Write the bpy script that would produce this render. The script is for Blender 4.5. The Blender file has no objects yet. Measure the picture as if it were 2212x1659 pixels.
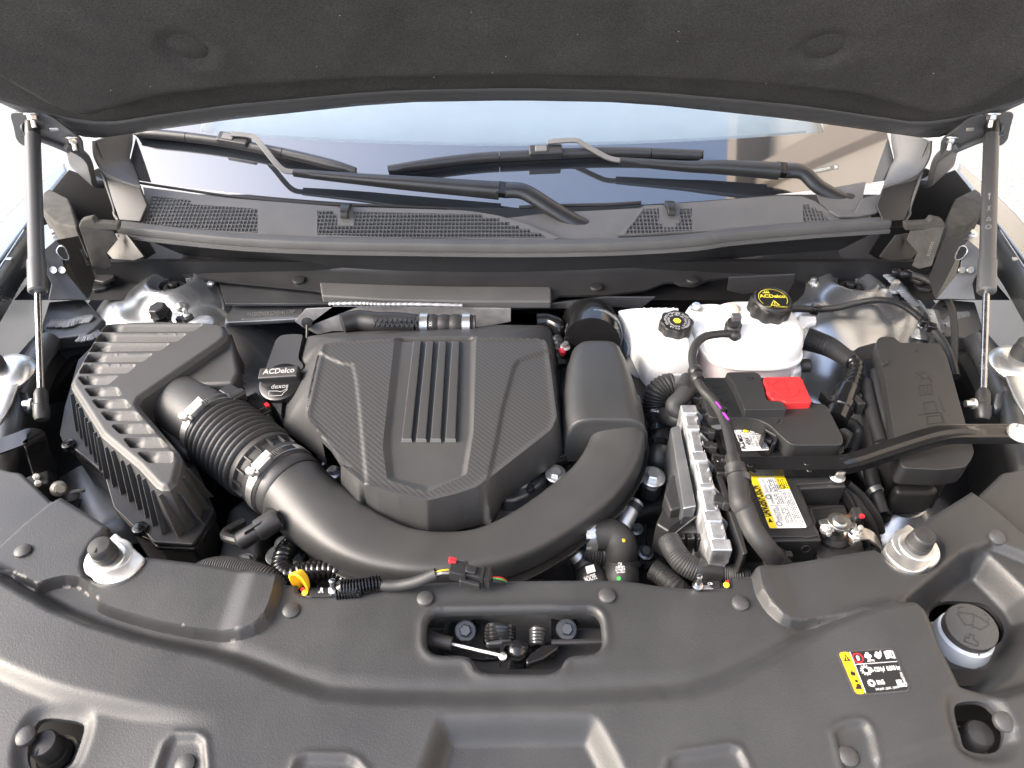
import bpy, bmesh, math, random
import numpy as np
from math import radians, sin, cos, tan, pi
from mathutils import Vector, Matrix, noise
from mathutils.geometry import delaunay_2d_cdt

random.seed(7); np.random.seed(7)
SC = bpy.context.scene
COL = SC.collection

# ------------------------------------------------------------------ camera
FPX, PITCH, CAM_H = 1533.0, radians(40.0), 0.757      # focal length in 2212-px units, tilt, height over the battery top
cam_data = bpy.data.cameras.new('camera')
cam_data.sensor_width = 36.0
cam_data.lens = 36.0 * FPX / 2212.0
cam_data.clip_start = 0.02
cam_data.clip_end = 400.0
cam_data.dof.use_dof = True
cam_data.dof.focus_distance = 1.2
cam_data.dof.aperture_fstop = 9.0
cam = bpy.data.objects.new('camera', cam_data)
COL.objects.link(cam)
cam.location = (0, 0, CAM_H)
cam.rotation_euler = (radians(90) - PITCH, 0, 0)
SC.camera = cam

# ------------------------------------------------------------------ sky, sun, exposure
SUN_EL, SUN_AZ = radians(35), radians(258)            # azimuth clockwise from +Y
world = bpy.data.worlds.new('World'); SC.world = world; world.use_nodes = True
wn = world.node_tree.nodes; wl = world.node_tree.links
wn.clear()
w_out = wn.new('ShaderNodeOutputWorld'); w_bg = wn.new('ShaderNodeBackground'); w_sky = wn.new('ShaderNodeTexSky')
w_sky.sky_type = 'NISHITA'; w_sky.sun_disc = False
w_sky.sun_elevation = SUN_EL; w_sky.sun_rotation = SUN_AZ
w_sky.air_density = 0.9; w_sky.dust_density = 5.0; w_sky.ozone_density = 1.0
w_bg.inputs['Strength'].default_value = 0.15
w_hs = wn.new('ShaderNodeHueSaturation'); w_hs.inputs['Saturation'].default_value = .92       # thin white haze over the whole sky
wl.new(w_sky.outputs[0], w_hs.inputs['Color']); wl.new(w_hs.outputs[0], w_bg.inputs['Color']); wl.new(w_bg.outputs[0], w_out.inputs['Surface'])
sun_d = bpy.data.lights.new('sun', 'SUN'); sun_d.energy = 0.5; sun_d.angle = radians(30); sun_d.color = (1.0, 0.995, 0.985)
sun = bpy.data.objects.new('sun', sun_d); COL.objects.link(sun)
sd = Vector((sin(SUN_AZ)*cos(SUN_EL), cos(SUN_AZ)*cos(SUN_EL), sin(SUN_EL)))
sun.rotation_euler = sd.to_track_quat('Z', 'Y').to_euler()
sun.location = sd * 20
vs = SC.view_settings
vs.view_transform = 'Standard'; vs.look = 'None'; vs.gamma = 1.0; vs.use_curve_mapping = False
vs.exposure = 2.38

# ------------------------------------------------------------------ measuring helpers
TILE = {'O': (0, 0, 1.0)}
for i, k in enumerate('ABCDEFGHI'):
    TILE[k] = ((0, 718.9, 1437.8)[i % 3], (0, 525.35, 1078.35)[i // 3], 0.35)

def q(tile, *pts):
    ox, oy, s = TILE[tile]
    return [(ox + p[0]*s, oy + p[1]*s) for p in pts]

def ray(u, v):
    cx, cy = (u - 1106.0)/FPX, -(v - 829.5)/FPX
    return Vector((cx, cos(PITCH) + cy*sin(PITCH), -sin(PITCH) + cy*cos(PITCH)))

def P(u, v, z):
    d = ray(u, v); return Vector((0, 0, CAM_H)) + d*((z - CAM_H)/d.z)

def PY(u, v, y):
    d = ray(u, v); return Vector((0, 0, CAM_H)) + d*(y/d.y)

def PX(u, v, x):
    d = ray(u, v); return Vector((0, 0, CAM_H)) + d*(x/d.x)

def PS(u, v, zf, t0=0.4, t1=3.0):
    """meet a ray with a height surface z = zf(x, y)"""
    d = ray(u, v); o = Vector((0, 0, CAM_H))
    f = lambda t: (o + d*t).z - zf((o + d*t).x, (o + d*t).y)
    a, b = t0, t1
    for _ in range(26):
        m = (a + b)/2
        if f(m) > 0: a = m
        else: b = m
    return o + d*a

def PT(tile, pts, z):
    return [P(u, v, p[2] if len(p) > 2 else z) for (u, v), p in zip(q(tile, *pts), pts)]

# ------------------------------------------------------------------ materials
MAT = {}
def mat(name, color=(.03, .03, .03), rough=.5, metal=0.0, spec=.5, bump=0.0, bscale=800.0, var=0.0, vscale=6.0,
        rvar=0.0, coat=0.0, trans=0.0, alpha=None, sss=0.0, emit=None, stretch=None, grain=0.0, ior=None):
    if name in MAT: return MAT[name]
    m = bpy.data.materials.new(name); m.use_nodes = True
    nt = m.node_tree; N, L = nt.nodes, nt.links
    b = N['Principled BSDF']
    b.inputs['Base Color'].default_value = (*color, 1)
    b.inputs['Roughness'].default_value = rough
    b.inputs['Metallic'].default_value = metal
    b.inputs['Specular IOR Level'].default_value = spec
    b.inputs['Coat Weight'].default_value = coat
    b.inputs['Coat Roughness'].default_value = .02
    b.inputs['Transmission Weight'].default_value = trans
    if ior: b.inputs['IOR'].default_value = ior
    if sss:
        b.inputs['Subsurface Weight'].default_value = sss
        b.inputs['Subsurface Radius'].default_value = (.02, .02, .018)
        b.inputs['Subsurface Scale'].default_value = 0.6
    geo = N.new('ShaderNodeTexCoord')
    src = geo.outputs['Object']
    if stretch:
        mp = N.new('ShaderNodeMapping'); mp.inputs['Scale'].default_value = stretch
        L.new(src, mp.inputs['Vector']); src = mp.outputs['Vector']
    if var or rvar:
        n = N.new('ShaderNodeTexNoise'); n.inputs['Scale'].default_value = vscale; n.inputs['Detail'].default_value = 6; n.inputs['Roughness'].default_value = .62
        L.new(src, n.inputs['Vector'])
        if var:
            mr = N.new('ShaderNodeMapRange'); mr.inputs['From Min'].default_value = .3; mr.inputs['From Max'].default_value = .7
            mr.inputs['To Min'].default_value = 1 - var; mr.inputs['To Max'].default_value = 1 + var
            mx = N.new('ShaderNodeMix'); mx.data_type = 'RGBA'; mx.blend_type = 'MULTIPLY'; mx.inputs['Factor'].default_value = 1
            mx.inputs['A'].default_value = (*color, 1)
            L.new(n.outputs['Fac'], mr.inputs['Value']); L.new(mr.outputs[0], mx.inputs['B']); L.new(mx.outputs['Result'], b.inputs['Base Color'])
        if rvar:
            mr2 = N.new('ShaderNodeMapRange'); mr2.inputs['From Min'].default_value = .3; mr2.inputs['From Max'].default_value = .7
            mr2.inputs['To Min'].default_value = max(.03, rough - rvar); mr2.inputs['To Max'].default_value = min(1, rough + rvar)
            L.new(n.outputs['Fac'], mr2.inputs['Value']); L.new(mr2.outputs[0], b.inputs['Roughness'])
    if bump:
        n2 = N.new('ShaderNodeTexNoise'); n2.inputs['Scale'].default_value = bscale; n2.inputs['Detail'].default_value = 3
        bp = N.new('ShaderNodeBump'); bp.inputs['Strength'].default_value = bump; bp.inputs['Distance'].default_value = .0006
        if grain:
            mg = N.new('ShaderNodeMapRange'); mg.inputs['From Min'].default_value = .32; mg.inputs['From Max'].default_value = .68
            mg.inputs['To Min'].default_value = 1 - grain; mg.inputs['To Max'].default_value = 1 + grain
            mxg = N.new('ShaderNodeMix'); mxg.data_type = 'RGBA'; mxg.blend_type = 'MULTIPLY'; mxg.inputs['Factor'].default_value = 1
            bc_ = b.inputs['Base Color']
            if bc_.is_linked: L.new(bc_.links[0].from_socket, mxg.inputs['A'])
            else: mxg.inputs['A'].default_value = (*color, 1)
            L.new(n2.outputs['Fac'], mg.inputs['Value']); L.new(mg.outputs[0], mxg.inputs['B']); L.new(mxg.outputs['Result'], bc_)
        L.new(src, n2.inputs['Vector']); L.new(n2.outputs['Fac'], bp.inputs['Height']); L.new(bp.outputs[0], b.inputs['Normal'])
    MAT[name] = m
    return m

def M(name): return MAT[name]
mat('panel', (.0265, .0272, .0282), .47, bump=.45, bscale=620, grain=.09, var=.14, vscale=9, rvar=.08)
mat('cover', (.040, .040, .0402), .48, bump=.4, bscale=620, grain=.15, var=.10, vscale=9, rvar=.05)
mat('duct', (.033, .0335, .034), .46, bump=.2, bscale=900, grain=.10, var=.10, vscale=12, rvar=.05)
mat('airbox', (.046, .046, .046), .50, bump=.5, bscale=620, grain=.18, var=.12, vscale=8, rvar=.05)
mat('black', (.020, .020, .0205), .42, bump=.1, bscale=900, var=.15, vscale=20, rvar=.08)
mat('gloss', (.010, .010, .0105), .16, var=.15, vscale=20, rvar=.06)
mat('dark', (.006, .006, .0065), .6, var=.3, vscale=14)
mat('rubber', (.020, .020, .0205), .58, bump=.15, bscale=700, var=.2, vscale=30, rvar=.08)
mat('seal', (.078, .078, .077), .55, bump=.15, bscale=500, var=.12, vscale=15)
mat('cowl', (.105, .105, .104), .55, bump=.2, bscale=900, var=.12, vscale=10)
mat('cowl_dark', (.024, .024, .025), .40, bump=.08, bscale=900, var=.15, vscale=10, rvar=.06)
mat('liner', (.050, .050, .049), .95, spec=.15, bump=1.0, bscale=420, var=.18, vscale=9, grain=.32)
mat('hood_metal', (.075, .077, .080), .38, metal=.0, bump=.08, bscale=900)
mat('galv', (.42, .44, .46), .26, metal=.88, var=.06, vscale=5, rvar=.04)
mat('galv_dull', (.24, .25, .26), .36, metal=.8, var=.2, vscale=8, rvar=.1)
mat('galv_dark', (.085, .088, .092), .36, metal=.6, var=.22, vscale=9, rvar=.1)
mat('fender', (.36, .38, .39), .30, metal=.85, var=.10, vscale=6, rvar=.06)
mat('zinc', (.70, .70, .68), .33, metal=.9, var=.10, vscale=20, rvar=.08)
mat('steel', (.50, .50, .50), .24, metal=1.0, var=.12, vscale=40, rvar=.08)
mat('alu', (.70, .71, .72), .46, metal=.9, bump=.5, bscale=320, var=.18, vscale=40, rvar=.12)
mat('cast', (.26, .26, .255), .55, metal=.9, bump=.6, bscale=350, var=.25, vscale=30, rvar=.1)
mat('sealer', (.20, .21, .22), .40, metal=.5, var=.15, vscale=60)
mat('foil', (.45, .45, .45), .42, metal=.55, bump=1.0, bscale=110, var=.2, vscale=40, rvar=.12)
mat('foam', (.075, .073, .068), .95, spec=.1, bump=1.0, bscale=300, var=.25, vscale=40)
mat('white_tank', (.90, .89, .87), .34, sss=.25, var=.03, vscale=12)
mat('pink', (.78, .60, .58), .35, sss=.2)
mat('orange_tint', (.86, .62, .48), .4, sss=.2)
mat('tank_cap', (.012, .012, .012), .42, bump=.1)
mat('red', (.52, .028, .030), .38, bump=.15, bscale=900, var=.06, vscale=20)
mat('red_small', (.55, .02, .03), .4)
mat('yellow', (.80, .50, .02), .42)
mat('label_white', (.72, .72, .70), .5)
mat('label_yellow', (.78, .60, .02), .45)
mat('label_orange', (.80, .44, .01), .4)
mat('print_black', (.008, .008, .008), .5)
mat('print_white', (.70, .70, .70), .5)
mat('print_yellow', (.70, .62, .06), .5)
mat('print_grey', (.22, .22, .22), .5)
mat('purple', (.30, .04, .36), .5)
mat('green', (.05, .42, .09), .45)
mat('copper', (.60, .30, .17), .35, metal=1.0, var=.2, vscale=60)
mat('lead', (.55, .55, .53), .36, metal=1.0, bump=.4, bscale=300, var=.2, vscale=50, rvar=.1)
mat('washer_neck', (.50, .55, .60), .4, sss=.1)
mat('emboss', (.026, .026, .026), .42)
mat('ground', (.24, .24, .24), .85, bump=1.0, bscale=90, var=.30, vscale=24, grain=.3)
mat('frit', (.020, .024, .030), .03, spec=.5, coat=1.0, ior=2.7)
mat('dash', (.84, .87, .88), .7, var=.05)
mat('beige', (.36, .325, .28), .8, var=.06, vscale=.8)
mat('beige_dark', (.24, .20, .16), .8, var=.06, vscale=.8)
mat('white_paint', (.78, .78, .77), .35)

def glass_mat():
    m = bpy.data.materials.new('windshield_glass'); m.use_nodes = True
    N, L = m.node_tree.nodes, m.node_tree.links
    N.remove(N['Principled BSDF'])
    out = N['Material Output']
    tr = N.new('ShaderNodeBsdfTransparent'); tr.inputs[0].default_value = (.90, .97, .97, 1)
    gl = N.new('ShaderNodeBsdfGlossy'); gl.inputs['Roughness'].default_value = .02
    fr = N.new('ShaderNodeFresnel'); fr.inputs['IOR'].default_value = 1.9
    mx = N.new('ShaderNodeMixShader')
    L.new(fr.outputs[0], mx.inputs[0]); L.new(tr.outputs[0], mx.inputs[1]); L.new(gl.outputs[0], mx.inputs[2]); L.new(mx.outputs[0], out.inputs['Surface'])
    MAT['glass'] = m
glass_mat()

def carbon_mat():
    m = bpy.data.materials.new('carbon_twill'); m.use_nodes = True
    N, L = m.node_tree.nodes, m.node_tree.links
    b = N['Principled BSDF']; b.inputs['Roughness'].default_value = .42
    tc = N.new('ShaderNodeTexCoord'); sp = N.new('ShaderNodeSeparateXYZ')
    L.new(tc.outputs['Object'], sp.inputs[0])
    def math_n(op, a, bv=None):
        n = N.new('ShaderNodeMath'); n.operation = op
        L.new(a, n.inputs[0]) if not isinstance(a, (int, float)) else None
        if bv is not None:
            if isinstance(bv, (int, float)): n.inputs[1].default_value = bv
            else: L.new(bv, n.inputs[1])
        return n.outputs[0]
    pit = 0.0022
    fx = math_n('FLOOR', math_n('DIVIDE', sp.outputs['X'], pit)); fy = math_n('FLOOR', math_n('DIVIDE', sp.outputs['Y'], pit))
    md = math_n('FLOORED_MODULO', math_n('ADD', fx, fy), 4.0)
    st = math_n('LESS_THAN', md, 1.5)
    mx = N.new('ShaderNodeMix'); mx.data_type = 'RGBA'
    mx.inputs['A'].default_value = (.030, .030, .0305, 1); mx.inputs['B'].default_value = (.049, .049, .0495, 1)
    L.new(st, mx.inputs['Factor']); L.new(mx.outputs['Result'], b.inputs['Base Color'])
    bp = N.new('ShaderNodeBump'); bp.inputs['Strength'].default_value = .35; bp.inputs['Distance'].default_value = .0003
    L.new(st, bp.inputs['Height']); L.new(bp.outputs[0], b.inputs['Normal'])
    MAT['carbon'] = m
carbon_mat()

# ------------------------------------------------------------------ object helpers
ROOTS = []; SUB = []
def thing(name, label, cat, group=None):
    o = bpy.data.objects.new(name, None); COL.objects.link(o)
    o.empty_display_size = .02
    o['label'] = label; o['category'] = cat
    if group: o['group'] = group
    ROOTS.append(o)
    return o

def sub_empty(name, parent, label=None):
    e = bpy.data.objects.new(name, None); COL.objects.link(e); e.parent = parent; e.empty_display_size = .01; SUB.append(e)
    if label: e['label'] = label
    return e

def mk(name, geo, material, parent=None, label=None, cat=None, group=None, kind=None, smooth=35, bevel=0.0, seg=2, weld=False, solid=0.0):
    vs_, fs_ = geo
    vs_ = [Vector(p) for p in vs_]
    lo = Vector((min(p.x for p in vs_), min(p.y for p in vs_), min(p.z for p in vs_)))
    hi = Vector((max(p.x for p in vs_), max(p.y for p in vs_), max(p.z for p in vs_)))
    c = Vector(((lo.x+hi.x)/2, (lo.y+hi.y)/2, lo.z))
    me = bpy.data.meshes.new(name)
    me.from_pydata([p - c for p in vs_], [], fs_)
    me.update()
    bm = bmesh.new(); bm.from_mesh(me)
    if weld: bmesh.ops.remove_doubles(bm, verts=bm.verts, dist=1e-5)
    bmesh.ops.recalc_face_normals(bm, faces=bm.faces)
    bm.to_mesh(me); bm.free()
    if smooth:
        me.shade_smooth()
        me.set_sharp_from_angle(angle=radians(smooth))
    me.materials.append(M(material) if isinstance(material, str) else material)
    o = bpy.data.objects.new(name, me); COL.objects.link(o)
    o.location = c
    if parent: o.parent = parent
    if solid:
        sm = o.modifiers.new('solid', 'SOLIDIFY'); sm.thickness = abs(solid); sm.offset = -1 if solid > 0 else 1
    if bevel:
        bv = o.modifiers.new('bevel', 'BEVEL'); bv.width = bevel; bv.segments = seg; bv.limit_method = 'ANGLE'; bv.angle_limit = radians(32)
        bv.harden_normals = False
        bv.use_clamp_overlap = True
        if smooth: me.set_sharp_from_angle(angle=radians(180)); o.modifiers.new('wn', 'WEIGHTED_NORMAL').keep_sharp = True
    if label: o['label'] = label
    if cat: o['category'] = cat
    if group: o['group'] = group
    if kind: o['kind'] = kind
    return o

def join(*geos):
    V, Fc = [], []
    for g in geos:
        n = len(V); V += list(g[0]); Fc += [tuple(i + n for i in f) for f in g[1]]
    return V, Fc

def prism(top, dz=None, zbot=None, bottom=None, shrink=0.0):
    """closed solid from a top outline (3-D points) down by dz / to zbot / to a bottom outline"""
    n = len(top)
    if bottom is None:
        if shrink:
            c = sum((Vector(p) for p in top), Vector())/n
        bottom = []
        for p in top:
            z = (p[2] - dz) if dz is not None else zbot
            x, y = p[0], p[1]
            if shrink: x, y = c.x + (x - c.x)*(1 - shrink), c.y + (y - c.y)*(1 - shrink)
            bottom.append(Vector((x, y, z)))
    V = [Vector(p) for p in top] + [Vector(p) for p in bottom]
    Fc = [tuple(range(n)), tuple(range(2*n - 1, n - 1, -1))]
    Fc += [(i, n + i, n + (i+1) % n, (i+1) % n) for i in range(n)]
    return V, Fc

def slab(pts, thick):
    """flat outline in any plane, given thickness along its normal (both ways)"""
    pts = [Vector(p) for p in pts]
    nrm = Vector()
    for i in range(len(pts)):
        a, b = pts[i], pts[(i+1) % len(pts)]
        nrm += a.cross(b)
    nrm.normalize()
    return prism([p + nrm*thick/2 for p in pts], bottom=[p - nrm*thick/2 for p in pts])

def box(c, sx, sy, sz, rz=0, rx=0, ry=0):
    R = Matrix.Rotation(rz, 3, 'Z') @ Matrix.Rotation(ry, 3, 'Y') @ Matrix.Rotation(rx, 3, 'X')
    V = [Vector(c) + R @ Vector((a*sx/2, b*sy/2, d*sz/2)) for a in (-1, 1) for b in (-1, 1) for d in (-1, 1)]
    return V, [(0, 1, 3, 2), (4, 6, 7, 5), (0, 4, 5, 1), (2, 3, 7, 6), (0, 2, 6, 4), (1, 5, 7, 3)]

def obox(c, ax, ay, az):
    """box from centre and three half-axis vectors"""
    c, ax, ay, az = map(Vector, (c, ax, ay, az))
    V = [c + ax*a + ay*b + az*d for a in (-1, 1) for b in (-1, 1) for d in (-1, 1)]
    return V, [(0, 1, 3, 2), (4, 6, 7, 5), (0, 4, 5, 1), (2, 3, 7, 6), (0, 2, 6, 4), (1, 5, 7, 3)]

def beam(a, b, w, h, up=(0, 0, 1)):
    a, b = Vector(a), Vector(b); d = b - a; L = d.length; d.normalize()
    s = d.cross(Vector(up)).normalized(); t = s.cross(d).normalized()
    return obox((a + b)/2, d*L/2, s*w/2, t*h/2)

def spline(pts, n=8, closed=False):
    pts = [Vector(p) for p in pts]
    if len(pts) < 3 and not closed:
        return [pts[0].lerp(pts[1], i/n) for i in range(n+1)]
    out = []
    N_ = len(pts)
    rng = range(N_ if closed else N_ - 1)
    g = (lambda i: pts[i % N_]) if closed else (lambda i: pts[max(0, min(N_ - 1, i))])
    for i in rng:
        p0, p1, p2, p3 = g(i-1), g(i), g(i+1), g(i+2)
        for k in range(n):
            t = k/n
            out.append(.5*((2*p1) + (p2 - p0)*t + (2*p0 - 5*p1 + 4*p2 - p3)*t*t + (3*p1 - p0 - 3*p2 + p3)*t**3))
    if not closed: out.append(pts[-1])
    return out

def sweep(path, section, caps=True, up=(0, 0, 1)):
    """sweep section(i, f) -> [(a, b)...] along path (a along side, b along local up)"""
    path = [Vector(p) for p in path]; n = len(path)
    V, Fc = [], []
    T = [(path[min(i+1, n-1)] - path[max(i-1, 0)]).normalized() for i in range(n)]
    s = T[0].cross(Vector(up))
    if s.length < 1e-4: s = T[0].cross(Vector((1, 0, 0)))
    s.normalize(); m = None
    for i in range(n):
        if i:
            ax = T[i-1].cross(T[i])
            if ax.length > 1e-8:
                s = Matrix.Rotation(T[i-1].angle(T[i]), 3, ax.normalized()) @ s
        u_ = s.cross(T[i]).normalized(); s = T[i].cross(u_).normalized()
        sec = section(i, i/(n-1)); m = len(sec)
        V += [path[i] + s*a + u_*b for a, b in sec]
    for i in range(n-1):
        for k in range(m):
            Fc.append((i*m + k, i*m + (k+1) % m, (i+1)*m + (k+1) % m, (i+1)*m + k))
    if caps: Fc += [tuple(range(m-1, -1, -1)), tuple((n-1)*m + k for k in range(m))]
    return V, Fc

def circ(r, n=16): return [(r*cos(2*pi*k/n), r*sin(2*pi*k/n)) for k in range(n)]

def tube(pts, r, n=14, sub=8, raw=False, corr=None, caps=True):
    """round hose through pts; r number or function of f; corr=(pitch_count, amplitude)"""
    path = [Vector(p) for p in pts] if raw else spline(pts, sub)
    rf = r if callable(r) else (lambda f: r)
    if corr:
        k = int(corr[0]*6)
        L = [0]
        for a, b in zip(path, path[1:]): L.append(L[-1] + (b - a).length)
        new = []
        for j in range(k + 1):
            t = L[-1]*j/k
            i = max(0, min(len(path) - 2, int(np.searchsorted(L, t)) - 1))
            f = (t - L[i])/max(1e-9, L[i+1] - L[i])
            new.append(path[i].lerp(path[i+1], f))
        path = new
        g = lambda i, f: circ(rf(f) + corr[1]*(1 if (i % 6) in (1, 2, 3) else -1 if (i % 6) == 5 else 0), n)
    else:
        g = lambda i, f: circ(rf(f), n)
    return sweep(path, g, caps)

def lathe(prof, base, axis=(0, 0, 1), n=28, xdir=None):
    """revolve (r, h) profile about axis from base; closes ends that do not reach r=0"""
    a = Vector(axis).normalized()
    x = Vector(xdir) if xdir else a.orthogonal(); x = (x - a*x.dot(a)).normalized(); y = a.cross(x)
    V, Fc = [], []
    for r, h in prof:
        rr = r if not callable(r) else None
        for k in range(n):
            t = 2*pi*k/n
            R_ = rr if rr is not None else r(t)
            V.append(Vector(base) + a*h + (x*cos(t) + y*sin(t))*R_)
    for i in range(len(prof) - 1):
        for k in range(n):
            Fc.append((i*n + k, i*n + (k+1) % n, (i+1)*n + (k+1) % n, (i+1)*n + k))
    Fc += [tuple(range(n-1, -1, -1)), tuple((len(prof)-1)*n + k for k in range(n))]
    return V, Fc

def ring(c, axis, R_, w, th, n=40, a0=0, a1=2*pi, xdir=None):
    """flat band round an axis (hose clamp)"""
    a = Vector(axis).normalized(); x = Vector(xdir) if xdir else a.orthogonal(); x = (x - a*x.dot(a)).normalized(); y = a.cross(x)
    V, Fc = [], []; full = abs(a1 - a0 - 2*pi) < 1e-6
    m = n if full else n + 1
    for k in range(m):
        t = a0 + (a1 - a0)*k/n; d = x*cos(t) + y*sin(t)
        for rr, hh in ((R_, -w/2), (R_ + th, -w/2), (R_ + th, w/2), (R_, w/2)):
            V.append(Vector(c) + d*rr + a*hh)
    for k in range(n):
        k2 = (k+1) % m
        for j in range(4):
            Fc.append((k*4 + j, k*4 + (j+1) % 4, k2*4 + (j+1) % 4, k2*4 + j))
    if not full: Fc += [(0, 1, 2, 3), ((m-1)*4 + 3, (m-1)*4 + 2, (m-1)*4 + 1, (m-1)*4)]
    return V, Fc

def hexbolt(c, axis=(0, 0, 1), r=.007, h=.006, flange=1.5, fh=.002, stud=0.0):
    g = [lathe([(r*flange, 0), (r*flange, fh*.6), (r*flange*.9, fh)], c, axis, 20)]
    top = Vector(c) + Vector(axis).normalized()*fh*.9
    g.append(lathe([(r, 0), (r, h*.8), (r*.82, h)], top, axis, 6))
    if stud: g.append(lathe([(r*.52, 0), (r*.52, stud), (r*.4, stud + .001)], top + Vector(axis).normalized()*h*.9, axis, 12))
    return join(*g)

def round_poly(pts, r, seg=5, closed=True):
    """round the corners of a 3-D outline; r number or list"""
    pts = [Vector(p) for p in pts]; n = len(pts); out = []
    for i in range(n):
        ri = r[i] if isinstance(r, (list, tuple)) else r
        a, b, c = pts[i-1], pts[i], pts[(i+1) % n]
        if ri <= 0: out.append(b); continue
        d1, d2 = (a - b), (c - b)
        k1, k2 = min(ri, d1.length*.48), min(ri, d2.length*.48)
        p1, p2 = b + d1.normalized()*k1, b + d2.normalized()*k2
        for s_ in range(seg + 1):
            t = s_/seg
            out.append(p1.lerp(b, t).lerp(b.lerp(p2, t), t))
    return out

def resample(loop, step, closed=True):
    loop = [np.array(p[:2], float) for p in loop]
    out = []
    n = len(loop)
    for i in range(n if closed else n - 1):
        a, b = loop[i], loop[(i+1) % n]
        k = max(1, int(round(np.linalg.norm(b - a)/step)))
        for j in range(k): out.append(a + (b - a)*j/k)
    if not closed: out.append(loop[-1])
    return np.array(out)

def inside(poly, pts):
    poly = np.asarray(poly, float); x, y = pts[:, 0], pts[:, 1]
    if len(pts) < 40:
        B = np.roll(poly, 1, 0); dy = B[:, 1] - poly[:, 1]; dy = np.where(dy == 0, 1e-12, dy)
        c = ((poly[:, 1] > y[:, None]) != (B[:, 1] > y[:, None])) & (x[:, None] < (B[:, 0] - poly[:, 0])*(y[:, None] - poly[:, 1])/dy + poly[:, 0])
        return c.sum(1) % 2 == 1
    r = np.zeros(len(pts), bool)
    j = len(poly) - 1
    for i in range(len(poly)):
        xi, yi = poly[i]; xj, yj = poly[j]
        c = ((yi > y) != (yj > y)) & (x < (xj - xi)*(y - yi)/((yj - yi) if yj != yi else 1e-12) + xi)
        r ^= c; j = i
    return r

def dist_line(line, pts, closed=False):
    line = np.asarray(line, float); n = len(line)
    if len(pts) < 40:
        A = line if closed else line[:-1]; AB = (np.roll(line, -1, 0) if closed else line[1:]) - A
        q_ = pts[:, None, :] - A[None]
        t = np.clip((q_*AB).sum(2)/np.maximum(1e-12, (AB*AB).sum(1)), 0, 1)
        return np.linalg.norm(q_ - t[:, :, None]*AB, axis=2).min(1)
    d = np.full(len(pts), 1e9)
    for i in range(n if closed else n - 1):
        a, b = line[i], line[(i+1) % n]; ab = b - a
        t = np.clip(((pts - a) @ ab)/max(1e-12, ab @ ab), 0, 1)
        d = np.minimum(d, np.linalg.norm(pts - a - t[:, None]*ab, axis=1))
    return d

def sdf(poly, pts):
    """positive inside"""
    d = dist_line(poly, pts, True)
    return np.where(inside(poly, pts), d, -d)

def sstep(a, b, x):
    t = np.clip((x - a)/(b - a), 0, 1); return t*t*(3 - 2*t)

def xy(pts): return [np.array((p[0], p[1])) for p in pts]

def offsets(line, ds, closed=False):
    """parallel copies of a plan polyline, as crisp-edge guides for sheet()"""
    L_ = resample(line, .004, closed); n = len(L_)
    for _ in range(2):
        L2 = L_.copy(); L2[1:-1] = (L_[:-2] + 2*L_[1:-1] + L_[2:])/4; L_ = L2
    T = np.roll(L_, -1, 0) - np.roll(L_, 1, 0)
    if not closed: T[0] = L_[1] - L_[0]; T[-1] = L_[-1] - L_[-2]
    T = T/np.maximum(1e-9, np.linalg.norm(T, axis=1))[:, None]; N_ = np.stack([-T[:, 1], T[:, 0]], 1)
    return [(L_ + N_*d, closed) for d in ds]

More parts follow.
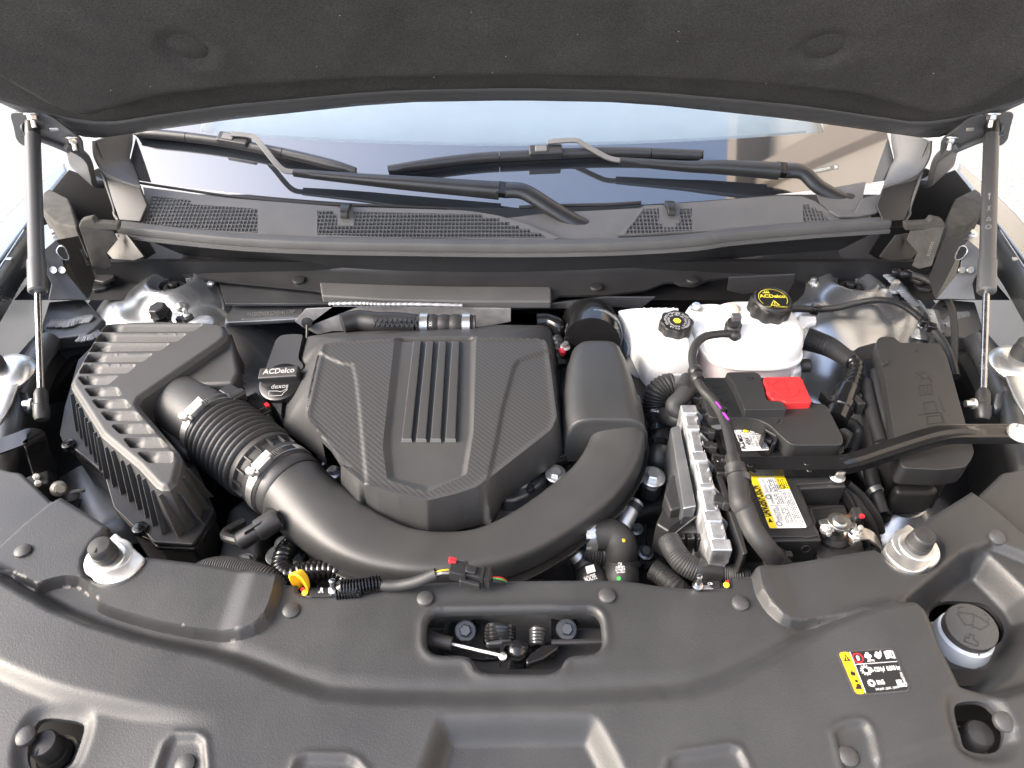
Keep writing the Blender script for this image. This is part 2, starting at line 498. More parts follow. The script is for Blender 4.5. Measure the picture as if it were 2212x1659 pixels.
def sheet(outline, holes, res, zf, flange=0.0, hole_flange=None, extra=None):
    """curved sheet z = zf(pts) inside outline minus holes, triangulated, with a turned-down rim"""
    ol = resample(outline, res); hl = [resample(h, res) for h in holes]
    lo, hi = ol.min(0), ol.max(0)
    gx = np.arange(lo[0], hi[0], res); gy = np.arange(lo[1], hi[1], res*.87)
    XX, YY = np.meshgrid(gx, gy); XX[1::2] += res/2
    pts = np.stack([XX.ravel(), YY.ravel()], 1)
    ok = inside(ol, pts)
    for h in hl: ok &= ~inside(h, pts)
    pts = pts[ok]
    near = dist_line(ol, pts, True)
    for h in hl: near = np.minimum(near, dist_line(h, pts, True))
    pts = pts[near > res*.55]
    ex_lines = []
    for line, closed in (extra or []):
        r_ = resample(line, res*.8, closed)
        ok = inside(ol, r_) & (dist_line(ol, r_, True) > res*.6)
        for h in hl: ok &= ~inside(h, r_) & (dist_line(h, r_, True) > res*.6)
        run = []
        m_ = len(r_)
        for k in range(m_ + (1 if closed else 0)):
            if ok[k % m_]: run.append(r_[k % m_])
            else:
                if len(run) > 1: ex_lines.append(np.array(run))
                run = []
        if len(run) > 1: ex_lines.append(np.array(run))
    if ex_lines:
        ep = np.concatenate(ex_lines); keepm = np.ones(len(pts), bool)
        cell = {}
        for q_ in ep: cell.setdefault((int(q_[0]//res), int(q_[1]//res)), []).append(q_)
        for i_, p_ in enumerate(pts):
            cx_, cy_ = int(p_[0]//res), int(p_[1]//res)
            for ax_ in (-1, 0, 1):
                for ay_ in (-1, 0, 1):
                    for q_ in cell.get((cx_ + ax_, cy_ + ay_), ()):
                        if (p_[0] - q_[0])**2 + (p_[1] - q_[1])**2 < (.5*res)**2: keepm[i_] = False
        pts = pts[keepm]
    allp = [pts]; edges = []; n = len(pts)
    for lp in ex_lines:
        m = len(lp); allp.append(lp); edges += [(n + i, n + i + 1) for i in range(m - 1) if np.hypot(*(lp[i+1] - lp[i])) < res*2.5]; n += m
    for lp in [ol] + hl:
        m = len(lp); allp.append(lp); edges += [(n + i, n + (i+1) % m) for i in range(m)]; n += m
    allp = np.concatenate(allp)
    r = delaunay_2d_cdt([Vector(p) for p in allp], edges, [], 0, 1e-7)
    V2 = np.array([tuple(p) for p in r[0]]); faces = [tuple(f) for f in r[2]]
    cen = np.array([V2[list(f)].mean(0) for f in faces])
    keep = inside(ol, cen)
    for h in hl: keep &= ~inside(h, cen)
    faces = [f for f, k in zip(faces, keep) if k]
    Z = zf(V2)
    V = [Vector((a[0], a[1], z)) for a, z in zip(V2, Z)]
    if flange or hole_flange:
        from collections import Counter
        cnt = Counter(); dirn = {}
        for f in faces:
            for i in range(3):
                a, b = f[i], f[(i+1) % 3]; k = (min(a, b), max(a, b)); cnt[k] += 1; dirn[k] = (a, b)
        low = {}
        hp = [h for h in hl]
        def lowered(i):
            if i not in low:
                d = flange
                if hole_flange is not None and hp:
                    p = V2[i][None, :]
                    if min(dist_line(h, p, True)[0] for h in hp) < res*.3: d = hole_flange
                low[i] = len(V); V.append(V[i] - Vector((0, 0, d)))
            return low[i]
        for k, c in list(cnt.items()):
            if c == 1:
                a, b = dirn[k]
                faces.append((b, a, lowered(a), lowered(b)))
    return V, faces

# ------------------------------------------------------------------ lettering
_fontobj = None
def text_mesh(s, bold=0.0, extrude=0.0):
    cu = bpy.data.curves.new('t', 'FONT'); cu.body = s; cu.size = 1; cu.offset = bold; cu.extrude = extrude; cu.resolution_u = 3
    ob = bpy.data.objects.new('t', cu); COL.objects.link(ob)
    dg = bpy.context.evaluated_depsgraph_get(); dg.update()
    me = bpy.data.meshes.new_from_object(ob.evaluated_get(dg))
    V = [tuple(v.co) for v in me.vertices]; Fc = [tuple(p.vertices) for p in me.polygons]
    bpy.data.objects.remove(ob); bpy.data.curves.remove(cu); bpy.data.meshes.remove(me)
    return V, Fc

def text_on(s, p0, p1, updir, mname, parent, name='lettering', height=None, bold=0.0, lift=.0005, thick=0.0002):
    """lettering from p0 to p1 (baseline), letters grow along updir; flat print on the surface"""
    V, Fc = text_mesh(s, bold, 0.0)
    if not V: return None
    p0, p1 = Vector(p0), Vector(p1); X = p1 - p0; w = X.length; X.normalize()
    U = Vector(updir); U = (U - X*U.dot(X)).normalized(); N_ = X.cross(U)
    x0 = min(v[0] for v in V); x1 = max(v[0] for v in V)
    s_ = w/(x1 - x0); sy = s_ if height is None else height/0.70
    V2 = [p0 + X*(v[0] - x0)*s_ + U*v[1]*sy + N_*lift for v in V]
    return mk(name, (V2, Fc), mname, parent, smooth=0)

def flat(pts, lift=.0004):
    pts = [Vector(p) for p in pts]
    return [p + Vector((0, 0, lift)) for p in pts], [tuple(range(len(pts)))]

def mir(pts): return [(2212 - p[0],) + tuple(p[1:]) for p in pts]

# ================================================================== the setting
def grid_plane(x0, x1, y0, y1, z): return [(x0, y0, z), (x1, y0, z), (x1, y1, z), (x0, y1, z)], [(0, 1, 2, 3)]
mk('ground', grid_plane(-150, 150, -150, 150, -.98), 'ground', kind='structure', smooth=0)

# ------------------------------------------------------------------ hood, raised
HA = radians(50); H0 = Vector((0, 1.30, .331)); HE = Vector((0, -cos(HA), sin(HA))); HN = Vector((0, -sin(HA), -cos(HA)))
def hood_xt(u, v):
    d = ray(u, v); o = Vector((0, 0, CAM_H))
    t = (H0 - o).dot(HN)/d.dot(HN); p = o + d*t
    return np.array((p.x, (p - H0).dot(HE)))
def hood_map(geo):
    return [H0 + Vector((1, 0, 0))*p[0] + HE*p[1] + HN*p[2] for p in geo[0]], geo[1]
def sym(left):                      # left half outline (u, v) from the outer end to the middle -> both halves
    return left + [(2212 - u, v) for u, v in reversed(left)]

liner_px = sym(q('A', (-700, 240), (-300, 470), (0, 590), (300, 685), (450, 718), (600, 738), (720, 738), (850, 718), (1400, 638), (2212, 562)) + q('B', (500, 543), (1000, 535)))
edge_px = sym(q('A', (-700, 330), (-300, 500), (0, 622), (140, 690), (300, 765), (450, 830), (520, 852), (640, 856), (900, 812), (1400, 742), (2212, 650)) + q('B', (500, 625), (1000, 616)))
liner_e = [hood_xt(*p) for p in liner_px]; rim_e = [hood_xt(*p) for p in edge_px]
top_t = 1.02
def close_up(e, x, r=.2):
    return e + [np.array((e[-1][0] + .0, e[-1][1] + .1)), np.array((x, top_t - r)), np.array((x - r*.6, top_t)), np.array((-x + r*.6, top_t)), np.array((-x, top_t - r)), np.array((e[0][0], e[0][1] + .1))]
hood = thing('hood', 'raised hood seen from beneath with a black felt liner and metal rear edge', 'hood')
ridge_px = sym(q('A', (-700, 120), (-300, 180), (0, 310), (260, 470), (480, 560), (640, 575), (800, 530), (1100, 440), (1600, 385), (2212, 350)) + q('B', (1000, 325)))
ridge_e = [hood_xt(*p) for p in ridge_px]
ridge_poly = close_up(ridge_e, .80)
dimple = [hood_xt(411, 29), hood_xt(1774, 29)]
liner_poly = close_up(liner_e, .86)
def liner_z(p):
    z = .010 + .046*sstep(-.022, .034, sdf(ridge_poly, p))
    e = sdf(liner_poly, p); z = z*sstep(-.002, .022, e) + .004
    for c in dimple:
        dd = np.hypot(p[:, 0] - c[0], (p[:, 1] - c[1])); z = z - .006*(1 - sstep(.026, .05, dd))
    rs = np.random.RandomState(3)
    for _ in range(26):
        a, b, w = rs.uniform(-.8, .8), rs.uniform(0, .5), rs.uniform(.05, .13)
        z = z + rs.uniform(-.0012, .0012)*np.exp(-(((p[:, 0] - a)**2 + (p[:, 1] - b)**2)/w**2))
    return z
lg = sheet(liner_poly, [], .011, liner_z)
mk('hood_liner', hood_map(lg), 'liner', hood)
rim_poly = close_up(rim_e, .93)
def rim_z(p):
    e = sdf(liner_poly, p)
    return -.004 - .006*sstep(-.02, -.06, e)
rg = sheet(rim_poly, [], .010, rim_z)
mk('hood_inner_panel', hood_map(rg), 'hood_metal', hood, solid=.008)
bead_p = spline([Vector((p[0], p[1] - .004, .002)) for p in liner_e], 5)
mk('edge_bead', hood_map(sweep(bead_p, lambda i, f: [(-.012, -.006), (-.010, .003), (-.005, .007), (.001, .007), (.007, .003), (.010, -.006)])), 'hood_metal', hood, smooth=60)
for c in dimple:
    g = lathe([(.029, 0), (.029, .0012), (.024, .0026), (.004, .0030)], (c[0], c[1], liner_z(np.array([c]))[0] - .001), (0, 0, 1), 30)
    mk('liner_fastener', hood_map(g), 'liner', hood)
rs = np.random.RandomState(11)
specks = []
for _ in range(30):
    c = np.array((rs.uniform(-.75, .75), rs.uniform(.0, .42)))
    if sdf(liner_poly, c[None])[0] < .02: continue
    z = liner_z(c[None])[0] + .0006; a = rs.uniform(0, pi); l = rs.uniform(.0003, .0007); w = rs.uniform(.0002, .0004)
    specks.append(box((c[0], c[1], z), l*2, w*2, .0003, a))
mk('lint', hood_map(join(*specks)), 'label_white', hood, kind='stuff', smooth=0)
# outer painted skin, a little larger, behind
skin = [(p[0]*1.03, p[1] - .012) if p[1] < .6 else (p[0]*1.03, p[1] + .02) for p in rim_poly]
g = sheet([np.array(p) for p in skin], [], .05, lambda p: -.034 - .05*(1 - (p[:, 0]/.95)**2))
mk('hood_outer_skin', hood_map(g), 'fender', hood, solid=.002)

# ------------------------------------------------------------------ hood hinges and gas struts
def hinge(sgn, near):
    m = (lambda l: l) if sgn < 0 else mir
    h = bpy.data.objects.new('hinge', None); COL.objects.link(h); h.parent = hood; h.empty_display_size = .02; SUB.append(h)
    d = lambda *p: m(q('A', *p))
    # flat plate under the hood flange
    pl = [PY(u, v, y) for (u, v), y in zip(d((60, 690), (230, 690), (330, 720), (510, 860), (520, 960), (420, 900), (240, 860), (150, 905), (100, 860), (90, 800)), (1.325, 1.318, 1.315, 1.335, 1.34, 1.34, 1.335, 1.33, 1.33, 1.33))]
    mk('hinge_plate', slab(round_poly(pl, .01), .005), 'hood_metal', h, bevel=.0015)
    # folded goose-neck arm going down behind the fender
    pts = [PY(*d((380, 880))[0], 1.345), PY(*d((470, 930))[0], 1.36), PY(*d((500, 1010))[0], 1.38), PY(*d((520, 1080))[0], 1.40), PY(*d((580, 1090))[0], 1.43)]
    sec = lambda i, f: [(-.030, -.006), (.030, -.006), (.030, .006), (.022, .010), (.0, .004), (-.022, .010), (-.030, .006)]
    mk('hinge_arm', sweep(spline(pts, 6), sec), 'hood_metal', h, bevel=.002)
    for p, y, s in (((195, 700), 1.315, 1.0), ((448, 845), 1.335, .95)):
        u, v = d(p)[0]; c = PY(u, v, y)
        mk('bolt', hexbolt(c, (0, -.35, -.94), .0085*s, .009, 1.55, .003, stud=.013), 'zinc', h)
    c = PY(*d((335, 798))[0], 1.325)
    mk('clip_slot', box(c, .016, .004, .006, .15), 'zinc', h, bevel=.001)
    # reinforcement rib along the plate
    a, b = PY(*d((130, 830))[0], 1.322), PY(*d((430, 930))[0], 1.336)
    mk('rib', tube([a, a.lerp(b, .5) + Vector((0, 0, .004)), b], .006, 10), 'hood_metal', h)
    return h
hinge(-1, 'over the air filter box side'); hinge(1, 'over the battery side')

def gas_strut(sgn, near, up_px, low_px):
    m = (lambda l: l) if sgn < 0 else mir
    s = thing('gas_strut', f'black gas strut holding up the hood {near}', 'gas strut', 'hood gas struts')
    top = Vector((up_px[2], up_px[3], up_px[4])); low = Vector(low_px)
    ax = (low - top).normalized(); L = (low - top).length
    at = lambda f: top + ax*(L*f)
    cyl_end = .53
    mk('cylinder', lathe([(.0105, 0), (.0128, .012), (.0128, L*(cyl_end - .04)), (.0145, L*(cyl_end - .035)), (.0148, L*(cyl_end + .07)), (.0125, L*(cyl_end + .075))], at(.02), ax, 24), 'hood_metal', s)
    mk('rod', lathe([(.0052, 0), (.0052, L*.40)], at(cyl_end + .09), ax, 16), 'steel', s)
    for f, nm in ((0.0, 'end_fitting'), (.965, 'end_fitting')):
        e = at(f)
        g = join(lathe([(.009, -.022), (.0125, -.018), (.0125, .012), (.0095, .024), (.0085, .034)] if f == 0 else [(.007, -.012), (.0105, -.004), (.0105, .016), (.012, .018), (.012, .036), (.009, .042)], e, ax, 18))
        mk(nm, g, 'black', s)
    side = Vector((-sgn, 0, 0))
    mk('ball_stud', lathe([(.004, 0), (.004, .012), (.009, .013), (.009, .017), (.0055, .018), (.0055, .028)], at(.99), side*(-1) if sgn < 0 else side, 16), 'zinc', s)
    mk('ball_stud', lathe([(.010, -.016), (.010, -.013), (.006, -.012), (.006, .004)], at(.0), side, 16), 'hood_metal', s)
    return s, at, ax
stL = gas_strut(-1, 'above the air filter box side', (0, 0, -.893, 1.318, .272), (-.752, .845, .0))
stR = gas_strut(1, 'with white pictograms, on the fuse box side', (0, 0, .893, 1.318, .272), (.752, .845, .0))
# pictograms on the right strut
s_, at_, ax_ = stR
upd = -ax_
for f, kind in ((.29, 'arrow'), (.335, 'cross'), (.375, 'tri'), (.405, 'ring')):
    c = at_(f); toc = (Vector((0, 0, CAM_H)) - c); toc -= ax_*toc.dot(ax_); nrm = toc.normalized(); sdv = nrm.cross(ax_).normalized()
    c = c + nrm*.0133
    fl = lambda l: ([c + sdv*a*-1 + upd*b for a, b in l], [tuple(range(len(l)))])
    if kind == 'arrow': g = join(fl([(-.0008, -.007), (.0008, -.007), (.0008, .003), (-.0008, .003)]), fl([(-.003, .003), (.003, .003), (0, .008)]))
    elif kind == 'cross': g = join(fl([(-.003, -.006), (-.002, -.006), (.003, .006), (.002, .006)]), fl([(.002, -.006), (.003, -.006), (-.002, .006), (-.003, .006)]))
    elif kind == 'tri': g = join(fl([(-.004, -.004), (.004, -.004), (.0036, -.0028), (-.0036, -.0028)]), fl([(-.004, -.004), (-.003, -.004), (.0006, .004), (0, .005)]), fl([(.004, -.004), (.003, -.004), (-.0006, .004), (0, .005)]))
    else: g = ([c + (sdv*cos(k*pi/12) + upd*sin(k*pi/12))*r for k in range(24) for r in (.0035, .0046)], [(2*k, 2*k+1, (2*k+3) % 48, (2*k+2) % 48) for k in range(24)])
    mk('pictogram', g, 'print_grey', s_, smooth=0)

# ------------------------------------------------------------------ windshield
WS = radians(28)
def ws_base(x): k = (x/.75)**2; return 1.392 + .070*k, .080 + .020*k
def ws_pt(x, s, off=0.0):
    y0, z0 = ws_base(x); return Vector((x, y0 + s*cos(WS) - off*sin(WS), z0 + s*sin(WS) + off*cos(WS)))
def ws_z(x, y):
    y0, z0 = ws_base(x); return z0 + (y - y0)*tan(WS)
def wsg(u, v, off=0.0):
    p = PS(u, v, ws_z); return p + Vector((0, -sin(WS), cos(WS)))*off
def patch(x0, x1, s0, s1, nx, ns, off=0.0, sf0=None, sf1=None):
    V = []
    for i in range(nx + 1):
        x = x0 + (x1 - x0)*i/nx
        a, b = (sf0(x) if sf0 else s0), (sf1(x) if sf1 else s1)
        for j in range(ns + 1):
            V.append(ws_pt(x, a + (b - a)*j/ns, off))
    return V, [(i*(ns+1) + j, (i+1)*(ns+1) + j, (i+1)*(ns+1) + j+1, i*(ns+1) + j+1) for i in range(nx) for j in range(ns)]
shield = thing('windshield', 'curved windshield with a wide glossy black lower band reflecting the sky', 'windshield')
fr_s = lambda x: .160 - .012*(x/.7)**2
mk('black_band', patch(-.845, .845, -.004, .16, 70, 8, 0, None, fr_s), 'frit', shield, smooth=60)
mk('glass', patch(-.70, .70, .16, .95, 60, 16, 0, fr_s, None), 'glass', shield, smooth=60)
for a, b in ((-.845, -.70), (.70, .845)):
    mk('black_edge', patch(a, b, .16, .95, 4, 12, 0, fr_s, None), 'frit', shield, smooth=60)
dots = []
for r_, off_, rad in ((0, .0022, .0013), (1, .0050, .0010), (2, .0075, .0007)):
    for k in range(330):
        x = -.66 + 1.32*(k + .5*(r_ % 2))/330
        c = ws_pt(x, fr_s(x) + off_, .0003); ex = Vector((1, 0, 0))*rad; ey = Vector((0, cos(WS), sin(WS)))*rad
        dots.append(([c - ex - ey*.4, c - ey, c + ex - ey*.4, c + ex + ey*.4, c + ey, c - ex + ey*.4], [(0, 1, 2, 3, 4, 5)]))
mk('dot_border', join(*dots), 'frit', shield, kind='stuff', smooth=0)
# number plate strip lying under the glass
a_, b_ = wsg(*q('C', (872, 1082))[0], .0006), wsg(*q('C', (1068, 1040))[0], .0006)
ud = Vector((0, cos(WS), sin(WS)))
mk('number_strip', ([a_, b_, b_ + ud*.012, a_ + ud*.012], [(0, 1, 2, 3)]), mat('strip', (.10, .10, .095), .4), shield, smooth=0)
text_on('1GKENSKS2VJ141174', a_.lerp(b_, .2) + ud*.003, a_.lerp(b_, .74) + ud*.003, ud, 'label_white', shield, height=.006)
for f in (.05, .88):
    c = a_.lerp(b_, f); e = (b_ - a_).normalized()*.007
    mk('code_mark', ([c + ud*.002, c + e + ud*.002, c + e + ud*.010, c + ud*.010], [(0, 1, 2, 3)]), 'label_white', shield, smooth=0)

# dashboard under the glass
dash = thing('dashboard', 'pale dashboard top seen through the windshield', 'dashboard')
V = []; nx, ny = 40, 14
for i in range(nx + 1):
    x = -.72 + 1.44*i/nx
    for j in range(ny + 1):
        s = .10 + .62*j/ny
        p = ws_pt(x, s); z = p.z - .03 - .13*sstep(.12, .60, np.array([s]))[0]
        V.append(Vector((x, p.y, z)))
mk('dash_top', (V, [(i*(ny+1) + j, (i+1)*(ny+1) + j, (i+1)*(ny+1) + j+1, i*(ny+1) + j+1) for i in range(nx) for j in range(ny)]), 'dash', dash, smooth=60, solid=.004)
# ------------------------------------------------------------------ cowl: end trims, grille panel, seal, closing panel
def end_trim(sgn, near):
    m = (lambda l: l) if sgn < 0 else mir
    t = thing('pillar_trim', f'grey plastic trim at the windshield corner {near}', 'trim', 'windshield corner trims')
    d = lambda *p: m(q('A', *p))
    out = [(582, 870, 1.40, .0), (590, 960, 1.39, 0), (640, 1050, 1.38, 0), (740, 1110, 1.375, 0), (870, 1155, 1.37, 0)]
    inn = [(820, 830, 1.54, 0), (815, 900, 1.50, 0), (800, 985, 1.47, 0), (825, 1040, 1.45, 0), (862, 1140, 1.42, 0)]
    O_ = [PY(*d((a, b))[0], y) for a, b, y, _ in out]; I_ = [wsg(*d((a, b))[0], .004) for a, b, y, _ in inn]
    n = 24; Os, Is = spline(O_, 6), spline(I_, 6)
    V, Fc = [], []
    K = 6
    for a, b in zip(Os, Is):
        mid = a.lerp(b, .5) + Vector((0, -.01, .012))
        for k in range(K + 1):
            f = k/K; V.append(a.lerp(mid, f).lerp(mid.lerp(b, f), f))
        V.append(a + Vector((0, .01, -.10)))
    r = K + 2
    for i in range(len(Os) - 1):
        for k in range(K): Fc.append((i*r + k, i*r + k+1, (i+1)*r + k+1, (i+1)*r + k))
        Fc.append((i*r, (i+1)*r, (i+1)*r + K+1, i*r + K+1))
    mk('trim_shell', (V, Fc), 'cowl', t, smooth=50, solid=.003)
    rim = tube([p + Vector((0, -.002, .001)) for p in Os], .0035, 8, raw=True)
    mk('trim_lip', rim, 'cowl', t)
    e = tube([p + Vector((0, -.001, .001)) for p in Is], .003, 8, raw=True)
    mk('rubber_edge', e, 'rubber', t)
    # lower dark leg down to the seal
    leg = [PY(*d(p)[0], y) for p, y in (((640, 1060), 1.39), ((870, 1155), 1.372), ((915, 1270), 1.345), ((870, 1370), 1.31), ((740, 1360), 1.32), ((700, 1240), 1.36))]
    mk('trim_leg', slab(leg, .006), 'cowl_dark', t, bevel=.002)
    st = [PY(*d(p)[0], y) for p, y in (((628, 1060), 1.385), ((700, 1270), 1.35), ((705, 1320), 1.34), ((730, 1360), 1.325))]
    mk('edge_strip', tube(st, .0028, 8), 'cowl', t)
    return t
end_trim(-1, 'next to the long grille'); end_trim(1, 'next to the short grille')

COWL_SL = .30
def cowl_z(x, y): return .071 + .012*(x/.75)**2 + (y - (1.262 + .055*(x/.75)**2))*COWL_SL
def cw(u, v, off=0.0): return PS(u, v, cowl_z) + Vector((0, -.25, .97))*off
cowl = thing('windshield_cowl', 'grey plastic cowl panel with square mesh grilles below the windshield', 'cowl panel')
NOCW = Vector((0, -.28, .96))
def cowl_piece(outline_px, holes_px, nm='cowl_cover', th=.004):
    ol = [cw(*p) for p in outline_px]; hs = [[cw(*p) for p in h] for h in holes_px]
    z = lambda p: np.array([cowl_z(a[0], a[1]) for a in p])
    return mk(nm, sheet(xy(ol), [xy(h) for h in hs], .012, z, flange=th), 'cowl', cowl, smooth=30)
# grille windows (pixel outlines)
gA = q('A', (937, 1210), (1178, 1235), (1178, 1258), (1590, 1288), (1590, 1438), (1180, 1412), (885, 1378), (905, 1320), (920, 1280))
gB = q('A', (1958, 1298), (2062, 1302), (2062, 1322), (2082, 1322), (2082, 1388), (2190, 1392)) + q('B', (128, 1392), (128, 1305), (925, 1322), (925, 1342), (1030, 1345), (1030, 1365), (1090, 1367), (1090, 1388), (1152, 1390), (1152, 1410), (1218, 1412), (1218, 1432), (1280, 1434), (1318, 1468), (560, 1470), (0, 1452)) + q('A', (1958, 1450))
gC = q('B', (1918, 1288), (2014, 1286), (2016, 1380), (2036, 1380), (2036, 1402), (2120, 1400), (2120, 1376), (2140, 1376), (2142, 1288), (2212, 1286)) + q('C', (162, 1282), (164, 1424), (0, 1432)) + q('B', (1800, 1446), (1822, 1410), (1842, 1388), (1862, 1366), (1880, 1340), (1900, 1310))
gD = q('C', (845, 1262), (888, 1260), (890, 1280), (930, 1282), (932, 1300), (972, 1302), (974, 1322), (998, 1342), (1020, 1364), (1000, 1372), (850, 1392))
left_ol = q('A', (882, 1155), (1400, 1222), (2070, 1274), (2098, 1276), (2110, 1300), (2150, 1300), (2166, 1278)) + q('B', (0, 1276), (40, 1278), (48, 1300), (98, 1300), (112, 1278), (700, 1295), (800, 1298), (900, 1310), (1020, 1330), (1200, 1385), (1400, 1468), (1330, 1482), (0, 1462)) + q('A', (1900, 1462), (1300, 1432), (860, 1385), (905, 1300), (915, 1260), (890, 1200))
right_ol = q('B', (1760, 1452), (1890, 1290), (1925, 1268), (2045, 1264), (2056, 1288), (2108, 1288), (2118, 1260)) + q('C', (0, 1258), (180, 1248), (700, 1206), (840, 1212), (920, 1240), (1000, 1300), (1060, 1345), (1120, 1362), (600, 1410), (0, 1438))
cowl_piece(left_ol, [gA, gB]); cowl_piece(right_ol, [gC, gD])
# square mesh in the windows: real bars
def mesh_bars(win, px, nm='grille_mesh'):
    W = xy([cw(*p) for p in win]); W = np.array(W)
    lo, hi = W.min(0), W.max(0); g = []
    pitch = px
    bw = pitch*.17
    def spans(fixed, axis):
        n = 160; t = np.linspace(lo[1-axis], hi[1-axis], n)
        pts = np.zeros((n, 2)); pts[:, axis] = fixed; pts[:, 1-axis] = t
        ins = inside(W, pts); out = []; st = None
        for k in range(n):
            if ins[k] and st is None: st = t[k]
            if (not ins[k] or k == n-1) and st is not None:
                if t[k] - st > pitch*.5: out.append((st, t[k]))
                st = None
        return out
    x = lo[0] + pitch*.5
    while x < hi[0]:
        for a, b in spans(x, 0):
            A_, B_ = Vector((x, a, cowl_z(x, a) - .002)), Vector((x, b, cowl_z(x, b) - .002)); g.append(beam(A_, B_, bw, .004))
        x += pitch
    y = lo[1] + pitch*.5
    py = pitch*1.35
    while y < hi[1]:
        for a, b in spans(y, 1):
            k = max(1, int((b - a)/.12))
            for j in range(k):
                xa, xb = a + (b-a)*j/k, a + (b-a)*(j+1)/k
                g.append(beam(Vector((xa, y, cowl_z(xa, y) - .0023)), Vector((xb, y, cowl_z(xb, y) - .0023)), bw*1.25, .004))
        y += py
    mk(nm, join(*g), 'cowl', cowl, smooth=0)
for w in (gA, gB, gC, gD): mesh_bars(w, .0076)
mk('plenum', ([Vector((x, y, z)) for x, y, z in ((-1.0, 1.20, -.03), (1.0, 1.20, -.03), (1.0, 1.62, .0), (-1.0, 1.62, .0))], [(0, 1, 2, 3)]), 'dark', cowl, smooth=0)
for px in (q('B', (78, 1330))[0], q('B', (2084, 1315))[0]):
    c = cw(*px, .004)
    g = sweep(spline([c + Vector((0, .028, .006)), c + Vector((0, .012, .010)), c + Vector((0, -.006, .006)), c + Vector((0, -.010, -.004))], 5), lambda i, f: [(-.011 + .003*f, -.004), (.011 - .003*f, -.004), (.010 - .003*f, .004), (-.010 + .003*f, .004)])
    mk('washer_nozzle', g, 'black', cowl, bevel=.002)
# middle lower section behind the wiper pivot
mid = [cw(*p, -.012) for p in q('B', (1000, 1330), (1330, 1290), (1900, 1260), (1920, 1280), (1760, 1455), (1400, 1475), (1200, 1400))]
mk('pivot_well', slab(mid, .003), 'cowl', cowl, smooth=0)
corner = [cw(*p, -.004) for p in q('C', (930, 1170), (1240, 1115), (1215, 1240), (1160, 1330), (1060, 1340), (960, 1250))]
mk('pivot_well', slab(corner, .003), 'cowl', cowl, smooth=0)
crn = [cw(*p, .004) for p in q('C', (1205, 1240), (1310, 1212), (1370, 1272), (1290, 1330), (1180, 1350), (1060, 1350), (1000, 1310), (1160, 1325))]
mk('corner_cap', slab(crn, .006), 'cowl', cowl, bevel=.002)
# lower lip of the windshield, between glass and cowl
lipp = [wsg(*p, .003) for p in q('B', (1150, 1285), (1340, 1276), (1700, 1268), (1900, 1256))]
mk('glass_seal', tube(lipp, .004, 8), 'rubber', cowl)
lipp = [wsg(*p, .003) for p in q('A', (870, 1135), (1100, 1170), (1500, 1225), (2000, 1265))] + [wsg(*p, .003) for p in q('B', (300, 1275), (700, 1290))]
mk('glass_seal', tube(lipp, .003, 8), 'rubber', cowl)

# rubber seal strip across
seal_px = q('A', (745, 1390), (1000, 1422), (1500, 1470), (2000, 1492)) + q('B', (400, 1500), (1100, 1508), (1700, 1500), (2212, 1472)) + q('C', (400, 1440), (900, 1395), (1370, 1365))
seal_path = spline([P(u, v, .075 + .010*((u - 1106)/850)**2) for u, v in seal_px], 6)
ss = thing('cowl_seal', 'long grey rubber seal strip running across below the cowl grilles', 'seal')
mk('seal_bulb', sweep(seal_path, lambda i, f: [(-.016, -.010), (-.018, -.003), (-.012, .004), (-.004, .006), (.002, .005), (.006, .007), (.012, .006), (.015, .001), (.014, -.012)]), 'seal', ss, smooth=40)
mk('seal_lip', sweep([p + Vector((0, -.019, -.012)) for p in seal_path], lambda i, f: [(-.002, -.004), (.003, -.004), (.003, .003), (-.002, .003)]), 'cowl', ss)

# dark closing panel below the seal
cp = thing('closing_panel', 'long black plastic panel with push pins between seal strip and engine', 'closing panel')
top_path = [p + Vector((0, -.006, -.010)) for p in seal_path]
nP = len(top_path)
mid_px = q('D', (890, 88), (1060, 92), (1500, 140), (2212, 195)) + q('E', (600, 214), (1100, 217), (1600, 200), (2212, 168)) + q('F', (500, 118), (900, 85), (1240, 62))
midp = spline([P(u, v, .004) for u, v in mid_px], 6)
low_px = q('D', (720, 235), (800, 175), (880, 155), (1000, 170), (1300, 225), (1960, 290), (1975, 300), (2212, 335)) + q('E', (300, 350), (900, 372), (1350, 362), (1385, 322), (1700, 318), (1930, 288), (2040, 245), (2120, 240), (2212, 262)) + q('F', (20, 240), (80, 255), (180, 265), (260, 225), (350, 212), (650, 200), (800, 182), (1100, 130), (1250, 112), (1330, 130), (1400, 170))
def respl(path, n):
    L = [0]
    for a, b in zip(path, path[1:]): L.append(L[-1] + (b - a).length)
    out = []
    for j in range(n):
        t = L[-1]*j/(n-1); i = max(0, min(len(path)-2, int(np.searchsorted(L, t)) - 1))
        out.append(path[i].lerp(path[i+1], (t - L[i])/max(1e-9, L[i+1] - L[i])))
    return out
def by_x(path, xs):
    px = np.array([p.x for p in path]); o = np.argsort(px, kind='stable')
    return [Vector((x, float(np.interp(x, px[o], np.array([p.y for p in path])[o])), float(np.interp(x, px[o], np.array([p.z for p in path])[o])))) for x in xs]
xs = np.linspace(-.70, .70, 121)
tp, mp = by_x(top_path, xs*1.06), by_x(midp, xs*.985)
lowp = by_x([P(u, v, -.004) for u, v in low_px], xs)
V, Fc = [], []
for a, b, c in zip(tp, mp, lowp):
    ins = Vector((0, .012, -.012))
    V += [a + Vector((0, .004, 0)), a + Vector((0, -.004, -.006)), b.lerp(a, .12) + Vector((0, .012, 0)), b + Vector((0, .010, .006)), b + Vector((0, .002, .0)), c, c + Vector((0, .001, -.005))]
for i in range(len(xs) - 1):
    for k in range(6): Fc.append((i*7 + k, i*7 + k+1, (i+1)*7 + k+1, (i+1)*7 + k))
mk('panel_shell', (V, Fc), 'cowl_dark', cp, smooth=40)
